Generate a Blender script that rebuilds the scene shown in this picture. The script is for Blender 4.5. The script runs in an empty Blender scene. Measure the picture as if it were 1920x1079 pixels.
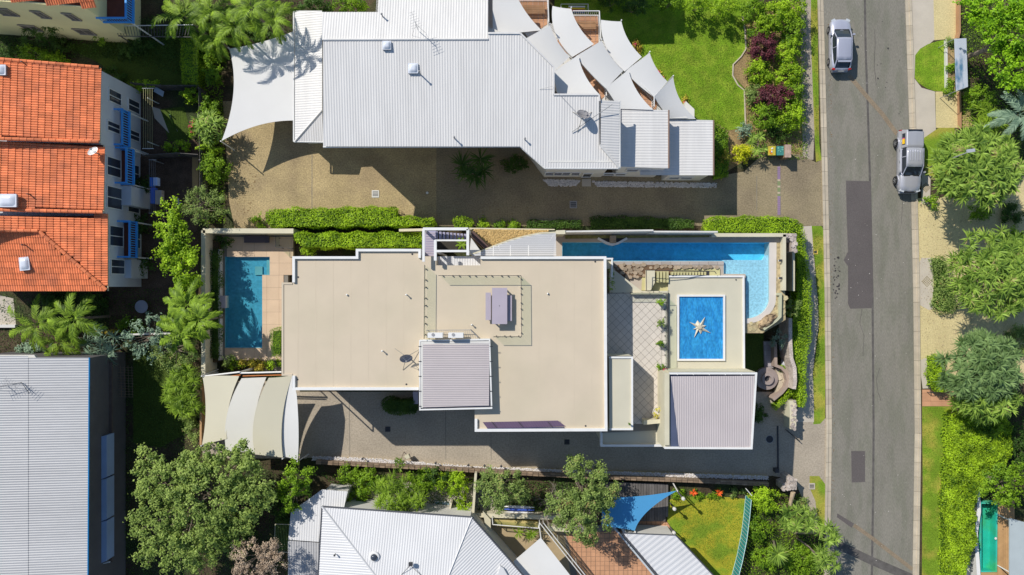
import bpy, math, random
import numpy as np
from mathutils import Vector, Matrix
R = math.radians
random.seed(7); RNG = np.random.default_rng(11)
S0, HC, CX, CY = 0.046, 62.0, 960.0, 539.5
scn = bpy.context.scene
col = scn.collection
# ---------------------------------------------------------------- camera, sky, sun, exposure
cd = bpy.data.cameras.new('camera'); cam = bpy.data.objects.new('camera', cd); col.objects.link(cam)
cam.location = (0, 0, HC); cam.rotation_euler = (0, 0, 0)
cd.sensor_width = 36; cd.lens = 36*HC/(1920*S0); cd.clip_start = 1; cd.clip_end = 900
scn.camera = cam
SUN = Vector((0.78, -0.73, -1.0)).normalized()
sel = math.asin(-SUN.z)
w = bpy.data.worlds.new('World'); scn.world = w; w.use_nodes = True
nt = w.node_tree; bg = nt.nodes['Background']
sky = nt.nodes.new('ShaderNodeTexSky'); sky.sky_type = 'NISHITA'; sky.sun_disc = False
sky.sun_elevation = sel; sky.sun_rotation = math.atan2(-SUN.x, -SUN.y)
sky.air_density = 1.2; sky.dust_density = 0.4; sky.ozone_density = 3.0
nt.links.new(sky.outputs[0], bg.inputs[0]); bg.inputs[1].default_value = 0.105
sd = bpy.data.lights.new('sun', 'SUN'); sd.energy = 4.5; sd.angle = R(0.5); sd.color = (1.0, 0.955, 0.87)
so = bpy.data.objects.new('sun', sd); col.objects.link(so)
so.rotation_euler = SUN.to_track_quat('-Z', 'Y').to_euler(); so.location = (-30, 30, 60)
scn.view_settings.view_transform = 'Standard'; scn.view_settings.look = 'None'
scn.view_settings.exposure = -0.05; scn.view_settings.gamma = 1.0; scn.view_settings.use_curve_mapping = False
scn.render.engine = 'CYCLES'; scn.cycles.max_bounces = 8; scn.cycles.transparent_max_bounces = 12

# ---------------------------------------------------------------- materials
MATS = {}
def mat(name, c, rough=.8, var=.1, scale=.8, fine=.0, fscale=25., metal=0., spec=.3, bump=0., bscale=30., ovar=0., stretch=None, c2=None, c2scale=1.5, c2lo=.45, c2hi=.6, emit=None):
    if name in MATS: return MATS[name]
    m = bpy.data.materials.new(name); m.use_nodes = True; t = m.node_tree; N = t.nodes; L = t.links
    b = N['Principled BSDF']; b.inputs['Roughness'].default_value = rough; b.inputs['Metallic'].default_value = metal
    b.inputs['Specular IOR Level'].default_value = spec
    geo = N.new('ShaderNodeNewGeometry'); pos = geo.outputs['Position']
    if stretch:
        mp = N.new('ShaderNodeMapping'); mp.inputs['Scale'].default_value = stretch; L.new(pos, mp.inputs['Vector']); pos = mp.outputs[0]
    def noise(s, det=3):
        n = N.new('ShaderNodeTexNoise'); n.inputs['Scale'].default_value = s; n.inputs['Detail'].default_value = det
        L.new(pos, n.inputs['Vector']); return n.outputs['Fac']
    def rng_(src, a, bb, lo=.3, hi=.7):
        r = N.new('ShaderNodeMapRange'); r.inputs[1].default_value = lo; r.inputs[2].default_value = hi
        r.inputs[3].default_value = a; r.inputs[4].default_value = bb; L.new(src, r.inputs[0]); return r.outputs[0]
    fac = rng_(noise(scale, 5), 1-var, 1+var)
    def mul(a, c_):
        x = N.new('ShaderNodeMath'); x.operation = 'MULTIPLY'; L.new(a, x.inputs[0]); L.new(c_, x.inputs[1]); return x.outputs[0]
    if fine: fac = mul(fac, rng_(noise(fscale, 2), 1-fine, 1+fine))
    if ovar:
        oi = N.new('ShaderNodeObjectInfo'); fac = mul(fac, rng_(oi.outputs['Random'], 1-ovar, 1+ovar, 0, 1))
    base = N.new('ShaderNodeRGB'); base.outputs[0].default_value = (*c, 1); cout = base.outputs[0]
    if c2:
        mx = N.new('ShaderNodeMix'); mx.data_type = 'RGBA'; mx.inputs[6].default_value = (*c, 1); mx.inputs[7].default_value = (*c2, 1)
        L.new(rng_(noise(c2scale, 6), 0, 1, c2lo, c2hi), mx.inputs[0]); cout = mx.outputs[2]
    vm = N.new('ShaderNodeVectorMath'); vm.operation = 'SCALE'; L.new(cout, vm.inputs[0]); L.new(fac, vm.inputs['Scale'])
    L.new(vm.outputs[0], b.inputs['Base Color'])
    if bump:
        bp = N.new('ShaderNodeBump'); bp.inputs['Strength'].default_value = bump; bp.inputs['Distance'].default_value = .03
        L.new(noise(bscale, 3), bp.inputs['Height']); L.new(bp.outputs[0], b.inputs['Normal'])
    m.diffuse_color = (*c, 1); MATS[name] = m; return m
LG = 1.65     # overall leaf reflectance
def leafmat(name, a, b2, trans=.35, dry=None):
    a = tuple(x*LG for x in a); b2 = tuple(x*LG for x in b2)
    m = bpy.data.materials.new(name); m.use_nodes = True; t = m.node_tree; N = t.nodes; L = t.links
    b = N['Principled BSDF']; b.inputs['Roughness'].default_value = .5; b.inputs['Specular IOR Level'].default_value = .22
    geo = N.new('ShaderNodeNewGeometry')
    no = N.new('ShaderNodeTexNoise'); no.inputs['Scale'].default_value = .9; no.inputs['Detail'].default_value = 2; L.new(geo.outputs['Position'], no.inputs['Vector'])
    ad = N.new('ShaderNodeMath'); ad.operation = 'MULTIPLY_ADD'; L.new(geo.outputs['Random Per Island'], ad.inputs[0]); ad.inputs[1].default_value = .6
    s2 = N.new('ShaderNodeMath'); s2.operation = 'MULTIPLY_ADD'; L.new(no.outputs['Fac'], s2.inputs[0]); s2.inputs[1].default_value = 1.7; s2.inputs[2].default_value = -.66
    L.new(s2.outputs[0], ad.inputs[2])
    cr = N.new('ShaderNodeValToRGB'); e = cr.color_ramp.elements
    e[0].position = .0; e[0].color = (*a, 1); e[1].position = .85; e[1].color = (*b2, 1)
    if dry: x = cr.color_ramp.elements.new(.97); x.color = (*dry, 1)
    L.new(ad.outputs[0], cr.inputs[0]); L.new(cr.outputs[0], b.inputs['Base Color'])
    tr = N.new('ShaderNodeBsdfTranslucent'); L.new(cr.outputs[0], tr.inputs[0])
    mx = N.new('ShaderNodeMixShader'); mx.inputs[0].default_value = trans
    L.new(b.outputs[0], mx.inputs[1]); L.new(tr.outputs[0], mx.inputs[2]); L.new(mx.outputs[0], N['Material Output'].inputs[0])
    MATS[name] = m; return m
def glassmat(name, tint, rough=.02, bump=0., bscale=3., ior=1.4):
    m = bpy.data.materials.new(name); m.use_nodes = True; t = m.node_tree; N = t.nodes; L = t.links
    N.remove(N['Principled BSDF'])
    tr = N.new('ShaderNodeBsdfTransparent'); tr.inputs[0].default_value = (*tint, 1)
    gl = N.new('ShaderNodeBsdfGlossy'); gl.inputs['Roughness'].default_value = rough
    fr = N.new('ShaderNodeLayerWeight'); fr.inputs[0].default_value = .5
    pw = N.new('ShaderNodeMath'); pw.operation = 'POWER'; pw.inputs[1].default_value = 4.; L.new(fr.outputs['Facing'], pw.inputs[0])
    ml = N.new('ShaderNodeMath'); ml.operation = 'MULTIPLY_ADD'; ml.inputs[1].default_value = .7; ml.inputs[2].default_value = (ior-1)**2/(ior+1)**2; L.new(pw.outputs[0], ml.inputs[0])
    mx = N.new('ShaderNodeMixShader'); L.new(ml.outputs[0], mx.inputs[0]); L.new(tr.outputs[0], mx.inputs[1]); L.new(gl.outputs[0], mx.inputs[2])
    L.new(mx.outputs[0], N['Material Output'].inputs[0])
    if bump:
        n = N.new('ShaderNodeTexNoise'); n.inputs['Scale'].default_value = bscale; geo = N.new('ShaderNodeNewGeometry'); L.new(geo.outputs['Position'], n.inputs['Vector'])
        bp = N.new('ShaderNodeBump'); bp.inputs['Strength'].default_value = bump; bp.inputs['Distance'].default_value = .05
        L.new(n.outputs['Fac'], bp.inputs['Height']); L.new(bp.outputs[0], gl.inputs['Normal']); L.new(bp.outputs[0], fr.inputs['Normal'])
    MATS[name] = m; return m

white = mat('white_paint', (.76,.75,.73), .6, .04, 1.5, fine=.02)
offwhite = mat('offwhite_wall', (.66,.64,.6), .8, .08, .7, fine=.03)
cream = mat('cream_wall', (.62,.57,.42), .85, .08, .7, fine=.03)
yellowwall = mat('yellow_render', (.84,.75,.40), .85, .06, .5)
beige_roof = mat('beige_membrane', (.61,.512,.385), .75, .035, .5, fine=.015, c2=(.565,.485,.355), c2scale=.22, c2lo=.42, c2hi=.72)
pale_roof = mat('pale_membrane', (.58,.54,.42), .75, .04, .5, fine=.02)
metal_white = mat('white_steel_sheet', (.675,.655,.635), .45, .045, 1.0, fine=.03, fscale=3, spec=.4, stretch=(1.3,.1,1))
metal_cool = mat('cool_white_steel_sheet', (.65,.645,.65), .45, .04, .35, fine=.02, spec=.4)
metal_grey = mat('grey_steel_sheet', (.46,.455,.46), .45, .07, .25, fine=.05, fscale=6, stretch=(.15,1.6,1), spec=.4)
metal_lilac = mat('lilac_steel_sheet', (.50,.45,.45), .45, .04, .4, spec=.4)
tile_o = mat('orange_clay_tile', (.82,.235,.095), .75, .12, 1.2, fine=.12, fscale=9, ovar=.15, c2=(.62,.19,.09), c2scale=.7, c2lo=.5, c2hi=.7)
tile_under = mat('dark_clay_underlay', (.10,.022,.012), .9)
terracotta = mat('terracotta_paver', (.56,.30,.17), .8, .08, 1.5, fine=.06, ovar=.08)
pinkpave = mat('pink_beige_paver', (.62,.46,.32), .8, .05, 1., fine=.04, ovar=.04)
stonetile = mat('cream_stone_tile', (.62,.56,.49), .7, .05, 1., fine=.03, ovar=.04)
grout = mat('dark_grout', (.22,.20,.17), .9)
asphalt = mat('worn_asphalt', (.228,.212,.178), .9, .08, .35, fine=.16, fscale=14, bump=.3, c2=(.195,.188,.15), c2scale=.9, stretch=(1.4,.35,1))
asph_dark = mat('asphalt_patch', (.118,.103,.1), .9, .07, .5, fine=.12, fscale=14)
asph_seam = mat('asphalt_seam', (.115,.105,.098), .9, .2, 2., fine=.1)
asph_orange = mat('asphalt_trench_scar', (.25,.195,.135), .9, .12, 1.5, fine=.15, fscale=10)
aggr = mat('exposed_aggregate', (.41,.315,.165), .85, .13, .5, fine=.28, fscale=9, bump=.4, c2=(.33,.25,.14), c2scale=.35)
aggr_e = mat('exposed_aggregate_east_shade', (.29,.235,.145), .85, .13, .5, fine=.22, fscale=9, bump=.4, c2=(.25,.20,.13), c2scale=.35)  # greyer eastern aggregate, with deeper house shade put into its colour
aggr_grey = mat('grey_aggregate', (.40,.34,.265), .85, .1, .4, fine=.17, fscale=8, bump=.4)
aggr_yel = mat('yellow_aggregate', (.60,.50,.26), .85, .08, .5, fine=.14, fscale=9)
concrete = mat('pale_concrete', (.53,.47,.39), .85, .06, .8, fine=.05)
kerbm = mat('kerb_concrete', (.50,.43,.33), .85, .1, 1.5, fine=.08, ovar=.1)
soil = mat('soil_and_leaf_litter', (.072,.052,.03), .95, .35, .7, fine=.45, fscale=9, c2=(.04,.055,.018), c2scale=.3)
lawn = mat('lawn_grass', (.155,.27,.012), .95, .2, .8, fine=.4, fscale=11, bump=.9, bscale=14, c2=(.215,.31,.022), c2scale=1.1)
lawn_dk = mat('shade_toned_lawn_grass', (.06,.095,.012), .95, .18, .6, fine=.35, fscale=10, bump=.9, bscale=14)  # shade of the buildings put into the grass colour
lawn_y = mat('dry_lawn_grass', (.36,.33,.025), .95, .12, .5, fine=.25, fscale=11, bump=.7, bscale=14, c2=(.19,.28,.02), c2scale=.6)
lawn_v = mat('verge_grass', (.165,.27,.018), .95, .15, .6, fine=.25, fscale=11, bump=.7, bscale=14, c2=(.34,.32,.05), c2scale=.45)
dark_metal = mat('dark_metal', (.05,.05,.055), .5)
grey_metal = mat('grey_metal', (.3,.3,.31), .5)
blue_paint = mat('blue_paint', (.07,.34,.80), .55, .08)
blue_gutter = mat('blue_gutter_paint', (.015,.22,.50), .5)
redwood = mat('red_brown_decking', (.16,.05,.035), .8, .15, 2, ovar=.1)
timber = mat('brown_timber', (.33,.19,.10), .8, .2, 2, ovar=.15)
greytimber = mat('weathered_grey_timber', (.13,.12,.115), .85, .2, 2, ovar=.2)
sailw = mat('white_shade_cloth', (.73,.715,.69), .8, .02, .5)
sailb = mat('beige_shade_cloth', (.62,.575,.44), .8, .02, .5)
sailblue = mat('blue_shade_cloth', (.08,.33,.62), .8, .04, .5)
winglass = mat('dark_window_glass', (.045,.055,.075), .08, 0, spec=.6)
carglass = mat('car_glass', (.025,.032,.045), .05, 0, spec=.8)
acryl = mat('acrylic_dome', (.66,.69,.76), .25, .05, spec=.5)
brickm = mat('old_brick', (.30,.19,.115), .9, .15, 1., fine=.35, fscale=7)
stonem = mat('fieldstone', (.36,.28,.20), .9, .2, 1.2, fine=.2, ovar=.25)
granite = mat('pale_stone', (.48,.41,.36), .9, .2, 1.5, fine=.3, fscale=10, ovar=.15)
pebw = mat('white_pebble', (.66,.62,.60), .8, .25, 9.)
pebg = mat('gold_pebble', (.52,.36,.15), .8, .35, 8.)
bark = mat('grey_bark', (.24,.19,.145), .9, .2, 3.)
tealm = mat('teal_fence_paint', (.025,.23,.24), .6)
poolblue = mat('pool_plaster_blue', (.14,.62,.86), .7, .1, 2., fine=.12, fscale=5)
poolteal = mat('pool_tile_teal', (.135,.40,.52), .7, .1, 2., fine=.12, fscale=5)
poolpale = mat('pool_plaster_pale', (.55,.74,.82), .7, .06, 3, fine=.16, fscale=6)
poolgreen = mat('pool_plaster_green', (.04,.50,.42), .7, .12, 1., c2=(.08,.45,.25), c2scale=.6)
water = glassmat('pool_water', (.72,.88,.93), .04, .2, 4.5, 1.33)
glass = glassmat('clear_balustrade_glass', (.95,.985,.945), .02, ior=1.25)
roofblue = mat('blue_skylight_water', (.022,.22,.52), .35, .08, .8, fine=.25, fscale=4.5, stretch=(2.2,.8,1), c2=(.035,.30,.62), c2scale=1.3, spec=.5)
L_mid = leafmat('leaf_mid', (.035,.09,.006), (.20,.32,.018))
L_lime = leafmat('leaf_lime', (.065,.14,.006), (.32,.46,.022))
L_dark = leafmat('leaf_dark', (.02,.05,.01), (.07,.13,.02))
L_olive = leafmat('leaf_olive', (.06,.10,.02), (.25,.33,.09), dry=(.42,.32,.13))
L_red = leafmat('leaf_maroon', (.035,.012,.015), (.13,.035,.045), .2)
L_yel = leafmat('leaf_yellow', (.25,.28,.01), (.55,.55,.02))
L_dry = leafmat('leaf_dry', (.16,.115,.08), (.46,.36,.26), .25, dry=(.25,.28,.08))
L_pand = leafmat('leaf_screw_pine', (.035,.08,.01), (.26,.37,.06), .25, dry=(.45,.36,.16))
L_palm = leafmat('leaf_palm', (.03,.07,.006), (.23,.34,.03), .35)
L_grey = leafmat('leaf_grey_green', (.07,.12,.08), (.22,.30,.20), .2)
L_bronze = leafmat('leaf_bronze', (.18,.10,.02), (.45,.42,.05), .3)
flowerm = mat('orange_flower', (.8,.12,.02), .6); flowerp = mat('pink_flower', (.7,.05,.15), .6)

# ---------------------------------------------------------------- helpers
def P(px, py, z=0.):
    k = S0*(HC-z)/HC
    return Vector(((px-CX)*k, -(py-CY)*k, z))
def tag(o, label=None, cat=None, group=None, kind=None):
    if label: o['label'] = label
    if cat: o['category'] = cat
    if group: o['group'] = group
    if kind: o['kind'] = kind
    return o
def thing(name, label, cat, loc=(0,0,0), group=None):
    o = bpy.data.objects.new(name, None); o.empty_display_size = .3; col.objects.link(o)
    o.location = loc; return tag(o, label, cat, group)
def rootloc(p):
    v = Vector((0,0,0))
    while p is not None: v += Vector(p.location); p = p.parent
    return v
class MB:
    def __init__(s): s.v = []; s.f = []; s.sm = False
    def add(s, vs, fs):
        n = len(s.v); s.v += [tuple(x) for x in vs]; s.f += [tuple(i+n for i in f) for f in fs]; return s
    def poly(s, pts): return s.add(pts, [tuple(range(len(pts)))])
    def prism(s, pts, z0, z1):          # pts: world xy polygon
        n = len(pts); a = sum(pts[i][0]*pts[(i+1)%n][1]-pts[(i+1)%n][0]*pts[i][1] for i in range(n))
        if a < 0: pts = pts[::-1]
        vs = [(p[0],p[1],z0) for p in pts]+[(p[0],p[1],z1) for p in pts]
        return s.add(vs, [tuple(range(n))[::-1], tuple(range(n,2*n))]+[(i,(i+1)%n,n+(i+1)%n,n+i) for i in range(n)])
    def box(s, c, d, rz=0., tilt=None):
        M = Matrix.Rotation(rz,3,'Z')
        if tilt: M = M @ Matrix.Rotation(tilt[0],3,tilt[1])
        vs = [Vector(c)+M@Vector((x*d[0]/2,y*d[1]/2,z*d[2]/2)) for z in (-1,1) for x,y in ((-1,-1),(1,-1),(1,1),(-1,1))]
        return s.add(vs, [(3,2,1,0),(4,5,6,7),(0,1,5,4),(1,2,6,5),(2,3,7,6),(3,0,4,7)])
    def tube(s, p0, p1, r0, r1=None, n=6):
        r1 = r0 if r1 is None else r1; p0 = Vector(p0); p1 = Vector(p1); d = (p1-p0)
        if d.length < 1e-6: return s
        d.normalize(); a = d.orthogonal().normalized(); b = d.cross(a)
        vs = [p0+(a*math.cos(t)+b*math.sin(t))*r0 for t in [2*math.pi*i/n for i in range(n)]]+[p1+(a*math.cos(t)+b*math.sin(t))*r1 for t in [2*math.pi*i/n for i in range(n)]]
        return s.add(vs, [tuple(range(n))[::-1], tuple(range(n,2*n))]+[(i,(i+1)%n,n+(i+1)%n,n+i) for i in range(n)])
    def lathe(s, c, prof, n=16):        # prof: (r,z)
        vs = []; c = Vector(c)
        for r,z in prof: vs += [c+Vector((r*math.cos(2*math.pi*i/n), r*math.sin(2*math.pi*i/n), z)) for i in range(n)]
        fs = [(j*n+i, j*n+(i+1)%n, (j+1)*n+(i+1)%n, (j+1)*n+i) for j in range(len(prof)-1) for i in range(n)]
        fs += [tuple(range(n))[::-1], tuple(range((len(prof)-1)*n, len(prof)*n))]
        return s.add(vs, fs)
    def build(s, name, m, parent=None, label=None, cat=None, group=None, kind=None, smooth=False):
        me = bpy.data.meshes.new(name); off = rootloc(parent)
        me.from_pydata([(v[0]-off.x, v[1]-off.y, v[2]-off.z) for v in s.v], [], s.f)
        me.materials.append(m)
        if smooth: me.polygons.foreach_set('use_smooth', [True]*len(me.polygons))
        o = bpy.data.objects.new(name, me); col.objects.link(o); o.parent = parent
        return tag(o, label, cat, group, kind)
def npmesh(name, V, F4, m, parent=None, kind=None):     # quads
    me = bpy.data.meshes.new(name); off = rootloc(parent)
    V = np.asarray(V, dtype=np.float32)-np.array(off, dtype=np.float32); n = len(F4)
    me.vertices.add(len(V)); me.vertices.foreach_set('co', V.ravel())
    me.loops.add(n*4); me.polygons.add(n); me.polygons.foreach_set('loop_start', np.arange(0,n*4,4,dtype=np.int32))
    me.loops.foreach_set('vertex_index', np.asarray(F4,dtype=np.int32).ravel()); me.update(calc_edges=True)
    me.materials.append(m); o = bpy.data.objects.new(name, me); col.objects.link(o); o.parent = parent
    if kind: o['kind'] = kind
    return o
def inst(src, name, parent, M):
    o = bpy.data.objects.new(name, src if isinstance(src, bpy.types.Mesh) else src.data); col.objects.link(o); o.parent = parent
    T = Matrix.Translation(-rootloc(parent)) @ M; o.matrix_basis = T
    return o
def copy_tree(o, parent=None):
    c = o.copy(); col.objects.link(c); c.parent = parent
    for ch in o.children: copy_tree(ch, c)
    return c
def W(pts, z=0.): return [P(x,y,z) for x,y in pts]
def slab(name, pts, z1, z0, m, parent=None, **k): return MB().prism(W(pts,z1), z0, z1).build(name, m, parent, **k)
def flat(name, pts, z, m, parent=None, kind='structure', label=None):
    w_ = W(pts, z); n = len(w_)
    if sum(w_[i].x*w_[(i+1)%n].y-w_[(i+1)%n].x*w_[i].y for i in range(n)) < 0: w_ = w_[::-1]
    o = MB().poly(w_).build(name, m, parent, kind=kind if parent is None else None, label=label); return o
def offs(pts, d, closed=False):         # left offset of world xy polyline
    n = len(pts); out = []
    for i in range(n):
        p = Vector(pts[i][:2])
        a = Vector(pts[(i-1)%n][:2]) if (closed or i>0) else None; b = Vector(pts[(i+1)%n][:2]) if (closed or i<n-1) else None
        if a is None: t = (b-p).normalized(); nn = Vector((-t.y,t.x)); out.append(p+nn*d); continue
        if b is None: t = (p-a).normalized(); nn = Vector((-t.y,t.x)); out.append(p+nn*d); continue
        t1 = (p-a).normalized(); t2 = (b-p).normalized(); n1 = Vector((-t1.y,t1.x)); n2 = Vector((-t2.y,t2.x))
        mm = (n1+n2); mm = mm.normalized() if mm.length>1e-3 else n1
        out.append(p+mm*d/max(.35, mm.dot(n1)))
    return out
def strip(mb, pts, d0, d1, z0, z1, closed=False):   # band between two offsets
    a = offs(pts,d0,closed); b = offs(pts,d1,closed); n = len(pts)
    for i in range(n if closed else n-1):
        j = (i+1)%n; q = [a[i],a[j],b[j],b[i]]; mb.prism(q, z0, z1)
    return mb
def wallp(name, pts, z1, z0, wd, m, parent=None, closed=False, **k):  # px polyline at top height
    return strip(MB(), W(pts,z1), -wd/2, wd/2, z0, z1, closed).build(name, m, parent, **k)
def inpoly(x, y, poly):
    c = False; n = len(poly)
    for i in range(n):
        x1,y1 = poly[i][0],poly[i][1]; x2,y2 = poly[(i+1)%n][0],poly[(i+1)%n][1]
        if (y1>y) != (y2>y) and x < (x2-x1)*(y-y1)/(y2-y1)+x1: c = not c
    return c
def clip(poly, nx, ny, d):              # keep nx*x+ny*y <= d
    out = []; n = len(poly)
    for i in range(n):
        a = poly[i]; b = poly[(i+1)%n]; fa = nx*a[0]+ny*a[1]-d; fb = nx*b[0]+ny*b[1]-d
        if fa <= 0: out.append(a)
        if (fa < 0 < fb) or (fb < 0 < fa):
            t = fa/(fa-fb); out.append((a[0]+(b[0]-a[0])*t, a[1]+(b[1]-a[1])*t))
    return out
def planez(pts3):                       # z = ax+by+c through three points
    A = np.array([[p[0],p[1],1] for p in pts3]); c = np.linalg.lstsq(A, np.array([p[2] for p in pts3]), rcond=None)[0]
    return lambda x,y: c[0]*x+c[1]*y+c[2]
def ribbed(name, polys, ang, m, parent, pitch=.2, h=.015, zf=None, flatfrac=.5):
    # corrugated sheet(s): polys are lists of world 3-D points; ribs run along direction ang (radians)
    mb = MB(); ux,uy = -math.sin(ang), math.cos(ang)
    for pl in polys:
        z = zf or planez(pl); pts = [(p[0],p[1]) for p in pl]
        us = [x*ux+y*uy for x,y in pts]; u0 = math.floor(min(us)/pitch)*pitch; brk = []
        u = u0
        while u < max(us): brk += [(u,0),(u+pitch*.22,h),(u+pitch*.5,h),(u+pitch*.72,0)]; u += pitch
        brk.append((u,0))
        for (a,ha),(b,hb) in zip(brk, brk[1:]):
            q = clip(clip(pts, ux,uy,b), -ux,-uy,-a)
            if len(q) < 3: continue
            vs = [(x,y,z(x,y)+ha+(hb-ha)*((x*ux+y*uy-a)/(b-a))) for x,y in q]
            ar = sum(vs[i][0]*vs[(i+1)%len(vs)][1]-vs[(i+1)%len(vs)][0]*vs[i][1] for i in range(len(vs)))
            if abs(ar) < 1e-5: continue
            mb.poly(vs if ar>0 else vs[::-1])
    return mb.build(name, m, parent)
def sail(name, pts, m, label, group=None, sag=.12, n=12, post=True, th=.02, cat='shade sail', curve=None):
    # pts: 4 (px,py,z) corners; edges curve inwards; doubly curved cloth with a hem
    t = thing(name, label, cat, (0,0,0), group); c = [P(*p) for p in pts]
    t.location = sum(c, Vector())/4; ctr = sum(c, Vector())/4
    cv = curve or [sag]*4
    def edge(a, b, s, k):
        p = a.lerp(b, s); mid = (a+b)/2; d = (ctr-mid); L_ = (b-a).length
        return p + Vector((d.x,d.y,0)).normalized()*L_*k*4*s*(1-s)
    V = []
    for i in range(n+1):
        u = i/n
        for j in range(n+1):
            v = j/n
            top = edge(c[0],c[1],u,cv[0]); bot = edge(c[3],c[2],u,cv[2]); lf = edge(c[0],c[3],v,cv[3]); rt = edge(c[1],c[2],v,cv[1])
            p = top*(1-v)+bot*v + lf*(1-u)+rt*u - (c[0]*(1-u)*(1-v)+c[1]*u*(1-v)+c[2]*u*v+c[3]*(1-u)*v)
            V.append(p)
    m1 = n+1; mb = MB()
    F = [(i*m1+j, i*m1+j+1, (i+1)*m1+j+1, (i+1)*m1+j) for i in range(n) for j in range(n)]
    mb.add(V, F); mb.add([v-Vector((0,0,th)) for v in V], [f[::-1] for f in F])
    mb.build('shade_cloth', m, t, smooth=True)
    hb = MB()
    for rg in ([i*m1 for i in range(m1)], [i*m1+n for i in range(m1)], list(range(m1)), [n*m1+j for j in range(m1)]):
        for a,b in zip(rg, rg[1:]): hb.tube(V[a]-Vector((0,0,.01)), V[b]-Vector((0,0,.01)), .018, n=4)
    hb.build('hem_cable', m, t)
    if post:
        for q in (post if isinstance(post,(list,tuple)) else (1,2)):
            p = c[q]; o_ = (p-ctr); o_.z = 0; o_.normalize(); MB().tube(p+o_*.25-Vector((0,0,p.z)), p+o_*.08+Vector((0,0,.15)), .06, .05, 8).build('post', white, t)
    return t
# ---- foliage
def q_leaves(C, Nn, L, Wd):
    n = len(C); r = RNG.normal(size=(n,3)); Nn = Nn/np.linalg.norm(Nn,axis=1,keepdims=True)
    T = np.cross(Nn, r); T /= np.linalg.norm(T,axis=1,keepdims=True)+1e-9; B = np.cross(Nn, T)
    l = L*RNG.uniform(.65,1.25,(n,1)); w_ = Wd*RNG.uniform(.7,1.2,(n,1))
    V = np.stack([C-T*l*.5, C+B*w_*.5+Nn*w_*.18-T*l*.05, C+T*l*.5-Nn*l*.12, C-B*w_*.5+Nn*w_*.18-T*l*.05], 1).reshape(-1,3)
    return V, np.arange(n*4).reshape(-1,4)
def q_blades(C, D, L, Wd, droop=.25):
    n = len(C); D = D/np.linalg.norm(D,axis=1,keepdims=True); L = np.broadcast_to(np.asarray(L).reshape(-1,1),(n,1))
    up = np.array([0,0,1.]); Sd = np.cross(D, up); Sd /= np.linalg.norm(Sd,axis=1,keepdims=True)+1e-9
    p1 = C+D*L*.5; p2 = C+D*L-up*L*droop
    V = np.stack([C-Sd*Wd*.35, C+Sd*Wd*.35, p1+Sd*Wd*.5, p1-Sd*Wd*.5, p2+Sd*Wd*.06, p2-Sd*Wd*.06], 1).reshape(-1,3)
    b = np.arange(n)[:,None]*6; F = np.concatenate([b+np.array([[0,1,2,3]]), b+np.array([[3,2,4,5]])],0)
    return V, F
def cat_(parts):
    V = []; F = []; o = 0
    for v,f in parts: V.append(v); F.append(f+o); o += len(v)
    return np.concatenate(V), np.concatenate(F)
def crown_leaves(c, rx, ry, rz, nc, nl, cr, L=.16, Wd=.1, low=-.35):
    d = RNG.normal(size=(nc,3)); d[:,2] = np.abs(d[:,2])*1.0 + low*RNG.uniform(0,1,nc); d /= np.linalg.norm(d,axis=1,keepdims=True)
    f = RNG.uniform(.22,1.05,(nc,1))**.55; cc = np.array(c)+d*f*np.array([rx,ry,rz])
    C = np.repeat(cc, nl, 0); o = RNG.normal(size=C.shape); st = np.repeat(RNG.uniform(.35,1.15,(nc,3))*cr*.5, nl, 0); st[:,2] *= .75
    ax = np.repeat(d*np.array([1,1,.3]), nl, 0); pts = C+o*st+ax*RNG.uniform(-.5,.9,(len(C),1))*cr
    Nn = o*.3+d.repeat(nl,0)*.35+np.array([0,0,.8])+RNG.normal(size=C.shape)*.4
    return q_leaves(pts, Nn, L, Wd), cc
def limbs(mb, base, targets, r):
    base = Vector(base); top = base.copy(); n = len(targets)
    ctr = sum((Vector(t) for t in targets), Vector())/n; fork = base.lerp(ctr, .45); mb.tube(base, fork, r, r*.75, 8)
    k = max(2, n//7); ts = [Vector(t) for t in targets]; random.shuffle(ts)
    groups = [x for x in (ts[i::k] for i in range(k)) if x]
    for g in groups:
        gc = sum(g, Vector())/len(g); m_ = fork.lerp(gc, .6)+Vector((random.uniform(-.2,.2),random.uniform(-.2,.2),0)); mb.tube(fork, m_, r*.6, r*.35, 6)
        for t in g:
            q = m_.lerp(t, .5)+Vector((0,0,random.uniform(-.1,.15))); mb.tube(m_, q, r*.3, r*.18, 5); mb.tube(q, t, r*.18, r*.06, 4)
def tree(name, px, py, rpx, z, label, m, cat='tree', ry=None, rz=None, dens=1., L=.17, Wd=.11, cr=.45, group=None, blobs=None, barkm=None, tr=.16, base=None, nclump=None):
    # px,py,rpx: middle and radius of the crown as seen; z: height of the crown's middle
    k = S0*(HC-z)/HC; c = P(px,py,z); rx = rpx*k; ryy = (ry or rpx)*k; rz = rz or min(rx,ryy)*.75
    b = Vector((c.x,c.y,0)) if base is None else P(*base,0)
    t = thing(name, label, cat, b, group)
    bl = blobs or [(0,0,0,1.)]; LV = []; tg = []
    for bx,by,bz,s in bl:
        area = rx*ryy*s*s; nc = nclump or int(max(8, 4.2*area/(cr*cr)*.36*dens)); 
        (vf, cc) = crown_leaves((c.x+bx*k, c.y-by*k, z+bz), rx*s, ryy*s, rz*s, nc, int(max(14, 95*(cr/.45)**2*(.17/L)**1.6)), cr, L, Wd)
        LV.append(vf); tg += [tuple(q) for q in cc[::max(1,len(cc)//14)]]
    V,F = cat_(LV); V[:,2] = np.maximum(V[:,2], .03)
    npmesh('crown', V, F, m, t)
    mb = MB(); limbs(mb, b, tg, tr); mb.build('trunk', barkm or bark, t)
    return t
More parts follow.
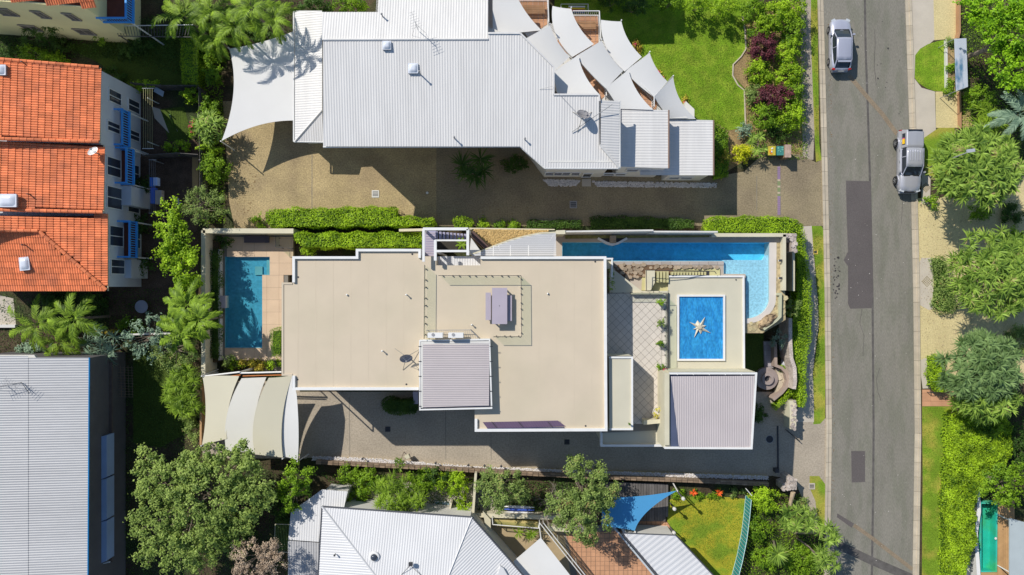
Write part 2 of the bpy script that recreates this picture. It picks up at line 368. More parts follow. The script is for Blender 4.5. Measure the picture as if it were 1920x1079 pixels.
def bush(name, px, py, rpx, h, label, m, cat='shrub', ry=None, dens=1., L=.15, Wd=.1, group=None, extra=None, base=0.):
    k = S0*(HC-h)/HC; c = P(px,py,h*.6); rx = rpx*k; ryy = (ry or rpx)*k
    t = thing(name, label, cat, (c.x,c.y,base), group)
    (vf, cc) = crown_leaves((c.x,c.y,base+h*.42), rx*.85, ryy*.85, h*.55, int(max(9, 16*rx*ryy/.3*.5*dens)), int(45*(.15/L)**1.5), .3, L, Wd, low=-.7)
    V,F = vf; V[:,2] = np.maximum(V[:,2], base+.02); npmesh('foliage', V, F, m, t)
    mb = MB()
    for q in cc[:10]: mb.tube((c.x,c.y,base), q, .03, .01, 4)
    mb.build('stem', bark, t)
    if extra:
        mm, nn = extra; idx = RNG.choice(len(cc), min(nn,len(cc)), replace=False); C = np.repeat(cc[idx],6,0)+RNG.normal(size=(len(idx)*6,3))*.07+np.array([0,0,.28])
        v,f = q_leaves(C, RNG.normal(size=C.shape)*.5+np.array([0,0,1.]), .12, .09); npmesh('flowers', v, f, mm, t)
    return t
def hedge(name, pts, h, label, m, dens=1., L=.13, Wd=.09, cat='hedge', group=None, base=0., corem=None, rough=.1):
    w_ = W(pts, base+h); xs = [p.x for p in w_]; ys = [p.y for p in w_]; n = len(w_)
    A = abs(sum(w_[i].x*w_[(i+1)%n].y-w_[(i+1)%n].x*w_[i].y for i in range(n)))/2
    t = thing(name, label, cat, (sum(xs)/n, sum(ys)/n, base), group)
    ccw = sum(w_[i].x*w_[(i+1)%n].y-w_[(i+1)%n].x*w_[i].y for i in range(n)) > 0
    ins = offs(w_, .16 if ccw else -.16, True)
    MB().prism(ins, base, base+h-.2-rough*1.2).build('inner_growth', corem or L_dark, t)
    N1 = int(A*230*dens); px_ = RNG.uniform(min(xs),max(xs),N1*3); py_ = RNG.uniform(min(ys),max(ys),N1*3)
    pp = np.array([(a,b) for a,b in zip(px_,py_) if inpoly(a,b,w_)][:N1])
    lump = .5*np.sin(pp[:,0]*2.3+pp[:,1]*1.1)+.5*np.sin(pp[:,1]*3.1-pp[:,0]*1.7)+.35*np.sin(pp[:,0]*6.1)*np.sin(pp[:,1]*5.3)
    C = np.column_stack([pp, base+h-.06+lump*rough+RNG.uniform(-.14,.08,len(pp))]); Nn = np.array([0,0,.9])+RNG.normal(size=C.shape)*.34
    Cs = []; Ns = []
    for i in range(n):
        a = w_[i]; b = w_[(i+1)%n]; ln = (b-a).length; k = int(ln*h*110*dens); 
        if k < 1: continue
        s = RNG.uniform(0,1,k); nr = Vector((b.y-a.y, a.x-b.x,0)).normalized()*(1 if ccw else -1)
        jit = .10*np.sin(s*ln*2.7+i)+RNG.normal(size=k)*.05
        q = np.column_stack([a.x+(b.x-a.x)*s+nr.x*jit, a.y+(b.y-a.y)*s+nr.y*jit, base+RNG.uniform(0,1,k)**.7*h]); Cs.append(q)
        Ns.append(np.array([nr.x,nr.y,.35])+RNG.normal(size=q.shape)*.4)
    V,F = q_leaves(np.concatenate([C]+Cs), np.concatenate([Nn]+Ns), L, Wd); npmesh('foliage', V, F, m, t)
    return t
def rosettes(cs, n, L, Wd, droop=.3, elo=-.1, ehi=.9):
    C = np.repeat(np.array(cs), n, 0); k = len(C); az = RNG.uniform(0,2*np.pi,k); el = RNG.uniform(elo,ehi,k)
    D = np.column_stack([np.cos(az)*np.cos(el), np.sin(az)*np.cos(el), np.sin(el)])
    return q_blades(C+D*.05, D, L*RNG.uniform(.7,1.15,k), Wd, droop)
def screwpine(name, px, py, rpx, z, label, m, nros=32, ry=None, n=30, L=.75, Wd=.085, cat='screw pine', group=None, base=None, tr=.13, droop=.3, jitter=1.):
    k = S0*(HC-z)/HC; c = P(px,py,z); rx = rpx*k; ryy = (ry or rpx)*k; b = Vector((c.x,c.y,0)) if base is None else P(*base,0)
    t = thing(name, label, cat, b, group); cs = []
    tries = 0
    while len(cs) < nros and tries < 4000:
        tries += 1; a = random.uniform(0,2*math.pi); r = math.sqrt(random.random())*.86
        q = Vector((c.x+rx*r*math.cos(a), c.y+ryy*r*math.sin(a), z+ .9*min(1.6,rx*.5)*(1-r*r)+random.uniform(-.35,.35)*jitter))
        if all((q-o).length > L*.50 for o in cs): cs.append(q)
    low = [(q.x+random.uniform(-.3,.3), q.y+random.uniform(-.3,.3), q.z-.65) for q in cs[::2]] if len(cs) > 20 else []
    V,F = rosettes([tuple(q) for q in cs]+low, n, L, Wd, droop)
    V[:,2] = np.maximum(V[:,2], .03); npmesh('crown', V, F, m, t)
    mb = MB(); limbs(mb, b, [q-Vector((0,0,.1)) for q in cs], tr); mb.build('trunk', bark, t); return t
def palm(name, px, py, rpx, z, label, m=None, nf=13, cat='palm', group=None, base=None, Wd=.055, dens=1., tr=.1, fan=0):
    m = m or L_palm; k = S0*(HC-z)/HC; c = P(px,py,z); R_ = rpx*k; b = Vector((c.x,c.y,0)) if base is None else P(*base,0)
    t = thing(name, label, cat, b, group); parts = []; rb = MB(); a0 = random.uniform(0,6)
    for i in range(nf):
        az = a0+2*math.pi*i/nf+random.uniform(-.2,.2); e = random.uniform(.0,.6) if i%3 else random.uniform(.6,1.05); Lf = R_*random.uniform(.9,1.15)/max(.55,math.cos(e)*1.0)
        h = np.array([math.cos(az), math.sin(az)]); ss = np.linspace(.12,1,int(24*dens)); pt = []
        for s in np.linspace(0,1,9):
            r = Lf*s*math.cos(e)*(1-.12*s); zz = z+Lf*(math.sin(e)*s-.75*s*s*(.6+.4*math.sin(e))); pt.append(Vector((c.x+h[0]*r, c.y+h[1]*r, max(.1,zz))))
        for a_,b_ in zip(pt,pt[1:]): rb.tube(a_, b_, .022, .018, 4)
        C = []; D = []; LL = []
        for s in ss:
            x = s*8; i0 = min(7,int(x)); p = pt[i0].lerp(pt[i0+1], x-i0); fw = (pt[i0+1]-pt[i0]).normalized(); sd_ = fw.cross(Vector((0,0,1))).normalized()
            for sg in (-1,1):
                d = fw*(.75+.6*s)+sd_*sg*random.uniform(.7,1.1)+Vector((0,0,random.uniform(-.05,.25))); C.append(tuple(p)); D.append(tuple(d)); LL.append(R_*.23*math.sin(math.pi*min(1,.18+.78*s))**.7*random.uniform(.85,1.1))
        parts.append(q_blades(np.array(C), np.array(D), np.array(LL), Wd, .28))
    V,F = cat_(parts); V[:,2] = np.maximum(V[:,2], .03); npmesh('fronds', V, F, m, t); rb.build('frond_stems', m, t)
    MB().tube(b, c, tr*1.2, tr*.8, 8).build('trunk', bark, t); return t
def pebbles(name, poly, z, n, r, m, label=None, parent=None):
    w_ = W(poly, z); xs = [p.x for p in w_]; ys = [p.y for p in w_]; out = []
    while len(out) < n:
        x = random.uniform(min(xs),max(xs)); y = random.uniform(min(ys),max(ys))
        if inpoly(x,y,w_): out.append((x,y))
    C = np.array(out); s = r*RNG.uniform(.55,1.25,(n,1)); a = RNG.uniform(0,6.28,n); ca,sa = np.cos(a),np.sin(a); V = []
    for dx,dy,dz in ((-1,-.7,-.2),(1,-.7,-.2),(1,.7,-.2),(-1,.7,-.2),(-.55,-.4,.7),(.55,-.4,.7),(.55,.4,.7),(-.55,.4,.7)):
        V.append(np.column_stack([C[:,0]+s[:,0]*(dx*ca-dy*sa), C[:,1]+s[:,0]*(dx*sa+dy*ca), z+s[:,0]*dz]))
    V = np.stack(V,1).reshape(-1,3); b = np.arange(n)[:,None]*8
    F = np.concatenate([b+np.array([q]) for q in ((4,5,6,7),(0,1,5,4),(1,2,6,5),(2,3,7,6),(3,0,4,7))],0)
    return npmesh(name, V, F, m, parent, kind='stuff')
def pavers(poly_px, z, m, parent, size, ang=0., gap=.02, th=.03, name='paver', org=(0,0), stag=False):
    # individual rectangular pieces laid in a polygon; size (a,b) m
    w_ = W(poly_px, z); a,b = size; c,s = math.cos(ang), math.sin(ang); me = None; cnt = 0
    ox,oy = org; us = [((p.x-ox)*c+(p.y-oy)*s) for p in w_]; vs = [(-(p.x-ox)*s+(p.y-oy)*c) for p in w_]
    for i in range(math.floor(min(us)/a), math.ceil(max(us)/a)):
        for j in range(math.floor(min(vs)/b), math.ceil(max(vs)/b)):
            u0 = i*a+(a/2 if stag and j%2 else 0); v0 = j*b
            q = [(u0+gap/2,v0+gap/2),(u0+a-gap/2,v0+gap/2),(u0+a-gap/2,v0+b-gap/2),(u0+gap/2,v0+b-gap/2)]
            q = [(ox+u*c-v*s, oy+u*s+v*c) for u,v in q]; ins = [inpoly(x,y,w_) for x,y in q]
            if all(ins):
                if me is None: 
                    h = MB().prism([(-a/2+gap/2,-b/2+gap/2),(a/2-gap/2,-b/2+gap/2),(a/2-gap/2,b/2-gap/2),(-a/2+gap/2,b/2-gap/2)], -th/2, th/2); me = bpy.data.meshes.new(name); me.from_pydata(h.v,[],h.f); me.materials.append(m)
                cx_ = sum(x for x,y in q)/4; cy_ = sum(y for x,y in q)/4
                inst(me, name, parent, Matrix.Translation((cx_,cy_,z+th/2+random.uniform(-.002,.002)))@Matrix.Rotation(ang,4,'Z')); cnt += 1
            elif any(ins):
                # cut to the polygon (convex clip)
                pl = q; n = len(w_); sg = 1 if sum(w_[k].x*w_[(k+1)%n].y-w_[(k+1)%n].x*w_[k].y for k in range(n))>0 else -1
                for k in range(n):
                    A_ = w_[k]; B_ = w_[(k+1)%n]; nx,ny = (B_.y-A_.y)*sg, -(B_.x-A_.x)*sg; pl = clip(pl, nx, ny, nx*A_.x+ny*A_.y)
                    if len(pl)<3: break
                if len(pl)>=3: MB().prism(pl, z, z+th).build(name, m, parent); cnt += 1
    return cnt
# ================================================================ GROUND
g = MB(); g.poly([(-140,-110,0),(140,-110,0),(140,110,0),(-140,110,0)]).build('ground', soil, kind='structure')
# asphalt road (kerb to kerb)
road_l = [(1543,-60),(1544,0),(1551,270),(1557,540),(1560,810),(1556,1079),(1555,1140)]
road_r = [(1695,-60),(1697,0),(1706,270),(1712,540),(1715,810),(1711,1079),(1710,1140)]
flat('road', road_l+road_r[::-1], .012, asphalt)
def lineband(name, pts, wpx, z, m):
    a = W(pts, z); l = offs(a, wpx*S0/2); r = offs(a, -wpx*S0/2); mb = MB()
    for i in range(len(a)-1): mb.poly([(*r[i],z),(*r[i+1],z),(*l[i+1],z),(*l[i],z)][::-1] if False else [(*l[i],z),(*r[i],z),(*r[i+1],z),(*l[i+1],z)])
    return mb.build(name, m, kind='structure')
lineband('road_seam', [(1621,-40),(1623,90),(1627,200),(1631,330),(1636,560),(1638,810),(1637,930),(1634,1130)], 4, .018, asph_seam)
flat('road_patch', [(1586,339),(1632,340),(1634,400),(1636,470),(1637,560),(1634,578),(1594,579),(1590,570),(1590,500),(1582,488),(1590,472),(1588,420)], .024, asph_dark)
flat('road_patch', [(1596,846),(1622,846),(1622,904),(1597,905)], .024, asph_dark)
flat('road_patch', [(1570,963),(1601,982),(1597,990),(1569,970)], .024, asph_dark)
lineband('road_trench_scar', [(1592,142),(1626,182),(1655,215),(1682,252)], 8, .022, asph_orange)
lineband('road_trench_scar', [(1601,985),(1636,1010),(1672,1038),(1711,1068)], 7, .022, asph_orange)
lineband('road_trench_scar', [(1572,1022),(1630,1050),(1709,1084)], 15, .020, asph_seam)
# kerbs made of stones laid end to end
def kerb(pts, wpx, m, ln=1.25, h=.12, name='kerb'):
    a = W(pts); L_ = thing(name, None, None, a[0]); del_ = [(a[i+1]-a[i]).length for i in range(len(a)-1)]; tot = sum(del_); n = int(tot/ln)
    L_['kind'] = 'structure'
    def at(s):
        for i,d in enumerate(del_):
            if s <= d: return a[i].lerp(a[i+1], s/d), (a[i+1]-a[i]).normalized()
            s -= d
        return a[-1], (a[-1]-a[-2]).normalized()
    me = None
    for i in range(n):
        p,d = at((i+.5)*tot/n); wd = wpx*S0; l = tot/n-.02
        if me is None:
            q = MB(); q.prism([(-l/2,-wd/2),(l/2,-wd/2),(l/2,wd*.12),(-l/2,wd*.12)], 0, h*.35); q.prism([(-l/2,wd*.12),(l/2,wd*.12),(l/2,wd/2),(-l/2,wd/2)], 0, h)
            me = bpy.data.meshes.new('kerb_stone'); me.from_pydata(q.v,[],q.f); me.materials.append(m)
        inst(me, 'kerb_stone', L_, Matrix.Translation(p)@Matrix.Rotation(math.atan2(d.y,d.x),4,'Z'))
kerb([(x-6,y) for x,y in road_l][::-1], 11, kerbm)
kerb([(x+5.5,y) for x,y in road_r], 11, kerbm)
# left verge
flat('verge_grass', [(1521,-30),(1532,-30),(1536,270),(1541,300),(1530,304),(1527,250),(1520,60)], .012, lawn_v)
flat('footpath', [(1500,-30),(1521,-30),(1522,60),(1527,250),(1525,300),(1505,300)], .008, aggr_grey)
flat('footpath', [(1500,425),(1522,424),(1525,470),(1533,560),(1535,610),(1531,640),(1527,670),(1524,700),(1526,760),(1526,792),(1488,792),(1480,700),(1480,560)], .022, concrete)
flat('verge_grass', [(1521,424),(1540,424),(1545,432),(1547,700),(1547,785),(1538,795),(1525,796),(1524,745),(1524,700),(1529,670),(1535,620),(1535,570),(1529,500),(1523,455)], .016, lawn_v)
flat('verge_grass', [(1518,893),(1536,893),(1547,908),(1547,1000),(1536,1000),(1529,940),(1518,915)], .018, lawn_v)
flat('driveway_crossover', [(1450,770),(1508,770),(1508,782),(1525,782),(1525,796),(1538,795),(1547,785),(1549,785),(1549,1000),(1520,1000),(1510,950),(1490,900),(1450,893)], .010, aggr_grey)
# north property driveway
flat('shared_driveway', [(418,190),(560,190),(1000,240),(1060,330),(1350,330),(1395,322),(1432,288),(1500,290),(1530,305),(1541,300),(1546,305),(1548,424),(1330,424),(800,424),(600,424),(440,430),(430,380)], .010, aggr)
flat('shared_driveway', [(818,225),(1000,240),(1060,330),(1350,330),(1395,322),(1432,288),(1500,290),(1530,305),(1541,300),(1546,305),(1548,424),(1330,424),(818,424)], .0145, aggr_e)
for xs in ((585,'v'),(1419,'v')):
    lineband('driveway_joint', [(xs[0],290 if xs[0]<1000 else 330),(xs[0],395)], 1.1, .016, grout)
fl = thing('tile_inlay_strip', 'strip of small purple and green mosaic tiles set across the driveway entrance', 'paving strip', P(1460,365))
cm = [mat('mosaic_purple',(.30,.20,.33),.6), mat('mosaic_green',(.22,.27,.12),.6), mat('mosaic_cream',(.5,.42,.3),.6)]
MB().prism(W([(1457,312),(1463,312),(1464,404),(1458,404)]), .012,.02).build('grout_bed', grout, fl)
for i in range(23):
    MB().prism(W([(1457.6,313+i*3.95),(1462.8,313+i*3.95),(1462.9,316.4+i*3.95),(1457.7,316.4+i*3.95)]), .02,.03).build('mosaic_tile', cm[0 if i<6 or i>13 else (1 if i%3 else 2)], fl)
# N lawn
flat('lawn', [(1040,-60),(1420,-60),(1398,35),(1396,70),(1398,98),(1375,120),(1373,140),(1396,168),(1398,240),(1365,245),(1340,228),(1300,228),(1150,60),(1040,60)], .012, lawn)
flat('garden_bed', [(1398,35),(1510,-20),(1512,300),(1432,290),(1400,300),(1340,335),(1345,228),(1398,240),(1398,168),(1373,140),(1375,120),(1398,98)], .006, mat('garden_mulch',(.30,.21,.10),.95,.3,1.5,fine=.4,fscale=12))
wallp('lawn_edging', [(1392,30),(1397,55),(1399,92),(1390,106),(1375,121),(1374,142),(1384,160),(1396,170),(1398,235)], .1, 0, .1, kerbm, label='curved concrete edging between the big lawn and the garden bed', cat='lawn edging')
# SE / E side grounds
flat('footpath', [(1706,-60),(1749,-60),(1752,75),(1716,105),(1715,148),(1728,165),(1753,172),(1755,250),(1742,262),(1728,290),(1716,300)], .010, concrete)
flat('yellow_forecourt', [(1749,-60),(1800,-60),(1798,72),(1773,74),(1752,76)], .014, aggr_yel)
flat('yellow_forecourt', [(1754,172),(1773,172),(1800,170),(1801,240),(1755,240)], .014, aggr_yel)
flat('lawn', [(1773,75),(1760,77),(1740,83),(1725,92),(1716,104),(1715,146),(1722,156),(1738,166),(1752,171),(1774,172)], .020, lawn)
flat('verge_grass', [(1728,262),(1760,240),(1790,240),(1790,330),(1735,330),(1730,300)], .018, lawn_v)
flat('footpath', [(1728,322),(1745,322),(1744,382),(1728,382)], .016, concrete)
flat('yellow_forecourt', [(1718,372),(1760,372),(1920,330),(1990,330),(1990,640),(1920,720),(1750,700),(1722,680),(1720,540)], .012, aggr_yel)
flat('footpath', [(1724,492),(1728,484),(1750,484),(1750,578),(1742,582),(1724,572)], .018, concrete)
flat('footpath', [(1725,676),(1734,672),(1751,672),(1751,728),(1730,729),(1726,700)], .018, concrete)
t = thing('terracotta_path', 'terracotta tiled path leading to the right hand garden', 'path', P(1760,750))
pavers([(1729,731),(1795,731),(1795,762),(1729,762)], .012, terracotta, t, (.95,.7), gap=.015)
flat('lawn', [(1729,762),(1797,762),(1797,830),(1790,900),(1788,960),(1792,1020),(1788,1140),(1728,1140),(1730,900)], .016, lawn_v)
# tactile grilles in the footpath squares
for (x,y,rr,lb) in ((1738,528,9,'diamond shaped tactile stud pattern on the upper footpath slab'),(1741,701,9,'diamond shaped tactile stud pattern on the lower footpath slab'),(1736,352,8,'small stud pattern on the footpath beside the silver pickup')):
    mb = MB()
    for i in range(-4,5):
        for j in range(-4,5):
            if abs(i)+abs(j) <= 4 and (i+j)%2==0: mb.box(P(x+i*rr/4,y+j*rr/4,.024), (.09,.09,.02), R(45))
    mb.build('stud_pattern', mat('ochre_stud',(.30,.25,.15),.8), label=lb, cat='paving studs')
# central property ground
flat('driveway', [(545,735),(1470,735),(1475,890),(1440,893),(890,875),(700,862),(560,858),(550,800)], .012, aggr_grey)
flat('driveway', [(1416,790),(1460,780),(1500,770),(1508,792),(1508,898),(1475,892),(1416,870)], .011, aggr_grey)
flat('pool_forecourt', [(380,432),(530,432),(530,715),(380,715)], .008, soil)
flat('sail_court_paving', [(380,715),(560,715),(575,860),(380,860)], .009, aggr_grey)
for xa in (655,835,920):
    lineband('driveway_joint', [(xa,745),(xa+1,862)], 1., .018, grout)
# grounds west
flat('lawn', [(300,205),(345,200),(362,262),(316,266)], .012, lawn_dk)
flat('yard_paving', [(285,200),(300,205),(317,250),(290,222)], .014, concrete)
flat('yard_paving', [(360,290),(372,290),(372,410),(361,410)], .012, mat('yard_sand',(.42,.28,.13),.9,fine=.2))
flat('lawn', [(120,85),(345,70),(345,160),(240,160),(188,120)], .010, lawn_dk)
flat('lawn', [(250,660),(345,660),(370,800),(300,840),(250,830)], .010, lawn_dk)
flat('courtyard_paving', [(-40,545),(25,560),(30,612),(-40,612)], .012, concrete)
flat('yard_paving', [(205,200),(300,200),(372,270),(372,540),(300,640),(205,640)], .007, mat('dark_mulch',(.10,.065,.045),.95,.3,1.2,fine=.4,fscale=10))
wallp('garden_kerb', [(-30,612),(28,612)], .35, 0, .25, offwhite, label='low pale garden kerb below the tiled townhouses', cat='garden kerb')
# grounds south
flat('lawn', [(1251,978),(1253,938),(1275,932),(1340,930),(1398,936),(1405,950),(1396,1000),(1376,1079),(1370,1140),(1350,1140),(1338,1079),(1268,1003)], .014, lawn_y)
flat('garden_bed', [(1255,905),(1400,915),(1405,940),(1255,938)], .010, soil)
flat('lawn', [(516,975),(545,975),(545,1030),(514,1030)], .012, lawn_dk)
flat('courtyard_paving', [(650,905),(905,905),(950,985),(905,1000),(650,960)], .008, concrete)
flat('courtyard_paving', [(905,960),(1075,960),(1180,1140),(905,1140)], .010, mat('tan_screed',(.42,.32,.19),.85,.08,.8,fine=.08))
t = thing('tiled_terrace', 'terracotta tiled terrace in front of the ribbed lean-to roof', 'terrace', P(1140,1040))
pavers([(1060,1000),(1165,996),(1240,1079),(1275,1140),(1100,1140)], .014, terracotta, t, (.40,.40), ang=0, gap=.03)
MB().prism(W([(1055,985),(1170,985),(1250,1079),(1300,1140),(1080,1140)]), 0,.012).build('grout_bed', grout, t)
t2 = thing('tiled_landing', 'small terracotta landing beside the timber deck', 'paving', P(1235,990))
pavers([(1180,970),(1250,978),(1266,1002),(1175,1000)], .02, terracotta, t2, (.40,.40), gap=.03)

# ================================================================ NORTH HOUSE (white corrugated roofs)
NH = thing('white_house', 'large white house with pale corrugated steel roofs north of the shared driveway', 'house', P(850,200))
def w3(pts): return [P(*p) for p in pts]
ze = 7.35
def houseblock(poly, z, m, parent, inset=.35, name='wall', zb=0.):
    w_ = W(poly, z); n = len(w_); ccw = sum(w_[i].x*w_[(i+1)%n].y-w_[(i+1)%n].x*w_[i].y for i in range(n))>0
    q = offs(w_, inset if ccw else -inset, True); return MB().prism(q, zb, z-.12).build(name, m, parent)
def fascia(poly, z, m, parent, name='gutter', wd=.12, h=.16, closed=True, zz=None):
    mb = MB(); w_ = W(poly, z) if not zz else [P(a,b,c) for (a,b),c in zip(poly,zz)]
    strip(mb, w_, -wd/2, wd/2, z-h, z+.0, closed); return mb.build(name, m, parent)
main_roof = [(606,76),(975,63),(1038,126),(1038,177),(1123,177),(1128,187),(1160,189),(1161,315),(1022,315),(975,274),(606,275)]
houseblock([(606,40),(915,40),(975,64),(1030,125),(1030,185),(1156,187),(1158,313),(1024,313),(975,250),(606,246)], ze, offwhite, NH)
z0 = ze; zr = 8.3
mainpl = planez([P(606,275,ze), P(975,275,ze), P(900,76,zr)])
def conv(pts): # px points -> world at plane height, iterating once for parallax
    out = []
    for x,y in pts:
        p = P(x,y,ze)
        for _ in range(4): p = P(x,y,mainpl(p.x,p.y))
        out.append(p)
    return out
ribbed('roof_sheet', [conv([(606,76),(915,75),(915,63),(975,63),(1000,88),(1000,298),(975,275),(606,275)])], R(90), metal_white, NH, .2, .015, mainpl)
ribbed('roof_sheet', [conv([(1000,88),(1038,126),(1038,315),(1022,315),(1000,298)])], R(90), metal_white, NH, .2, .015, mainpl)
ribbed('roof_sheet', [conv([(1038,178),(1123,178),(1124,272),(1161,315),(1038,315)])], R(90), metal_white, NH, .2, .015, mainpl)
dpl = w3([(1128,188,7.75),(1161,190,7.35),(1161,315,7.2)])
ribbed('roof_sheet', [w3([(1127,188,7.75),(1161,190,7.3),(1161,314.5,7.2),(1126,273,7.5)])], R(0), metal_white, NH, .2)
ridge = MB(); a = conv([(606,75),(915,74)]); ridge.tube(a[0]+Vector((0,0,.02)), a[1]+Vector((0,0,.02)), .09, n=6); ridge.build('ridge_cap', metal_white, NH)
rp2 = MB(); rp2.tube(P(1125,272,7.62),P(1161,315,7.28),.08,n=6); rp2.build('hip_cap', metal_white, NH)
# trims along the stepped edge
tb = MB(); e = conv([(915,63),(975,63),(1038,126),(1038,178),(1123,178),(1124,190)])
for a_,b_ in zip(e,e[1:]): tb.tube(a_+Vector((0,0,.03)), b_+Vector((0,0,.03)), .09, n=4)
tb.build('edge_flashing', metal_white, NH)
npl = w3([(606,75,8.3),(915,75,8.3),(709,20,7.6)])
ribbed('roof_sheet', [w3([(604,23,7.6),(709,23,7.6),(709,-120,6.6),(915,-120,6.6),(915,75,8.28),(604,75,8.28)])], R(90), metal_white, NH, .2, .015, planez([P(604,75,8.28),P(915,75,8.28),P(700,23,7.6)]))
houseblock([(709,-120),(915,-120),(915,60),(709,60)], 6.2, offwhite, NH)
gut = MB()
for a_,b_ in (((606,276,7.1),(975,275,7.1)),((975,275,7.1),(1022,316,7.1)),((1022,316,7.1),(1161,316,7.1)),((1162,316,7.1),(1162,190,7.25))): gut.tube(P(*a_),P(*b_),.075,n=6)
gut.build('gutter', white, NH)
# west wing, low roof
wz0, wz1 = 3.0, 3.6
houseblock([(553,22),(608,22),(640,260),(553,264)], 3.0, offwhite, NH, .3)
ribbed('roof_sheet', [w3([(553,22,wz0),(604,22,wz1),(604,206,wz1),(553,265,wz0)])], R(0), metal_white, NH, .2)
ribbed('roof_sheet', [w3([(604,206,wz1),(606,266,wz0),(553,265,wz0)])], R(90), metal_white, NH, .2)
mb = MB(); mb.tube(P(604,206,wz1+.04),P(553,265,wz0+.04),.07,n=5); mb.build('hip_cap', metal_white, NH)
gut = MB(); gut.tube(P(551,22,2.95),P(551,266,2.95),.07,n=6); gut.tube(P(551,266,2.95),P(606,267,2.95),.07,n=6); gut.tube(P(604,22,3.0),P(551,22,3.0),.07,n=6); gut.build('gutter', white, NH)
# lower eastern roofs
houseblock([(1164,206),(1253,208),(1254,316),(1163,314)], 5.4, offwhite, NH, .12)
ribbed('roof_sheet', [w3([(1162,205,5.4),(1253,207,5.3),(1254,316,5.3),(1162,313,5.4)])], R(0), metal_white, NH, .22)
houseblock([(1256,224),(1338,226),(1338,328),(1256,328)], 3.9, offwhite, NH, .12)
ribbed('roof_sheet', [w3([(1254,224,3.95),(1338,226,3.9),(1338,329,3.9),(1200,329,3.95),(1200,300,3.95),(1254,300,3.95)])], R(0), metal_white, NH, .22)
gut = MB()
for a_,b_ in (((1254,207,5.3),(1254,316,5.3)),((1338,226,3.9),(1338,329,3.9)),((1163,205,5.45),(1163,235,5.45))): gut.tube(P(*a_),P(*b_),.07,n=6)
gut.build('gutter', mat('brown_gutter',(.22,.15,.12),.6), NH)
# skylights, antenna, flues, dish
def dome(px,py,z,s,parent,s2=None,rz=0.,tilt=None):
    t_ = thing('skylight', None, None, Vector(P(px,py,z))-rootloc(parent)); t_.parent = parent
    s2 = s2 or s; c = P(px,py,z)
    MB().box(c+Vector((0,0,.08)), (s,s2,.2), rz).build('curb', grey_metal, t_)
    MB().box(c+Vector((0,0,.2)), (s*1.04,s2*1.04,.05), rz).build('frame', acryl, t_)
    d = MB(); M_ = Matrix.Rotation(rz,3,'Z'); n=6; V=[]
    for i in range(n+1):
        for j in range(n+1):
            u=i/n*2-1; v=j/n*2-1; V.append(c+M_@Vector((u*s*.46,v*s2*.46,.22+.16*((1-u**4)*(1-v**4))**.6)))
    d.add(V,[(i*(n+1)+j,(i+1)*(n+1)+j,(i+1)*(n+1)+j+1,i*(n+1)+j+1) for i in range(n) for j in range(n)]); d.build('acrylic_dome', acryl, t_, smooth=True)
dome(726,87,8.22,.62,NH); dome(775,130,8.0,.72,NH)
def polemast(parent, base, h, name='flue_pipe', r=.05, m=None):
    b = P(*base); o = MB(); o.tube(b, b+Vector((0,0,h)), r, n=8); o.lathe(b+Vector((0,0,h)), [(r*1.7,0),(r*1.7,.05),(r*.4,.1)], 8); return o.build(name, m or grey_metal, parent)
polemast(NH, (718,32,7.7), .55); polemast(NH, (789,141,7.95), .9); polemast(NH, (853,261,7.3), .7); polemast(NH, (984,263,7.25), .6)
def aerial(parent, px, py, z, h=1.3, ang=.3, name='tv_aerial'):
    b = P(px,py,z); o = MB(); o.tube(b, b+Vector((0,0,h)), .025, n=6); d = Vector((math.cos(ang),math.sin(ang),0)); e_ = Vector((-d.y,d.x,0)); t_ = b+Vector((0,0,h))
    o.tube(t_-d*.5, t_+d*.7, .015, n=4)
    for k in range(7): q = t_+d*(-.45+k*.19); l = .42-.03*k; o.tube(q-e_*l, q+e_*l, .009, n=4)
    o.tube(b+Vector((.55,-.2,0)), b+Vector((0,0,h*.7)), .01, n=4); o.tube(b+Vector((-.45,-.4,0)), b+Vector((0,0,h*.7)), .01, n=4)
    o.build(name, grey_metal, parent)
aerial(NH, 784,57,8.2,1.8,1.9)
def dish(parent, px, py, z, r, az=0., el=R(40), m=None, name='satellite_dish', legs=True):
    b = P(px,py,z); t_ = thing(name, None, None, b-rootloc(parent)); t_.parent = parent
    ax = Vector((math.cos(az)*math.cos(el), math.sin(az)*math.cos(el), math.sin(el))); q = ax.to_track_quat('Z','Y'); c = b+Vector((0,0,.9*r+.35))
    d = MB(); n=20; V=[c-ax*0]; F=[]
    for j in range(1,6):
        rr = r*j/5
        for i in range(n): V.append(c+q@Vector((rr*math.cos(2*math.pi*i/n), rr*math.sin(2*math.pi*i/n), .3*r*(j/5)**2)))
    F = [(0,1+i,1+(i+1)%n) for i in range(n)]
    for j in range(4): F += [(1+j*n+i,1+(j+1)*n+i,1+(j+1)*n+(i+1)%n,1+j*n+(i+1)%n) for i in range(n)]
    d.add(V,F); d.build('reflector', m or mat('dish_mesh_grey',(.25,.24,.25),.6), t_, smooth=True)
    f = c+ax*r*.85; o = MB(); o.lathe(f-Vector((0,0,.08)), [(.06,0),(.08,.08),(.05,.16)], 8)
    for k in (0,2.1,4.2): o.tube(f, c+q@Vector((r*.95*math.cos(k), r*.95*math.sin(k), .27*r)), .014, n=4)
    o.build('feed_arm', grey_metal, t_)
    o = MB(); o.tube(b, c, .05, n=8)
    if legs:
        for k in (0.5,2.6,4.4): o.tube(b+Vector((1.1*math.cos(k),1.1*math.sin(k),.02)), c-Vector((0,0,.2)), .025, n=5)
    o.build('mount', mat('mount_grey',(.3,.28,.24),.6), t_); return t_
dish(NH, 1091,222,7.5, .5, R(70), R(50))
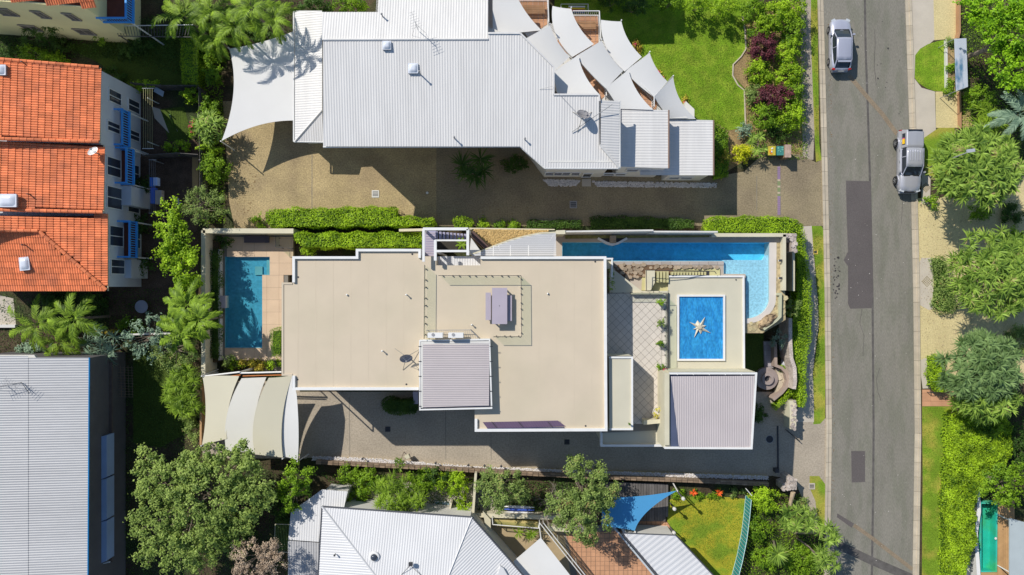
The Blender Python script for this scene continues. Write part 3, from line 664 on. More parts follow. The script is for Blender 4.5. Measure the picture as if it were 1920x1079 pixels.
mb = MB(); mb.tube(P(1072,248,7.6),P(1148,196,8.1),.03,n=5); mb.tube(P(1038,166,7.9),P(1092,222,8.0),.012,n=4); mb.tube(P(1012,168,7.9),P(1036,162,8.1),.012,n=4); mb.build('mast_arm', grey_metal, NH)
# windows in the south wall
def winbox(parent, x0, x1, y, z0_, z1_, face='S', m=winglass, fr=None, nmul=1):
    t_ = MB(); d=.05; dy = -1 if face=='S' else 0; 
    f = thing('window', None, None, (0,0,0)); f.parent = parent; f.location = Vector(((x0+x1)/2,y,z0_))-rootloc(parent)
    if face=='S':
        MB().box(((x0+x1)/2,y-.02,(z0_+z1_)/2),(x1-x0,.05,z1_-z0_)).build('pane', m, f)
        o = MB()
        for zz in (z0_,z1_): o.box(((x0+x1)/2,y-.04,zz),(x1-x0+.12,.1,.07))
        for i in range(nmul+1): o.box((x0+(x1-x0)*i/nmul,y-.045,(z0_+z1_)/2),(.06,.11,z1_-z0_-.08))
        o.build('frame', fr or white, f)
    else:   # east face: x fixed = y argument, x0,x1 are world y
        f.location = Vector((y,(x0+x1)/2,z0_))-rootloc(parent)
        MB().box((y+.02,(x0+x1)/2,(z0_+z1_)/2),(.05,x1-x0,z1_-z0_)).build('pane', m, f)
        o = MB()
        for zz in (z0_,z1_): o.box((y+.04,(x0+x1)/2,zz),(.1,x1-x0+.12,.07))
        for i in range(nmul+1): o.box((y+.045,x0+(x1-x0)*i/nmul,(z0_+z1_)/2),(.11,.06,z1_-z0_-.08))
        o.build('frame', fr or white, f)
    return f
ys = P(0,313,7.2).y+.35
for (xa,xb,za,zb_,nm) in ((1028,1048,5.0,6.1,1),(1050,1072,5.0,6.1,1),(1024,1040,1.2,2.6,1),(1041,1072,1.2,2.6,2),(1074,1090,1.2,2.6,1),(1098,1115,.1,2.1,1)):
    winbox(NH, P(xa,0,3.5).x, P(xb,0,3.5).x, ys, za, zb_, nmul=nm)
ys2 = P(0,315,5.4).y+.12
for (xa,xb,za,zb_) in ((1172,1194,3.3,4.3),(1196,1214,3.3,4.3),(1136,1156,1.1,2.0),(1158,1178,1.1,2.0)):
    winbox(NH, P(xa,0,3).x, P(xb,0,3).x, ys2 if xa>1165 else ys, za, zb_)
ys3 = P(0,328,3.9).y+.12
for (xa,xb) in ((1256,1276),(1278,1300)): winbox(NH, P(xa,0,2).x, P(xb,0,2).x, ys3, 1.2, 2.2)
# blue-shaded gap structure north-east and terraces
MB().prism(W([(915,-60),(924,-60),(924,60),(915,60)],6), 0, 6).build('wall', offwhite, NH)
pebbles('white_pebble_strip', [(1018,337),(1088,338),(1080,349),(1030,349)], .02, 500, .07, pebw)
pebbles('white_pebble_strip', [(1110,340),(1345,344),(1342,352),(1120,350)], .02, 1300, .07, pebw)
flat('door_step', [(1091,336),(1108,336),(1108,350),(1091,350)], .1, concrete, kind='structure')
# terrace under the cascade of sails
NT = thing('balcony_terrace', 'terracotta terraces stepping down beside the white house under the sails', 'terrace', P(1080,120))
tz = 4.2
terr = [(918,-40),(1028,-40),(1030,47),(1060,28),(1124,28),(1128,75),(1192,128),(1240,178),(1290,222),(1170,222),(1060,180)]
slab('deck_slab', terr, tz, 0, offwhite, NT)
for pl in ([(930,-30),(1026,-30),(1026,46),(1005,60),(930,60)], [(1040,88),(1066,30),(1122,30),(1122,80),(1076,108)], [(1060,130),(1085,108),(1140,176),(1128,186),(1080,178)],[(1150,160),(1186,132),(1236,180),(1230,206),(1170,206)]):
    ctr_ = Vector((sum(p[0] for p in pl)/len(pl), sum(p[1] for p in pl)/len(pl)))
    o = pavers(pl, tz+.005, terracotta, NT, (.42,.42), gap=.03)
def balustrade(px_pts, z, label, parent=None, n_per=.16, h=1.0, m=None, name='balustrade', group=None):
    m = m or white; pts = W(px_pts, z); t_ = thing(name, label, 'balustrade' if parent is None else None, pts[0]-rootloc(parent) if parent else pts[0], group); t_.parent = parent
    o = MB(); bm_ = None
    for a_,b_ in zip(pts,pts[1:]):
        up = Vector((0,0,h)); o.tube(a_+up, b_+up, .045, n=6); o.tube(a_+up*.1, b_+up*.1, .03, n=5)
        n = max(1,int((b_-a_).length/n_per))
        if bm_ is None:
            q = MB(); q.tube((0,0,.1*h),(0,0,h),.018,n=4); bm_ = bpy.data.meshes.new('baluster'); bm_.from_pydata(q.v,[],q.f); bm_.materials.append(m)
        for i in range(n+1): inst(bm_, 'baluster', t_, Matrix.Translation(a_.lerp(b_, i/n)))
    o.build('rail', m, t_); return t_
balustrade([(970,3),(1026,3),(1028,50)], tz, 'white balustrade round the upper left terracotta balcony')
balustrade([(1072,30),(1121,30),(1124,82)], tz, 'white balustrade round the second terracotta balcony')
balustrade([(1042,78),(1072,108)], tz, 'white balustrade in the slot between the upper two sails')
balustrade([(1140,102),(1166,132)], tz, 'white balustrade in the slot beside the lawn sail')
balustrade([(1088,120),(1134,168),(1134,186)], tz, 'white balustrade in the slot above the small step roof')
balustrade([(1184,148),(1222,188),(1222,206)], tz, 'white balustrade in the slot above the lower step roof')
def slatbench(pts, z, label):
    w_ = W(pts, z+.45); t_ = thing('slatted_bench', label, 'bench', sum(w_,Vector())/4-Vector((0,0,.45)))
    n=6
    for i in range(n):
        a_ = w_[0].lerp(w_[3],(i+.15)/n); b_ = w_[1].lerp(w_[2],(i+.15)/n); c_ = w_[1].lerp(w_[2],(i+.85)/n); d_ = w_[0].lerp(w_[3],(i+.85)/n)
        MB().prism([a_,b_,c_,d_], z+.42, z+.45).build('slat', timber, t_)
    for f in (.1,.9):
        for v in (.1,.9):
            q = w_[0].lerp(w_[1],f).lerp(w_[3].lerp(w_[2],f), v); MB().box((q.x,q.y,z+.21),(.06,.06,.42)).build('leg', timber, t_)
slatbench([(978,10),(1022,10),(1022,26),(978,26)], tz, 'timber slatted bench on the upper left balcony')
slatbench([(1080,40),(1118,40),(1118,55),(1084,55)], tz, 'timber slatted bench on the second balcony')
# sails
g_ = 'white shade sails over the stepped terraces'
sz = 7.0
sail('shade_sail', [(924,-40,sz+.2),(962,-30,sz),(1015,57,sz-.35),(924,66,sz-.2)], sailw, 'tall white shade sail beside the narrow blue-shaded gap of the white house', g_, curve=[0,.09,.0,0], post=False)
sail('shade_sail', [(984,74,sz),(1031,48,sz+.1),(1068,107,6.5),(1036,136,6.8)], sailw, 'white sail below the upper left balcony, second down the cascade', g_, curve=[.0,.06,0,.0], post=[1])
sail('shade_sail', [(1036,12,6.3),(1071,17,6.4),(1113,83,6.15),(1073,107,6.2)], sailw, 'white sail reaching up between the two terracotta balconies', g_, curve=[.03,.08,0,-.13], post=[1])
sail('shade_sail', [(1080,106,6.2),(1128,77,6.3),(1168,133,5.6),(1136,166,5.8)], sailw, 'white sail below the second balcony with its peak on a post', g_, curve=[0,.05,0,-.02], post=[1])
sail('shade_sail', [(1127,38,5.5),(1165,41,5.6),(1203,107,5.35),(1171,134,5.4)], sailw, 'white sail next to the shaded top of the big lawn', g_, curve=[.02,.08,0,-.12], post=[1])
sail('shade_sail', [(1172,134,5.35),(1218,100,5.5),(1251,153,5.0),(1226,182,5.1)], sailw, 'white sail pointing its peak at the middle of the lawn', g_, curve=[0,.07,0,-.03], post=[1])
sail('shade_sail', [(1036,136,6.8),(1084,104,6.4),(1124,178,6.6),(1046,178,6.8)], sailw, 'white sail against the stepped corner of the main roof', g_, curve=[0,.08,0,0], post=False)
sail('shade_sail', [(1136,165,5.8),(1178,132,5.55),(1224,206,5.45),(1162,204,5.5)], sailw, 'white sail above the first low step roof', g_, curve=[0,.08,0,.0], post=False)
sail('shade_sail', [(1226,182,5.1),(1262,145,5.0),(1304,223,4.1),(1254,222,4.2)], sailw, 'lowest white sail at the foot of the cascade by the lawn', g_, curve=[0,.10,0,.0], post=[1])
mb = MB(); mb.prism(W([(1286,190),(1302,205),(1302,222),(1280,222)],1.2),0,1.2); mb.build('garden_wall', offwhite, NH)
# carport sail to the west
sail('shade_sail', [(430,92,3.1),(549,60,3.0),(549,226,2.9),(416,264,3.0)], sailw, 'very large white carport sail mottled by palm shadows', None, curve=[.03,0,.07,.09], n=16, post=[0,3], cat='shade sail')
# off-frame north wing casting onto the lawn
OB = thing('north_wing', 'far north wing of the white house rising beyond the top of the photo', 'house wing', P(1080,-180))
MB().prism(W([(1010,-260),(1195,-260),(1195,-112),(1173,-112),(1173,-92),(1010,-88)],6.6), 0, 6.6).build('wall', offwhite, OB)
ribbed('roof_sheet', [w3([(1008,-262,6.65),(1197,-262,6.65),(1197,-112,6.65),(1175,-112,6.65),(1175,-90,6.65),(1008,-86,6.65)])], R(90), metal_white, OB, .3)
# clothes airer on the lawn edge
t = thing('clothes_airer', 'white clothes airer with folded bright washing at the shaded lawn edge', 'clothes airer', P(1078,17))
o = MB(); c_ = [P(x,y,1.0) for x,y in ((1052,8),(1103,8),(1103,27),(1052,27))]
for a_,b_ in zip(c_,c_[1:]+c_[:1]): o.tube(a_,b_,.025,n=5)
for q in c_: o.tube(q, Vector((q.x,q.y,0)), .025, n=5)
o.build('frame', white, t)
for i,(cc_,nm) in enumerate((((.7,.68,.66),'towel'),((.75,.55,.05),'yellow_cloth'),((.65,.06,.08),'red_cloth'),((.15,.2,.3),'dark_cloth'))):
    y0 = 11+i*3.6; MB().prism(W([(1066-i*1.5,y0),(1097,y0+.5),(1097,y0+3),(1066-i*1.5,y0+2.8)],.98), .93,.98).build(nm, mat('cloth_'+nm,cc_,.9), t)
# ================================================================ WEST: three attached townhouses with orange tile roofs
def tile_mesh(a, b, name='roof_tile', m=None, nroll=2, th=.035):
    # a: length down the slope (local x), b: width across (local y), two rolls
    q = MB(); n = nroll*4; prof = []
    for i in range(n+1):
        ph = i/n*nroll*2*math.pi; prof.append((-b/2+b*i/n, .5*(1-math.cos(ph))*.045))
    V = [(-a/2-.01,y,z) for y,z in prof]+[(a/2,y,z+th) for y,z in prof]+[(a/2,y,-.01) for y,z in prof]
    k = n+1; F = [(i,i+k,i+k+1,i+1) for i in range(n)]+[(i+k,i+2*k,i+2*k+1,i+k+1) for i in range(n)]
    me = bpy.data.meshes.new(name); me.from_pydata(V,[],F); me.materials.append(m or tile_o); return me
def cap_mesh(l, r, name='ridge_tile'):
    q = MB(); V=[]; F=[]; n=6
    for x,s in ((-l/2,.92),(l/2,1.0)):
        for i in range(n+1):
            a_ = math.pi*i/n; V.append((x, r*s*math.cos(a_), r*s*math.sin(a_)*.75+ (0.015 if x>0 else 0)))
    F = [(i,i+n+1,i+n+2,i+1) for i in range(n)]; F.append(tuple(range(n+1,2*n+2)))
    me = bpy.data.meshes.new(name); me.from_pydata(V,[],F); me.materials.append(tile_o); return me
TA, TB = .48, .375
TM = tile_mesh(TA, TB); CM_ = cap_mesh(.48, .14)
def tile_roof(parent, polyw, down, parts=True):
    # polyw: world 3-D points of one roof face; down: horizontal unit vector down the slope
    z = planez(polyw); d = Vector((down[0],down[1])).normalized(); s_ = Vector((-d.y,d.x)); pts = [(p[0],p[1]) for p in polyw]
    MB().poly([(x,y,z(x,y)-.03) for x,y in pts]).build('underlay', tile_under, parent)
    us = [x*d.x+y*d.y for x,y in pts]; vs = [x*s_.x+y*s_.y for x,y in pts]
    g0 = (z(d.x,d.y)-z(0,0)); cnt = 0; cl = math.hypot(1,g0); a = TA/ cl * .985
    X = Vector((d.x,d.y,g0)).normalized(); Y = Vector((s_.x,s_.y,0)); Z = X.cross(Y)
    u = max(us)-a/2+.04
    while u > min(us)-a/2:
        v = min(vs)+TB/2
        while v < max(vs)+TB*.3:
            x = u*d.x+v*s_.x; y = u*d.y+v*s_.y
            ok = inpoly(x,y,pts) and inpoly(x-s_.x*TB*.2,y-s_.y*TB*.2,pts)
            if ok:
                M_ = Matrix(((X.x,Y.x,Z.x,x),(X.y,Y.y,Z.y,y),(X.z,Y.z,Z.z,z(x,y)),(0,0,0,1))); inst(TM, 'roof_tile', parent, M_); cnt += 1
            v += TB
        u -= a
    return cnt
def caps(parent, p0, p1, step=.48):
    p0 = Vector(p0); p1 = Vector(p1); n = max(1,int((p1-p0).length/step)); d = (p1-p0).normalized(); q = d.to_track_quat('X','Z').to_matrix().to_4x4()
    for i in range(n): inst(CM_, 'ridge_tile', parent, Matrix.Translation(p0.lerp(p1,(i+.5)/n)+Vector((0,0,.03)))@q)
def balcony(parent, x0, x1, y0, y1, z, zg, solid=False):
    # px rectangle of the rail top; z: floor height
    rz_ = z+1.0; a_,b_ = P(x0,y0,rz_), P(x1,y1,rz_); xl,xr,yt,yb = a_.x,b_.x,a_.y,b_.y
    t_ = thing('balcony', None, None, Vector(((xl+xr)/2,(yt+yb)/2,z))-rootloc(parent)); t_.parent = parent
    nb = max(2,int((yt-yb)/.19))
    MB().box(((xl+xr)/2,(yt+yb)/2,z-.08),(xr-xl,yt-yb,.16)).build('deck', redwood, t_)
    o = MB()
    for y in (yt,yb): o.box(((xl+xr)/2,y,rz_),(xr-xl+.1,.13,.09)); o.box(((xl+xr)/2,y,z+.08),(xr-xl,.1,.16))
    o.box((xr,(yt+yb)/2,rz_),(.15,yt-yb+.1,.1)); o.box((xr+.04,(yt+yb)/2,z-.02),(.14,yt-yb+.1,.2))
    o.build('top_rail', blue_paint, t_)
    o = MB(); bm_ = bpy.data.meshes.new('slat'); q = MB(); 
    # raked slats from the floor edge out to the rail
    q.box((0,0,.52),(.05,.075,.95)); bm_.from_pydata(q.v,[],q.f); bm_.materials.append(blue_paint)
    for i in range(nb+1): inst(bm_, 'slat', t_, Matrix.Translation((xr, yb+(yt-yb)*i/nb, z)))
    q = MB(); q.tube((0,0,.1),(0,0,1.0),.025,n=4); b2 = bpy.data.meshes.new('baluster'); b2.from_pydata(q.v,[],q.f); b2.materials.append(blue_paint)
    for y in (yt,yb):
        for i in range(int((xr-xl)/.2)): inst(b2, 'baluster', t_, Matrix.Translation((xl+.1+i*.2, y, z)))
    for y in (yt,yb): MB().tube((xr-.1,y,z-.1),(xr-.05,y,zg),.06,n=6).build('post', white, t_)
    return t_
zt0, zt1 = 5.6, 7.2
def townhouse(label, y0, y1, xe, zoff, wallx):
    # y0,y1 px rows at the eave; xe px east eave
    c = P(xe-60,(y0+y1)/2,0); t_ = thing('townhouse', label, 'townhouse', c, 'attached townhouses with orange tile roofs'); return t_
TH1 = townhouse('northern townhouse of the orange tiled row, flank wall next to the shrubs', 110,266,187,0,0)
TH2 = townhouse('middle townhouse of the orange tiled row with white dish at its eave', 275,398,193,0,0)
TH3 = townhouse('southern townhouse of the orange tiled row with diagonal hip line', 405,545,201,0,0)
ZE = (6.6, 6.2, 5.8)
rt = P(0,0,1)
# roof 1 : eave x=186, rising to the west
p1 = w3([(-90,104,9.0),(186,127,ZE[0]),(186,266,ZE[0]),(-90,258,9.0)])
p2 = w3([(-90,262,8.5),(193,272,ZE[1]),(193,398,ZE[1]),(-90,392,8.5)])
p3 = w3([(-90,398,7.9),(201,401,ZE[2]),(201,545,ZE[2]),(72,433,6.85),(-90,433,7.9)])
def fixplane(pts):
    z = planez([pts[0],pts[1],pts[2]]); return [Vector((p.x,p.y,z(p.x,p.y))) for p in pts]
dn = (1,-.02)
for T,pl in ((TH1,p1),(TH2,p2)): print('tiles', tile_roof(T, fixplane(pl), dn))
zz = 7.0
east = [P(72,405,7.0),P(201,405,ZE[2]),P(201,545,ZE[2]),P(72,434,7.0),P(-60,434,7.9),P(-60,405,7.9)]
ez = planez([P(201,405,ZE[2]),P(201,545,ZE[2]),P(72,434,7.0)])
tile_roof(TH3, [Vector((p.x,p.y,ez(p.x,p.y))) for p in east], (1,0))
zs = ez(P(72,434,7).x, 0)
south = [P(72,434,7.0),P(201,545,ZE[2]),P(-90,545,ZE[2]),P(-90,434,7.0)]
szp = planez([P(72,434,7.0),P(201,545,ZE[2]),P(-90,545,ZE[2])])
tile_roof(TH3, [Vector((p.x,p.y,szp(p.x,p.y))) for p in south], (0,-1))
caps(TH3, P(74,434,7.05), P(200,544,ZE[2]+.05)); caps(TH3, P(-20,432,7.6), P(72,433,7.1))
z1f = planez(fixplane(p1)[:3]); a_,b_,c_,d_ = fixplane(p1); caps(TH1, a_,b_); caps(TH1, d_,c_)
a_,b_,c_,d_ = fixplane(p2); caps(TH2, d_,c_)
# walls
def wbox(T, px0, px1, y0, y1, z, m, zb=0):
    MB().prism(W([(px0,y0),(px1,y0),(px1,y1),(px0,y1)], z), zb, z).build('wall', m, T)
blw = mat('cool_white_wall', (.60,.62,.66), .8, .05, .8)
wbox(TH1,-80,186,131,268,6.25,blw); wbox(TH2,-80,190,268,400,5.9,blw); wbox(TH3,-80,197,400,538,5.55,blw)
for T,xe,ya,yb_,z in ((TH1,187.5,127,266,ZE[0]),(TH2,194.5,272,398,ZE[1]),(TH3,202.5,402,546,ZE[2])):
    MB().tube(P(xe,ya,z-.05),P(xe,yb_,z-.05),.06,n=6).build('gutter', mat('cream_gutter',(.5,.45,.3),.6), T)
dome(0,133,8.15,1.1,TH1,.75); dome(17,377,7.75,1.35,TH2,.95); dome(49,495,6.3,.75,TH3,1.0,R(6))
for T,b0,b1 in ((TH1,(45,118,7.8),(75,143,7.6)),(TH2,(56,365,7.4),(84,385,7.3)),(TH3,(46,460,6.9),(70,482,6.6))):
    MB().tube(P(*b0)+Vector((0,0,.35)),P(*b0)-Vector((0,0,.2)),.05,n=6).build('vent_pipe', dark_metal, T)
dd = dish(TH2, 186,289,6.2,.42,R(110),R(55),white,legs=False)
# windows and balconies on east walls
xw = lambda px,z: P(px,0,z).x
for T,px,z,lst in ((TH1,186,6.25,((172,195,3.2,5.0),(232,250,3.4,5.2))),(TH2,190,5.9,((298,332,3.2,5.2),(352,392,3.0,5.2))),(TH3,197,5.55,((425,462,3.0,5.0),(487,514,2.8,4.8)))):
    X = xw(px,z)
    for (ya,yb_,za,zb_) in lst: winbox(T, P(0,yb_,4).y, P(0,ya,4).y, X, za, zb_, 'E', nmul=2)
    for (ya,yb_,za,zb_) in lst: winbox(T, P(0,yb_,4).y, P(0,ya,4).y, X, .3, 2.1, 'E', nmul=2)
balcony(TH1,191,229,205,271,3.2,0); balcony(TH2,197,237,277,343,3.0,0); balcony(TH3,208,243,415,482,2.8,0)
t = thing('balcony_chair', 'white and blue chair on the northern blue balcony', 'chair', P(205,226,3.2))
c_ = P(205,226,3.2); MB().box(c_+Vector((0,0,.45)),(.5,.5,.05)).build('seat', mat('chair_blue',(.2,.28,.4),.7), t); MB().box(c_+Vector((-.27,0,.75)),(.05,.5,.55)).build('backrest', mat('chair_blue',(.2,.28,.4)), t)
for i in range(4): MB().tube(c_+Vector(((-1,1)[i%2]*.24,(-1,1)[i//2]*.24,0)), c_+Vector(((-1,1)[i%2]*.24,(-1,1)[i//2]*.24,.62)),.022,n=5).build('leg', white, t)
# side bay windows projecting
for (T,ya,yb_,z,lab) in ((TH2,349,385,4.6,0),(TH3,487,522,4.2,0)):
    MB().prism(W([(197,ya),(246,ya),(246,yb_),(197,yb_)],z-1.5),0,z-1.5).build('bay', blw, T)

# yellow apartment block, top left
YB = thing('apartment_block', 'pale yellow rendered apartment block with orange tile roof at the top left corner', 'building', P(60,-60))
zy = 8.2
MB().prism([P(-160,-9,zy), P(158,14,zy), P(158,-140,zy), P(-160,-140,zy)], 0, zy).build('wall', yellowwall, YB)
yp = [P(-170,-16,8.3),P(177,13,8.3),P(177,-150,8.3+2.6),P(-170,-150,8.3+2.9)]
tile_roof(YB, fixplane([yp[1],yp[0],yp[3],yp[2]]), (.06,-1))
a_ = P(-160,-9,zy); b_ = P(158,14,zy); dr = (b_-a_).normalized()
def wwin(s0,s1,za,zb_,parent=YB):
    nrm = Vector((dr.y,-dr.x,0)); p0 = a_+dr*s0; p1_ = a_+dr*s1; t_ = thing('window', None, None, Vector(((p0.x+p1_.x)/2,(p0.y+p1_.y)/2,za))-rootloc(parent)); t_.parent = parent
    rz_ = math.atan2(dr.y,dr.x); c_ = (p0+p1_)/2+nrm*.03
    MB().box((c_.x,c_.y,(za+zb_)/2),(s1-s0,.06,zb_-za),rz_).build('pane', mat('curtained_pane',(.18,.16,.15),.2,spec=.6), t_)
    o = MB(); n_=(nrm*.05)
    for z_ in (za,zb_): o.box((c_.x+n_.x,c_.y+n_.y,z_),(s1-s0+.1,.1,.07),rz_)
    for s in (s0,(s0+s1)/2,s1): q = a_+dr*s+nrm*.06; o.box((q.x,q.y,(za+zb_)/2),(.06,.08,zb_-za-.08),rz_)
    o.build('frame', mat('window_frame_taupe',(.35,.3,.25),.7), t_)
Ly = (b_-a_).length
def sx(px,z): # distance along wall for an image column
    return (P(px,10,z)-a_).dot(dr)
for (xa,xb,za,zb_) in ((8,38,5.3,6.7),(80,98,5.3,6.7),(138,155,5.3,6.7),(55,84,1.9,3.1),(155,185,1.9,3.1)):
    wwin(sx(xa,za), min(Ly-.3,sx(xb,za)), za, zb_)
balcony(YB,181,236,-60,34,5.2,0)
MB().prism(W([(166,-60),(181,-60),(181,20),(166,14)],6.5),0,6.5).build('stair_wall', blw, YB)
t = thing('pergola', 'dark slatted pergola beside the blue balcony at the top left', 'pergola', P(290,55))
for i in range(26): 
    a0_ = P(216+i*5.6,50,2.6); MB().tube(a0_, P(222+i*5.2,67,2.6), .025, n=4).build('slat', greytimber, t)
mb = MB(); mb.tube(P(214,49,2.66),P(362,47,2.66),.04,n=5); mb.build('beam', white, t); mb = MB(); mb.tube(P(222,68,2.66),P(360,70,2.66),.04,n=5); mb.build('beam', greytimber, t)
for x,y in ((216,50),(358,49),(224,67),(356,69)):
    q = P(x,y,2.6); MB().tube((q.x,q.y,0),q,.05,n=6).build('post', greytimber, t)

# yard items
t = thing('clothesline', 'folding clothesline with white frame and five taut lines in the dark yard', 'clothesline', P(280,230))
for i in range(5): MB().tube(P(269+i*4.1,166,1.9),P(269+i*4.1,279,1.9),.012,n=4).build('line', mat('line_yellow',(.5,.48,.25),.7), t)
for y in (166,279): MB().tube(P(267,y,1.9),P(288,y,1.9),.03,n=5).build('arm', white, t)
for y in (184,266): q = P(277,y,1.9); MB().tube((q.x,q.y,0),q,.045,n=6).build('post', white, t)
t = thing('clothesline', 'clothesline hung with blue and white washing in the middle yard', 'clothesline', P(288,365))
for i in range(4): MB().tube(P(280+i*3.6,300,1.9),P(280+i*3.6,400,1.9),.01,n=4).build('line', grey_metal, t)
for y in (300,400): q = P(286,y,1.9); MB().tube((q.x,q.y,0),q,.045,n=6).build('post', grey_metal, t); MB().tube(P(279,y,1.9),P(293,y,1.9),.03,n=5).build('arm', grey_metal, t)
for k,(x0,y0,x1,y1,cc_) in enumerate(((281,333,286,350,(.05,.2,.7)),(287,333,295,348,(.5,.6,.85)),(282,352,290,382,(.06,.15,.6)),(291,357,303,383,(.42,.36,.33)))):
    a0_ = P(x0,y0,1.85); b0_ = P(x1,y1,1.85); q = MB()
    for j in range(4): f=j/4; q.prism([(a0_.x+(b0_.x-a0_.x)*f,a0_.y),(a0_.x+(b0_.x-a0_.x)*(f+.22),a0_.y),(a0_.x+(b0_.x-a0_.x)*(f+.22),b0_.y),(a0_.x+(b0_.x-a0_.x)*f,b0_.y)],1.5-.05*j,1.84)
    q.build('washing', mat('washing_%d'%k,cc_,.9), t)
def simple_table(name, label, px, py, w_, d_, z0_, m, h=.72, rz=0., cat='table'):
    c = P(px,py,z0_); t_ = thing(name, label, cat, c); top = MB(); top.box(c+Vector((0,0,h)),(w_,d_,.05),rz); top.build('table_top', m, t_)
    for sx_ in (-1,1):
        for sy_ in (-1,1):
            v = Matrix.Rotation(rz,3,'Z')@Vector((sx_*(w_/2-.08),sy_*(d_/2-.08),0)); MB().box(c+v+Vector((0,0,h/2)),(.06,.06,h-.05),rz).build('leg', m, t_)
    return t_
def chair(label, px, py, z0_, rz, m, group=None, name='garden_chair'):
    c = P(px,py,z0_); t_ = thing(name, label, 'chair', c, group); Rm = Matrix.Rotation(rz,3,'Z')
    MB().box(c+Vector((0,0,.44)),(.46,.46,.05),rz).build('seat', m, t_); MB().box(c+Rm@Vector((-.23,0,.7)),(.05,.46,.5),rz).build('backrest', m, t_)
    for sx_ in (-1,1):
        for sy_ in (-1,1):
            v = Rm@Vector((sx_*.2,sy_*.2,0)); MB().tube(c+v, c+v+Vector((0,0,.44)),.022,n=5).build('leg', m, t_)
lil = mat('lilac_plastic',(.30,.30,.38),.6)
simple_table('garden_table','pale grey oval garden table under the northern eave',241,193,.95,1.4,0,lil)
chair('white garden chair tucked at the pale grey garden table',256,196,0,R(180),white); chair('grey reclining garden chair north of the pale grey table',238,172,0,R(-90),lil)
t = thing('stepladder', 'pale folding step stool on the brown yard paving', 'step stool', P(332,378))
MB().box(P(330,375,.5),(.5,.3,.04),R(-15)).build('step', offwhite, t); MB().box(P(334,381,.28),(.5,.22,.04),R(-15)).build('step', offwhite, t); MB().box(P(328,372,.25),(.46,.04,.5),R(-15)).build('frame', offwhite, t)
t = thing('garden_umbrella', 'closed dark parasol leaning beside the small lawn patch', 'parasol', P(322,226)); MB().tube(P(318,215,1.6),P(330,243,.6),.13,.04,8).build('canopy', L_dark, t); MB().tube(P(318,215,1.8),P(333,247,0),.02,n=5).build('pole', grey_metal, t)
t = thing('side_board', 'white board leaning by the shaded clothesline', 'board', P(298,172)); MB().box(P(298,172,.6),(.9,.5,.05),R(-30),(R(30),'X')).build('panel', mat('bluish_board',(.4,.5,.6),.6), t)
# fences of the yards
def fence(name, label, pts, z, m, cat='fence', group=None, pw=.11, gap=.03, th=.03, ph=None, rail=True):
    w_ = W(pts, z); t_ = thing(name, label, cat, (w_[0].x,w_[0].y,0), group); q = MB(); q.box((0,0,z/2),(pw,th,z)); me = bpy.data.meshes.new('paling'); me.from_pydata(q.v,[],q.f); me.materials.append(m); cnt=0
    for a_,b_ in zip(w_,w_[1:]):
        d = (b_-a_); n = max(1,int(d.length/(pw+gap))); rz_ = math.atan2(d.y,d.x)
        for i in range(n):
            p = a_.lerp(b_,(i+.5)/n); inst(me, 'paling', t_, Matrix.Translation((p.x,p.y,random.uniform(-.03,.01)))@Matrix.Rotation(rz_,4,'Z')); cnt+=1
        if rail:
            nn = Vector((-d.y,d.x,0)).normalized()*.05
            o = MB(); o.tube(a_+nn-Vector((0,0,.3)),b_+nn-Vector((0,0,.3)),.04,n=4); o.build('rail', m, t_)
        MB().box((a_.x,a_.y,z/2),(.1,.1,z+.05)).build('post', m, t_)
    return t_
fence('paling_fence','dark paling fence between the northern and middle townhouse yards',[(268,291),(330,287),(368,290)],1.7,greytimber)
fence('paling_fence','grey paling fence dividing the shaded northern lawn from the clothesline yard',[(245,155),(300,160),(370,160)],1.6,greytimber)
fence('paling_fence','weathered boundary paling fence behind the driveway shrubs',[(372,165),(374,300),(374,410)],1.7,greytimber)
wallp('garden_wall', [(226,628),(320,626)], 1.3, 0, .14, offwhite, label='thin pale garden wall south of the dark courtyard', cat='wall')
t = thing('round_table', 'round slatted table lying in deep shade of the southern courtyard', 'table', P(273,575,0)); MB().lathe(P(273,575,0),[(.55,.68),(.55,.72)],18).build('table_top', lil, t); MB().lathe(P(273,575,0),[(.25,0),(.05,.05),(.05,.68)],10).build('pedestal', grey_metal, t)

# ================================================================ WEST LOWER HOUSE (grey ribbed roof)
GH = thing('grey_roof_house', 'house with a long grey ribbed steel roof and blue gutter at the lower left', 'house', P(60,900))
zg = 6.0
MB().prism(W([(-80,673),(158,673),(158,1160),(-80,1160)],zg),0,zg-.2).build('wall', mat('dark_house_wall',(.13,.12,.12),.85), GH)
ribbed('roof_sheet', [w3([(53,671,zg+.45),(167,671,zg),(165,1079,zg),(164,1160,zg),(53,1160,zg+.45)])], R(0), metal_grey, GH, .19, .02)
ribbed('roof_sheet', [w3([(-90,668,zg+1.0),(53,668,zg+.47),(53,1160,zg+.47),(-90,1160,zg+1.0)])], R(0), metal_grey, GH, .19, .02)
MB().tube(P(167.5,671,zg-.02),P(164.5,1160,zg-.02),.06,n=6).build('gutter', blue_gutter, GH)
MB().prism(W([(-40,666),(64,666),(68,672),(-40,672)],zg+.2),zg,zg+.2).build('verge_cap', offwhite, GH)
aerial(GH, 40,718,zg+.6,1.0,2.5); aerial(GH, 12,723,zg+.7,.8,.4)
mb = MB(); mb.tube(P(40,717,zg+.65),P(12,722,zg+.7),.012,n=4); mb.tube(P(40,717,zg+.7),P(55,738,zg+.6),.02,n=4); mb.build('cable', dark_metal, GH)
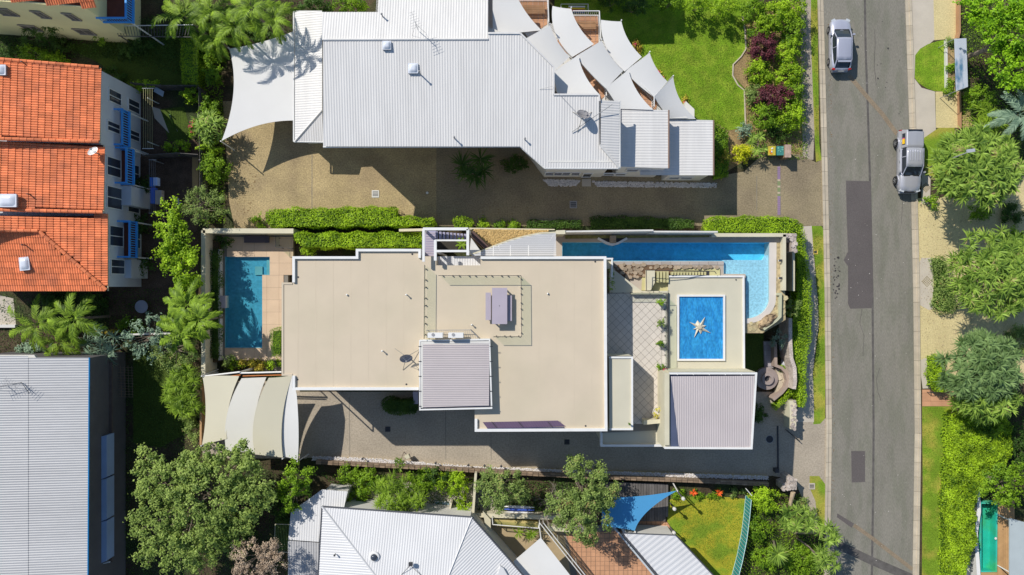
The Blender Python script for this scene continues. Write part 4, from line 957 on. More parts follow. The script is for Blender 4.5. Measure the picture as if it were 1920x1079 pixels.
# side deck on posts with a blue-white parapet
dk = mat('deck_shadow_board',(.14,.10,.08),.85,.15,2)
xw0, xw1 = P(168,0,3).x, P(207,0,3).x
t_ = thing('verandah', None, None, Vector(((xw0+xw1)/2, P(0,940,2.6).y, 2.6))-rootloc(GH)); t_.parent = GH
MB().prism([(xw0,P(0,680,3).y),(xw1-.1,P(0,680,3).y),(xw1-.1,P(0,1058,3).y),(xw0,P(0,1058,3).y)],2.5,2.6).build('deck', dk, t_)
for i,y in enumerate((683,738,790,826,904,982,1050)):
    a0_ = P(172,y+6,4.6); b0_ = P(196,y,3.0); MB().tube(a0_,b0_,.06,n=5).build('rafter', timber, t_)
MB().tube(P(195,686,3.2),P(195,716,3.2),.05,n=6).build('rail', white, t_)
pb = mat('pale_blue_panel',(.35,.46,.66),.6,.05)
for i,(ya,yb_) in enumerate(((822,899),(903,978),(982,1056))):
    MB().prism(W([(190,ya-3),(200,ya-5),(200,yb_-4),(190,yb_)],3.7),2.6,3.7).build('parapet_panel', pb, t_)
MB().prism(W([(183,823),(190,821),(190,1060),(183,1062)],3.3),2.6,3.3).build('planter_box', blue_paint, t_)
mb=MB(); mb.tube(P(170,1062,3.0),P(206,1054,3.6),.05,n=6); mb.build('end_rail', white, t_)
t = thing('lattice_fence','broken brown lattice panels standing in the shaded side yard','lattice', P(220,710))
for i in range(8): MB().tube(P(198+i*7,686,1.2),P(200+i*7,745,1.2),.012,n=4).build('lattice_bar', mat('lattice_brown',(.35,.24,.17),.9), t)
for i in range(12): MB().tube(P(196,688+i*5,1.22),P(250,690+i*5,1.22),.012,n=4).build('lattice_bar', mat('lattice_brown',(.3,.22,.16),.9), t)

# ================================================================ CENTRAL HOUSE
CH = thing('central_house', 'large flat roofed beige house with white parapets and roof terrace in the centre', 'house', P(850,640))
ZR = 8.0
outer = [(548,481),(667,481),(667,467),(789,467),(789,481),(818,481),(818,498),(901,498),(901,481),(1137,481),(1139,809),(890,810),(890,732),(548,732),(548,705),(528,705),(528,530),(548,530)]
MB().prism(W(outer,ZR), .0, ZR).build('roof_membrane', beige_roof, CH)
bw_ = W(outer,ZR); ins = offs(bw_, -.03, True)
def trim(pts, z0_, z1_, wd, m=white, parent=CH, name='parapet', side=-1, closed=False, zp=None):
    return strip(MB(), W(pts, zp or z1_), 0, side*wd, z0_, z1_, closed).build(name, m, parent)
trim([(548,530),(548,481),(667,481),(667,467),(789,467),(789,484)], ZR-.5, ZR+.2, .19)
trim([(901,481),(1137,481),(1139,809),(890,810),(890,786)], ZR-.5, ZR+.2, .20)
trim([(785,732),(548,732),(548,705)], ZR-.5, ZR+.2, .20)
trim([(548,705),(528,705),(528,530),(548,530)], ZR-.3, ZR+.05, .14, m=beige_roof, name='edge_upstand')
# membrane weld seams and drains
seam = mat('membrane_seam',(.595,.50,.375),.75,.05)
for x_,ya,yb_,xe_,yc_ in [(558+i*33,486,728,0,0) for i in range(7)]+[(1010+i*33,487,804,0,0) for i in range(4)]: MB().prism(W([(x_,ya),(x_+1.3,ya),(x_+1.3,yb_),(x_,yb_)],ZR+.004),ZR,ZR+.004).build('membrane_seam',seam,CH)
for (a0_,b0_) in (((795,500),(795,636)),): pass
for (x,y) in ((559,520),(773,477),(558,712),(762,721),(1116,491),(1098,799),(895,792),(937,611-40),(1028,551-540+540)):
    MB().lathe(P(x,y,ZR+.005),[(.07,0),(.07,.012)],10).build('roof_outlet', dark_metal, CH)
for (x,y,h) in ((763,553,.35),(718,658,.35),(885,609,.3),(651,553,.08),(1027,551,.08)): polemast(CH,(x,y,ZR),h,'vent_pipe',.04,white)
# pit in front of the stair tower, with blue-shaded ribbed floor
ribbed('pit_roof_sheet', [w3([(800,481,6.6),(905,481,6.6),(905,500,6.6),(800,500,6.6)])], R(90), metal_cool, CH, .2)
# skylight scoop on the south edge
SCO = thing('clerestory', None, None, P(980,798,ZR)-rootloc(CH)); SCO.parent = CH
MB().prism(W([(905,792),(1046,789),(1061,800),(914,804)],ZR+.03),ZR,ZR+.03).build('glazing', mat('shade_purple_glazing',(.15,.10,.16),.3,.05,spec=.5), SCO)  # purple shade of the recess put into the pane and bar colours
for i in range(30): x=911+i*4.9; MB().tube(P(x-4,791.6-i*.08,ZR+.05),P(x+3,803-i*.09,ZR+.05),.01,n=4).build('glazing_bar', mat('bar_purple',(.10,.09,.16),.6), SCO)
for x in (925,975,1030): MB().tube(P(x-3,791,ZR+.07),P(x+7,803,ZR+.07),.03,n=4).build('mullion', dark_metal, SCO)
MB().tube(P(914,804,ZR+.08),P(1058,802,ZR+.08),.04,n=4).build('sill', mat('dark_blue_trim',(.04,.05,.12),.6), SCO)
# tower with lilac ribbed roof
TW = ZR+.75
MB().prism(W([(786,638),(919,636),(923,767),(786,770)],TW), ZR-3, TW-.25).build('tower_wall', offwhite, CH)
trim([(786,638),(919,636),(923,767),(786,770)], TW-.25, TW-.02, .10, white, name='tower_gutter', closed=True)
MB().prism(W([(789,641),(917,640),(919,763),(789,766)],TW-.15), TW-.3, TW-.16).build('box_gutter', mat('gutter_shade_blue',(.08,.10,.17),.6), CH)  # shares the shade-blue colour of the garage roof gutter
ribbed('tower_roof_sheet', [w3([(793,646,TW),(918,643,TW-.04),(917,761,TW-.04),(793,764,TW)])], R(0), metal_lilac, CH, .135, .03)
MB().prism(W([(788,641),(793,641),(793,765),(788,765)],TW-.02), TW-.2, TW-.02).build('verge_strip', offwhite, CH)
MB().prism(W([(793,641),(918,640),(918,646),(793,647)],TW), TW-.2, TW-.012).build('verge_strip', offwhite, CH)
for i in range(5):
    for (x,y) in ((787,650+i*28),(921,650+i*28)): MB().box(P(x,y,TW),(.22,.05,.03)).build('gutter_bracket', dark_metal, CH)
# condensers on a rack
t = thing('equipment_rack','white steel rack behind the air conditioners at the tower roof edge','rack', P(845,624,ZR))
for i in range(22): MB().tube(P(800+i*4,620,ZR+.5),P(802+i*4,633,ZR+.5),.012,n=4).build('rack_bar', grey_metal, t)
for x,y in ((800,620),(882,619),(895,633),(800,633)): q=P(x,y,ZR+.5); MB().tube(q-Vector((0,0,.5)),q+Vector((0,0,.05)),.03,n=5).build('leg', grey_metal, t)
mb=MB(); mb.tube(P(800,619.5,ZR+.52),P(882,619,ZR+.52),.025,n=5); mb.tube(P(882,619,ZR+.52),P(896,633,ZR+.52),.025,n=5); mb.build('top_rail', grey_metal, t)
for (x,lab) in ((818,'white air conditioner on the roof, left of the pair by the lilac tower'),(856,'white air conditioner on the roof, right of the pair by the lilac tower')):
    t = thing('air_conditioner', lab, 'air conditioner', P(x,628,ZR+.52), 'pair of rooftop air conditioners'); MB().box(P(x,628,ZR+.52)+Vector((0,0,.42)),(1.1,.36,.8)).build('casing', white, t); MB().lathe(P(x-6,628,ZR+1.35),[(.12,0),(.12,.02)],12).build('fan_grille', grey_metal, t)
    MB().box(P(x,628,ZR+.52)+Vector((0,-.19,.42)),(.7,.03,.5)).build('side_grille', grey_metal, t)
# dish on tripod (a thing of its own)
dsh = dish(CH, 764,668,ZR,.48,R(-75),R(42),mat('lilac_dish',(.33,.30,.32),.6)); 
# roof terrace glass balustrade
GB = thing('glass_balustrade', 'frameless glass balustrade round three sides of the roof terrace', 'balustrade', P(880,570,ZR))
def glassrail(T, pts, z, h, posts=None, npan=None, pl=1.25):
    w_ = W(pts, z+h)
    for a0_,b0_ in zip(w_,w_[1:]):
        n = max(1,round((b0_-a0_).length/pl)); d=(b0_-a0_)/n; rz_=math.atan2(d.y,d.x)
        for i in range(n):
            c=a0_+d*(i+.5); MB().box((c.x,c.y,z+h/2+.04),(d.length-.03,.014,h-.08),rz_).build('glass_panel', glass, T)
            for f in (.2,.8): q=a0_+d*(i+f); MB().tube((q.x,q.y,z),(q.x,q.y,z+.16),.045,n=6).build('spigot', dark_metal, T)
        MB().tube(a0_,b0_,.022,n=5).build('cap_rail', dark_metal, T)
glassrail(GB, [(822,517),(977,517),(978,632),(925,632)], ZR, 1.0)
glassrail(GB, [(796,497),(795,636)], ZR, 1.0)
# outdoor table and bench
lilf = mat('lilac_furniture',(.42,.37,.43),.6,.04)
t = thing('outdoor_table','long lilac grey outdoor table with a centre umbrella hole on the roof terrace','table',P(936,574,ZR)); c=P(936,574,ZR)
xa,ya = P(922.5,540,ZR+.76).xy; xb,yb_ = P(951,608,ZR+.76).xy
MB().prism([(xa,ya),(xb,ya),(xb,yb_),(xa,yb_)],ZR+.70,ZR+.76).build('table_top', lilf, t); MB().lathe(P(936.5,574,ZR+.762),[(.035,0),(.035,.006)],10).build('umbrella_hole', dark_metal, t)
for x in (xa+.1,xb-.1):
    for y in (ya-.15,yb_+.15): MB().box((x,y,ZR+.35),(.09,.09,.7)).build('leg', lilf, t)
t = thing('outdoor_bench','narrow lilac grey bench left of the long roof terrace table','bench',P(916,575,ZR)); xa2,ya2 = P(910.5,549,ZR+.45).xy; xb2,yb2 = P(920.5,600.5,ZR+.45).xy
MB().prism([(xa2,ya2),(xb2,ya2),(xb2,yb2),(xa2,yb2)],ZR+.4,ZR+.45).build('seat', lilf, t)
for y in (ya2-.2,yb2+.2): MB().box(((xa2+xb2)/2,y,ZR+.2),(.35,.07,.4)).build('leg', lilf, t)
t = thing('outdoor_bench','second lilac grey bench half hidden on the shaded side of the long table','bench',P(957,580,ZR)); q=P(955,578,ZR)
MB().box(q+Vector((0,0,.42)),(.38,1.9,.05)).build('seat', lilf, t)
for s in (-.8,.8): MB().box(q+Vector((0,s,.2)),(.32,.07,.4)).build('leg', lilf, t)
# stair tower (white frame cage)
ST = thing('stair_tower','white framed open stair tower at the north edge of the flat roof','stair tower',P(837,470,0)); zst=8.9
fr = MB()
def bar(T, pts, z, w_, h, m=white, name='frame_beam', closed=False): return strip(MB(), W(pts,z), -w_/2, w_/2, z-h, z, closed).build(name, m, T)
bar(ST, [(793,429.5),(878,429.5)], zst,.2,.2); bar(ST, [(877,430),(877,479)], zst,.2,.2); bar(ST, [(877,471),(816,471)], zst-.002,.16,.2); bar(ST, [(816,451),(876,451)], zst-.6,.12,.12); bar(ST, [(816,450),(816,489)], zst-.004,.2,.2)
bar(ST, [(794,430),(794,491)], zst-.003,.18,.2)
for x,y in ((794,431),(877,431),(877,471),(816,471)): q=P(x,y,zst); MB().box((q.x,q.y,(zst-.2)/2),(.16,.16,zst-.2)).build('frame_post', white, ST)
lavp = mat('lavender_deck',(.36,.34,.45),.8,.08)
for i in range(9): MB().prism(W([(820+i*6,437),(824.6+i*6,437),(824.6+i*6,451),(820+i*6,451)],5.2+i*.0),5.0-.32*(i)+1.6,5.12-.32*i+1.6).build('tread', lavp, ST)
MB().prism(W([(797,433),(817,433),(817,495),(797,495)],7.0),6.85,7.0).build('landing', lavp, ST)
for i in range(12): MB().prism(W([(798,436+i*4.6),(816,436+i*4.6),(816,439+i*4.6),(798,439+i*4.6)],7.03),7.0,7.03).build('landing_board', lilf, ST)
slab('wing_wall', [(883,446),(901,471),(889,478),(880,478)], 6.6, 0, offwhite, ST)
slab('wing_wall', [(886,432),(917,463),(908,466),(884,444)], 5.8, 0, mat('brown_wall',(.13,.08,.07),.85), ST)
slab('courtyard_floor', [(815,448),(876,448),(876,470),(815,470)], 4.6, 4.5, mat('dark_planter',(.05,.045,.035),.95), ST)
slab('rear_wall', [(793,431),(800,431),(800,484),(793,484)],6.2,0,offwhite,ST)
palm('small_palm',866,457,14,5.5,'small spiky palm inside the white stair tower',nf=8,Wd=.05,dens=.6)
# white slatted pergola over the northern court
PG = thing('louvre_pergola','white louvred pergola roof with a long curved edge beside the gravel triangle','pergola',P(985,465,0)); zp=7.4
pgp = [(885,477),(905,470),(928,461),(955,451),(985,443),(1010,438),(1042,436),(1043,481),(901,481),(885,481)]; pw = W(pgp,zp)
y_ = P(0,437.5,zp).y; yend = P(0,481,zp).y; nsl=0
while y_ > yend:
    xs = []
    for i in range(len(pw)):
        a0_,b0_ = pw[i],pw[(i+1)%len(pw)]
        if (a0_.y-y_)*(b0_.y-y_) < 0: xs.append(a0_.x+(b0_.x-a0_.x)*(y_-a0_.y)/(b0_.y-a0_.y))
    if len(xs)>=2: MB().box(((min(xs)+max(xs))/2,y_,zp),(max(xs)-min(xs),.115,.03)).build('louvre', metal_cool, PG); nsl+=1
    y_ -= .15
strip(MB(),W(pgp[:7],zp+.02),-.05,.06,zp-.2,zp+.02).build('edge_beam', cream, PG)
for x in (925,957,991): MB().prism(W([(x-.8,pgp[0][1]-16),(x+.8,pgp[0][1]-16),(x+.8,480),(x-.8,480)],zp+.03),zp+.012,zp+.03).build('cross_strap', white, PG)
for x,y in ((1041,438),(935,462),(890,479)): q=P(x,y,zp); MB().tube((q.x,q.y,0),q,.06,n=6).build('post', white, PG)
slab('gravel_bed', [(884,430),(1045,432),(1040,440),(985,446),(950,455),(925,463),(917,462)], 3.0, 0, soil, kind='structure')
pebbles('gold_gravel', [(888,431),(1030,433),(1010,440),(985,444),(950,453),(925,461)], 3.02, 2600, .075, pebg)
# eastern court: podium, terrace, pool
ZT, ZP, ZV = 5.0, 4.3, 4.65
def cutprism(mb, pts, z, z0_): mb.prism(W(pts,z), z0_, z)
POD = thing('east_podium','rendered podium carrying the tiled terrace and lap pool on the street side','podium',P(1300,560,0))
# podium blocks round the pool basin
pd = mat('pool_surround',(.46,.40,.34),.8,.06,1.)
slab('podium_block', [(1043,437),(1486,440),(1486,455),(1043,455)], ZP, 0, pd, POD)           # north strip
slab('podium_block', [(1043,455),(1054,455),(1054,490),(1043,490)], ZP, 0, pd, POD)
slab('podium_block', [(1043,490),(1357,490),(1357,700),(1043,700)], ZP-.005, 0, pd, POD)
slab('podium_block', [(1357,514),(1398,514),(1398,625),(1357,625)], ZP-.01, 0, pd, POD)
stn = mat('pale_pool_coping',(.62,.57,.52),.7,.04,1.)
# basin floor and walls
slab('pool_floor', [(1052,452),(1447,452),(1447,492),(1052,492)], 3.1, 3.0, poolblue, POD)
slab('pool_shelf', [(1356,488),(1434,488),(1441,478),(1446,478),(1446,600),(1397,612),(1390,530),(1356,520)], ZP-.3, 3.0, poolpale, POD)
bas = MB(); 
for seg in ([(1054,455),(1443,455)],[(1054,455),(1054,490)],[(1054,490),(1357,490)],[(1357,490),(1357,516)]): strip(bas, W(seg,ZP), -.03, .03, 3.1, ZP-.02)
bas.build('pool_wall', poolblue, POD)
rim = [(1443,453)]+[(1443,560)]+[(1398+45*math.cos(a_),560+38*math.sin(a_)) for a_ in [i*math.pi/20 for i in range(1,11)]]
slab('coping', [(1443,455),(1443,455)]+rim[1:]+[(1398,606)]+[(1398+57*math.cos(a_),560+47*math.sin(a_)) for a_ in [i*math.pi/20 for i in range(10,-1,-1)]]+[(1456,471),(1456,455)], ZP+.02, 0, stn, POD)
slab('podium_block', [(1456,452),(1470,452),(1473,600),(1430,625),(1398,625),(1398,607),(1437,595),(1454,575)], ZP-.012, 0, mat('crazy_paving_base',(.42,.34,.2),.9,.2,2,fine=.3,fscale=5), POD)
wt = MB(); wl = W([(1054,455),(1443,455)]+rim[1:]+[(1398,598),(1390,516),(1357,516),(1357,490),(1054,490)],ZP-.12); wt.poly(wl[::-1])
wo = wt.build('lap_pool_water', water, kind='structure')
# north privacy wall and street walls
wallp('boundary_wall',[(380,433),(550,433.5)],2.4,0,.4,cream,label='thick cream boundary wall along the north of the left pool court',cat='wall')
wallp('boundary_wall',[(748,432),(793,431)],3.0,0,.2,cream,label='cream boundary wall between the two long clipped hedges and the stair tower',cat='wall')
wallp('boundary_wall',[(880,429),(1040,431.5)],3.0,0,.15,cream,label='thin cream boundary wall above the gold gravel triangle',cat='wall')
wallp('privacy_wall',[(1058,434.5),(1225,432.2)],6.9,0,.12,offwhite,label='tall thin privacy wall shading the left end of the lap pool',cat='wall')
wallp('privacy_wall',[(1222,434.6),(1346,435)],6.4,0,.12,offwhite,label='tall thin privacy wall behind the middle of the lap pool',cat='wall')
wallp('boundary_wall',[(1336,441),(1474,441)],ZP+.6,0,.28,cream,label='thick cream boundary wall north of the pool corner',cat='wall')
wallp('boundary_wall',[(1043,436),(1060,435.5)],7.0,ZP,.3,cream,label='short cream wall return at the pool head beside the pergola',cat='wall')
wallp('street_wall',[(1471,440),(1471,545)],ZP+.6,0,.24,cream,label='cream wall on the street side of the curved pool shallows',cat='wall')
wallp('street_wall',[(1488,470),(1488,546)],3.4,0,.2,cream,label='outer cream planter wall beside the tall street hedge',cat='wall')
for (x,y) in ((1461,489),(1461,522)): 
    q=P(x,y,ZP+.45); t=thing('wall_light','small dark wall light on the pool side street wall, %s of two'%('upper' if y<500 else 'lower'),'wall light',q); MB().box(q+Vector((.1,0,.02)),(.2,.18,.16)).build('housing', dark_metal, t); MB().box(q+Vector((.02,0,-.1)),(.12,.12,.04)).build('lens', offwhite, t)
SP = thing('stone_pier','rough pale stone pier capping the pool corner by the hedge','stone pier',P(1490,455,0))
def stones(T, poly, z, size, m=None, th=.12, jit=.9, name='stone'):
    w_ = W(poly,z); xs=[p.x for p in w_]; ys=[p.y for p in w_]; m = m or stonem; j=0; y=min(ys)
    while y < max(ys):
        x = min(xs)+(size/2 if j%2 else 0)
        while x < max(xs):
            if inpoly(x,y,w_):
                n=random.choice((5,6,6,7)); r=size*random.uniform(.42,.66); a0=random.random()*6; cx_=x+random.uniform(-jit,jit)*size*.35; cy_=y+random.uniform(-jit,jit)*size*.35
                pts=[(cx_+r*math.cos(a0+2*math.pi*i/n)*random.uniform(.82,1.1), cy_+r*.92*math.sin(a0+2*math.pi*i/n)*random.uniform(.82,1.1)) for i in range(n)]
                MB().prism(pts, z-th, z+random.uniform(-.012,.035)).build(name, m, T)
            x += size*1.0
        y += size*.87; j+=1
slab('core', [(1474,438),(1493,438),(1493,472),(1485,472),(1485,447),(1474,447)], ZP+.5, 0, granite, SP)
stones(SP,[(1475,439),(1493,439),(1493,471),(1486,471),(1486,446),(1475,446)],ZP+.55,.34,granite)
# crazy stone court south of the pool
CR = thing('stone_garden_bed','crazy paved bed of brown fieldstone between the pool and the white house stair','stone bed',P(1190,508,ZP))
slab('bed_mortar', [(1150,497),(1262,497),(1262,519),(1150,521)], ZP+.15, ZP-.2, mat('brown_mortar',(.16,.10,.06),.9), CR)
stones(CR,[(1151,498),(1215,498),(1206,519),(1170,519),(1151,506)],ZP+.2,.33)
stones(CR,[(1215,498),(1345,498),(1340,503),(1262,505),(1215,507)],ZP+.2,.33)
pv = thing('pool_edge_paving','grey stone slabs edging the south side of the lap pool','paving',P(1250,493,ZP))
pavers([(1150,490.5),(1357,490.5),(1357,497),(1150,497)], ZP+.01, mat('grey_slab',(.42,.38,.35),.8,.08,ovar=.1), pv, (.75,.30), gap=.02)
RK = thing('boulder','weathered sandstone boulder at the foot of the curved pool','boulder',P(1437,602,ZP))
mb=MB(); V=[];n=14
for j,(rr,zz_) in enumerate(((1.,0),(.95,.25),(.7,.42),(.3,.5))):
    for i in range(n): a_=2*math.pi*i/n; k=rr*random.uniform(.85,1.1); v=Matrix.Rotation(R(38),3,'Z')@Vector((.95*k*math.cos(a_),.42*k*math.sin(a_),0)); c=P(1438,602,ZP); V.append((c.x+v.x,c.y+v.y,ZP+zz_+random.uniform(-.04,.04)))
F=[(j*n+i,j*n+(i+1)%n,(j+1)*n+(i+1)%n,(j+1)*n+i) for j in range(3) for i in range(n)]+[tuple(range(3*n,4*n))]
mb.add(V,F).build('rock', mat('sandstone',(.40,.29,.17),.9,.3,2.,c2=(.12,.08,.05),c2scale=3.,bump=.6,bscale=8), RK)
CPV = thing('crazy_paving','tan crazy paving around the foot of the curved pool','paving',P(1450,580,ZP))
stones(CPV,[(1458,553),(1470,553),(1472,585),(1440,592),(1450,578)],ZP+.01,.42,mat('tan_flag',(.50,.42,.24),.85,.2,2,fine=.25,ovar=.15),.03)
stones(CPV,[(1400,609),(1432,602),(1420,616),(1404,624)],ZP+.01,.42,mat('tan_flag',(.5,.42,.24)),.03)
wallp('garden_wall',[(1458,552),(1464,552),(1463,594),(1455,602),(1432,618)],ZP+.35,0,.2,mat('green_cream_wall',(.48,.47,.32),.85,.1),label='low greenish cream wall stepping round the boulder',cat='wall')
# pool feature basin jutting into the pool
t = thing('water_feature','boomerang shaped white basin with a stone spout on the north pool edge','water feature',P(1149,448,ZP))
strip(MB(),W([(1121,447),(1138,456),(1149,459),(1160,456),(1176,447)],ZP+.15),-.09,.09,ZP-.5,ZP+.15).build('basin_rim', white, t)
slab('basin_bed', [(1124,447),(1139,455),(1149,457),(1159,455),(1173,447)], ZP+.02, ZP-.4, dark_metal, t)
MB().box(P(1149,446,ZP+.3),(.45,.3,.5)).build('spout_block', stonem, t); MB().box(P(1149,453,ZP+.1),(.5,.3,.2)).build('spill_stone', stonem, t)
slab('planting_strip', [(1060,441),(1330,442),(1330,445),(1060,448)], ZP+.12, ZP, mat('mossy_bed',(.2,.19,.07),.95,.3,3), POD)
# terrace with diagonal tiles
TE = thing('tiled_terrace','cream terrace with diagonally laid stone tiles between the main roof and the glass lights','terrace',P(1195,640,ZT))
slab('terrace_slab', [(1128,549),(1252,549),(1254,806),(1128,812)], ZT-.03, 0, grout, TE)
pavers([(1129,551),(1239,551),(1241,795),(1129,795)], ZT-.03, stonetile, TE, (.47,.47), ang=R(44), gap=.022)
pavers([(1239,552),(1248,552),(1249,700),(1240,700)], ZT-.03, stonetile, TE, (.36,.6), gap=.02)
slab('landing_floor', [(1143,496),(1150,496),(1150,505),(1203,546),(1252,546),(1252,551),(1143,551)], ZT+.0, 0, pale_roof, TE)
slab('landing_curb', [(1137,484),(1150,484),(1150,504),(1137,504)], ZT+1.3, 0, cream, TE)
trim([(1137,484),(1149,484),(1149,520)], ZT+1.2, ZT+1.5, .12, white, TE, 'landing_parapet')
slab('terrace_wall', [(1184,549.5),(1243,549.5),(1243,552),(1184,552)], ZT+.5, ZT, cream, TE)
GT = thing('glass_balustrade','glass balustrade along the terrace edge beside the potted shrubs','balustrade',P(1250,620,ZT))
glassrail(GT,[(1251,552),(1252,697)],ZT,1.0,pl=1.7); glassrail(GT,[(1143,550),(1251,550)],ZT+.02,1.0,pl=1.7)
# low roof beside main roof and lower south roof
LR = thing('link_roof','narrow beige roof with white parapet beside the main roof east edge','roof block',P(1164,740,0)); zl=7.7
MB().prism(W([(1142,669),(1187,669),(1187,807),(1143,807)],zl),0,zl-.1).build('roof_membrane', pale_roof, LR)
trim([(1142,669),(1187,669),(1187,807),(1143,807)], zl-.5, zl, .13, white, LR)
polemast(LR,(1179,794,zl-.1),.35,'vent_pipe',.05,L_dark)
SR = thing('lower_roof','lower flat roof with white parapet in blue shade south of the terrace','roof block',P(1185,820,0)); zs_=4.9
MB().prism(W([(1130,806),(1254,806),(1254,834),(1130,834)],zs_),0,zs_-.15).build('roof_membrane', pale_roof, SR)
trim([(1246,834),(1130,834),(1130,806)], zs_-.5, zs_+.05, .17, white, SR, side=1)
slab('pier', [(1207,789),(1243,786),(1248,793),(1207,797)], ZT+.9, ZT-.3, cream, TE)
# pavilion with blue panel and star
PV = thing('pavilion','flat roofed pavilion with a blue water skylight and star ornament','pavilion',P(1325,610,0))
MB().prism(W([(1253,517),(1396,517),(1397,699),(1254,699)],ZV),0,ZV).build('roof_membrane', pale_roof, PV)
trim([(1253,517),(1396,517),(1397,699)], ZV-.3, ZV+.12, .14, white, PV)
MB().lathe(P(1380,525,ZV+.01),[(.06,0),(.06,.02)],10).build('roof_outlet', dark_metal, PV)
trim([(1270,553),(1360,553),(1360,677),(1270,677)], ZV, ZV+.16, .15, white, PV, 'skylight_frame', closed=True)
MB().prism(W([(1272,556),(1358,556),(1358,674),(1272,674)],ZV+.03),ZV,ZV+.03).build('blue_skylight', roofblue, PV)
stt = thing('star_ornament','cream eight pointed compass star lying on the blue skylight','ornament',P(1312,614,ZV+.03))
cxp,cyp=1312,614; pts=[]
for i in range(16):
    a_=2*math.pi*i/16; tips={0:(1324,611),2:(1322,595),4:(1308,601),6:(1292,604),8:(1300,618),10:(1302,633),12:(1314,627),14:(1333,625)}
order=[(1292,604),(1304,608),(1308,601),(1313,607),(1322,595),(1318,610),(1324,611),(1319,615),(1333,625),(1317,620),(1314,627),(1310,620),(1302,633),(1306,618),(1300,618),(1306,614)]
ow=W(order,ZV+.1); c=P(1312,613.5,ZV+.3); mb=MB(); n=len(ow); b_=[Vector((p.x,p.y,ZV+.04)) for p in ow]
mb.add([c]+ow+b_, [(0,1+(i+1)%n,1+i) for i in range(n)]+[(1+i,1+(i+1)%n,1+n+(i+1)%n,1+n+i) for i in range(n)]); mb.build('star_body', mat('cream_star',(.66,.60,.47),.7), stt)
MB().lathe(P(1312,613.5,ZV+.2),[(.2,0),(.17,.1),(.08,.12)],14).build('boss', mat('star_boss',(.55,.48,.36),.7), stt)
# metal roof block
MR = thing('garage_roof','trapezoid lilac steel roof with box gutters at the street corner of the house','roof block',P(1335,770,0)); zm=7.6
MB().prism(W([(1255,699),(1420,699),(1411,843),(1246,842),(1247,806),(1253,805)],zm),0,zm-.2).build('wall', cream, MR)
trim([(1255,699),(1420,699),(1411,843),(1246,842)], zm-.4, zm, .14, white, MR, closed=False)
slab('wall', [(1246,700),(1255,700),(1255,835),(1246,835)], zm+.02, 0, cream, MR)
MB().prism(W([(1257,701),(1417,701),(1408,840),(1257,839)],zm-.2),zm-.3,zm-.19).build('box_gutter', mat('gutter_shade_blue',(.08,.1,.17),.6), MR)  # blue shade of the parapet put into the gutter colour
ribbed('roof_sheet', [w3([(1258,706,zm+.02),(1415,705,zm-.08),(1407,839,zm-.1),(1273,839,zm)])], R(90), metal_lilac, MR, .135, .03)
for i in range(5): MB().box(P(1270+i*30,701,zm),(.05,.2,.03)).build('gutter_bracket', white, MR)
# stair from terrace down to pool
SS = thing('garden_stair','cream garden stair with dark gaps between treads below the pool edge','stair',P(1280,520,ZP))
slab('stair_base', [(1205,504),(1350,504),(1350,517),(1260,548),(1203,545)], ZP+.1, ZP-.2, mat('yellow_cream',(.52,.48,.25),.85,.12,1.5), SS)
for i in range(4): slab('tread', [(1231.5+i*6,509),(1235.8+i*6,509),(1235.8+i*6,530),(1231.5+i*6,530)], ZT-.0-i*.05, ZP, mat('yellow_cream',(.52,.48,.25)), SS)
for i in range(5,17): slab('tread', [(1231+i*5.6,510),(1234.6+i*5.6,510),(1234.6+i*5.6,516),(1231+i*5.6,516)], ZP+.6-(i-5)*.03, ZP, mat('yellow_cream',(.52,.48,.25)), SS)
slab('stair_gap_shade_sheet', [(1229,509),(1330,509),(1330,517),(1256,529),(1229,530)], ZP+.12, ZP+.1, dark_metal, SS)  # thin dark sheet standing in for shade between the treads
slab('landing', [(1213,507),(1228,507),(1228,530),(1220,545),(1212,545)], ZT+.1, ZP, cream, SS)
mb=MB(); o=[P(1212,507,ZT+.9),P(1275,507.5,ZT+.6),P(1340,509,ZT),P(1343,514,ZT)]
for a0_,b0_ in zip(o,o[1:]): mb.tube(a0_,b0_,.028,n=5)
o=[P(1212,507,ZT+.9),P(1212,545,ZT+1)]; mb.tube(o[0],o[1],.028,n=5); o=[P(1222,542,ZT+.95),P(1224,527,ZT+.9),P(1231,526,ZT+.9),P(1243,531,ZT+.5)]
for a0_,b0_ in zip(o,o[1:]): mb.tube(a0_,b0_,.022,n=5)
mb.build('handrail', dark_metal, SS)
# potted shrubs
potm=mat('grey_pot',(.35,.34,.36),.7); potw=mat('white_pot',(.68,.63,.58),.6)
def pot(px,py,z,r,h,m,label,leaf,lr=.3,group=None,fl=None):
    c=P(px,py,z); t_=thing('potted_plant',label,'potted plant',c,group)
    MB().lathe(c,[(r*.6,0),(r*.75,h*.2),(r*.95,h*.85),(r,h),(r*.88,h),(r*.86,h-.05),(.02,h-.06)],18).build('pot',m,t_,smooth=False)
    (vf,cc)=crown_leaves((c.x,c.y,z+h+.12),lr,lr,lr*.8,14,16,.12,.11,.07,low=-.4); npmesh('foliage',vf[0],vf[1],leaf,t_)
    if fl: v,f=q_leaves(np.array([[c.x+lr*.8,c.y-lr*.5,z+h+.25]]*8)+RNG.normal(size=(8,3))*.07, RNG.normal(size=(8,3))+np.array([0,0,1.]),.12,.1); npmesh('flowers',v,f,fl,t_)
pot(1236,567,ZT,.22,.5,potm,'topmost potted shrub in the row of four along the glass balustrade',L_mid,.3)
pot(1237,607,ZT,.22,.5,potm,'potted shrub second from the top along the glass balustrade',L_olive,.33)
pot(1236,643,ZT,.24,.5,potw,'potted shrub third from the top, in a white rimmed pot',L_mid,.24)
pot(1236,687,ZT,.24,.5,potw,'lowest of the four potted shrubs, with a pink flower',L_mid,.26,fl=flowerp)
pot(1231,771,ZT,.46,.7,potw,'large white urn with bronze foliage in the terrace corner',L_bronze,.42)
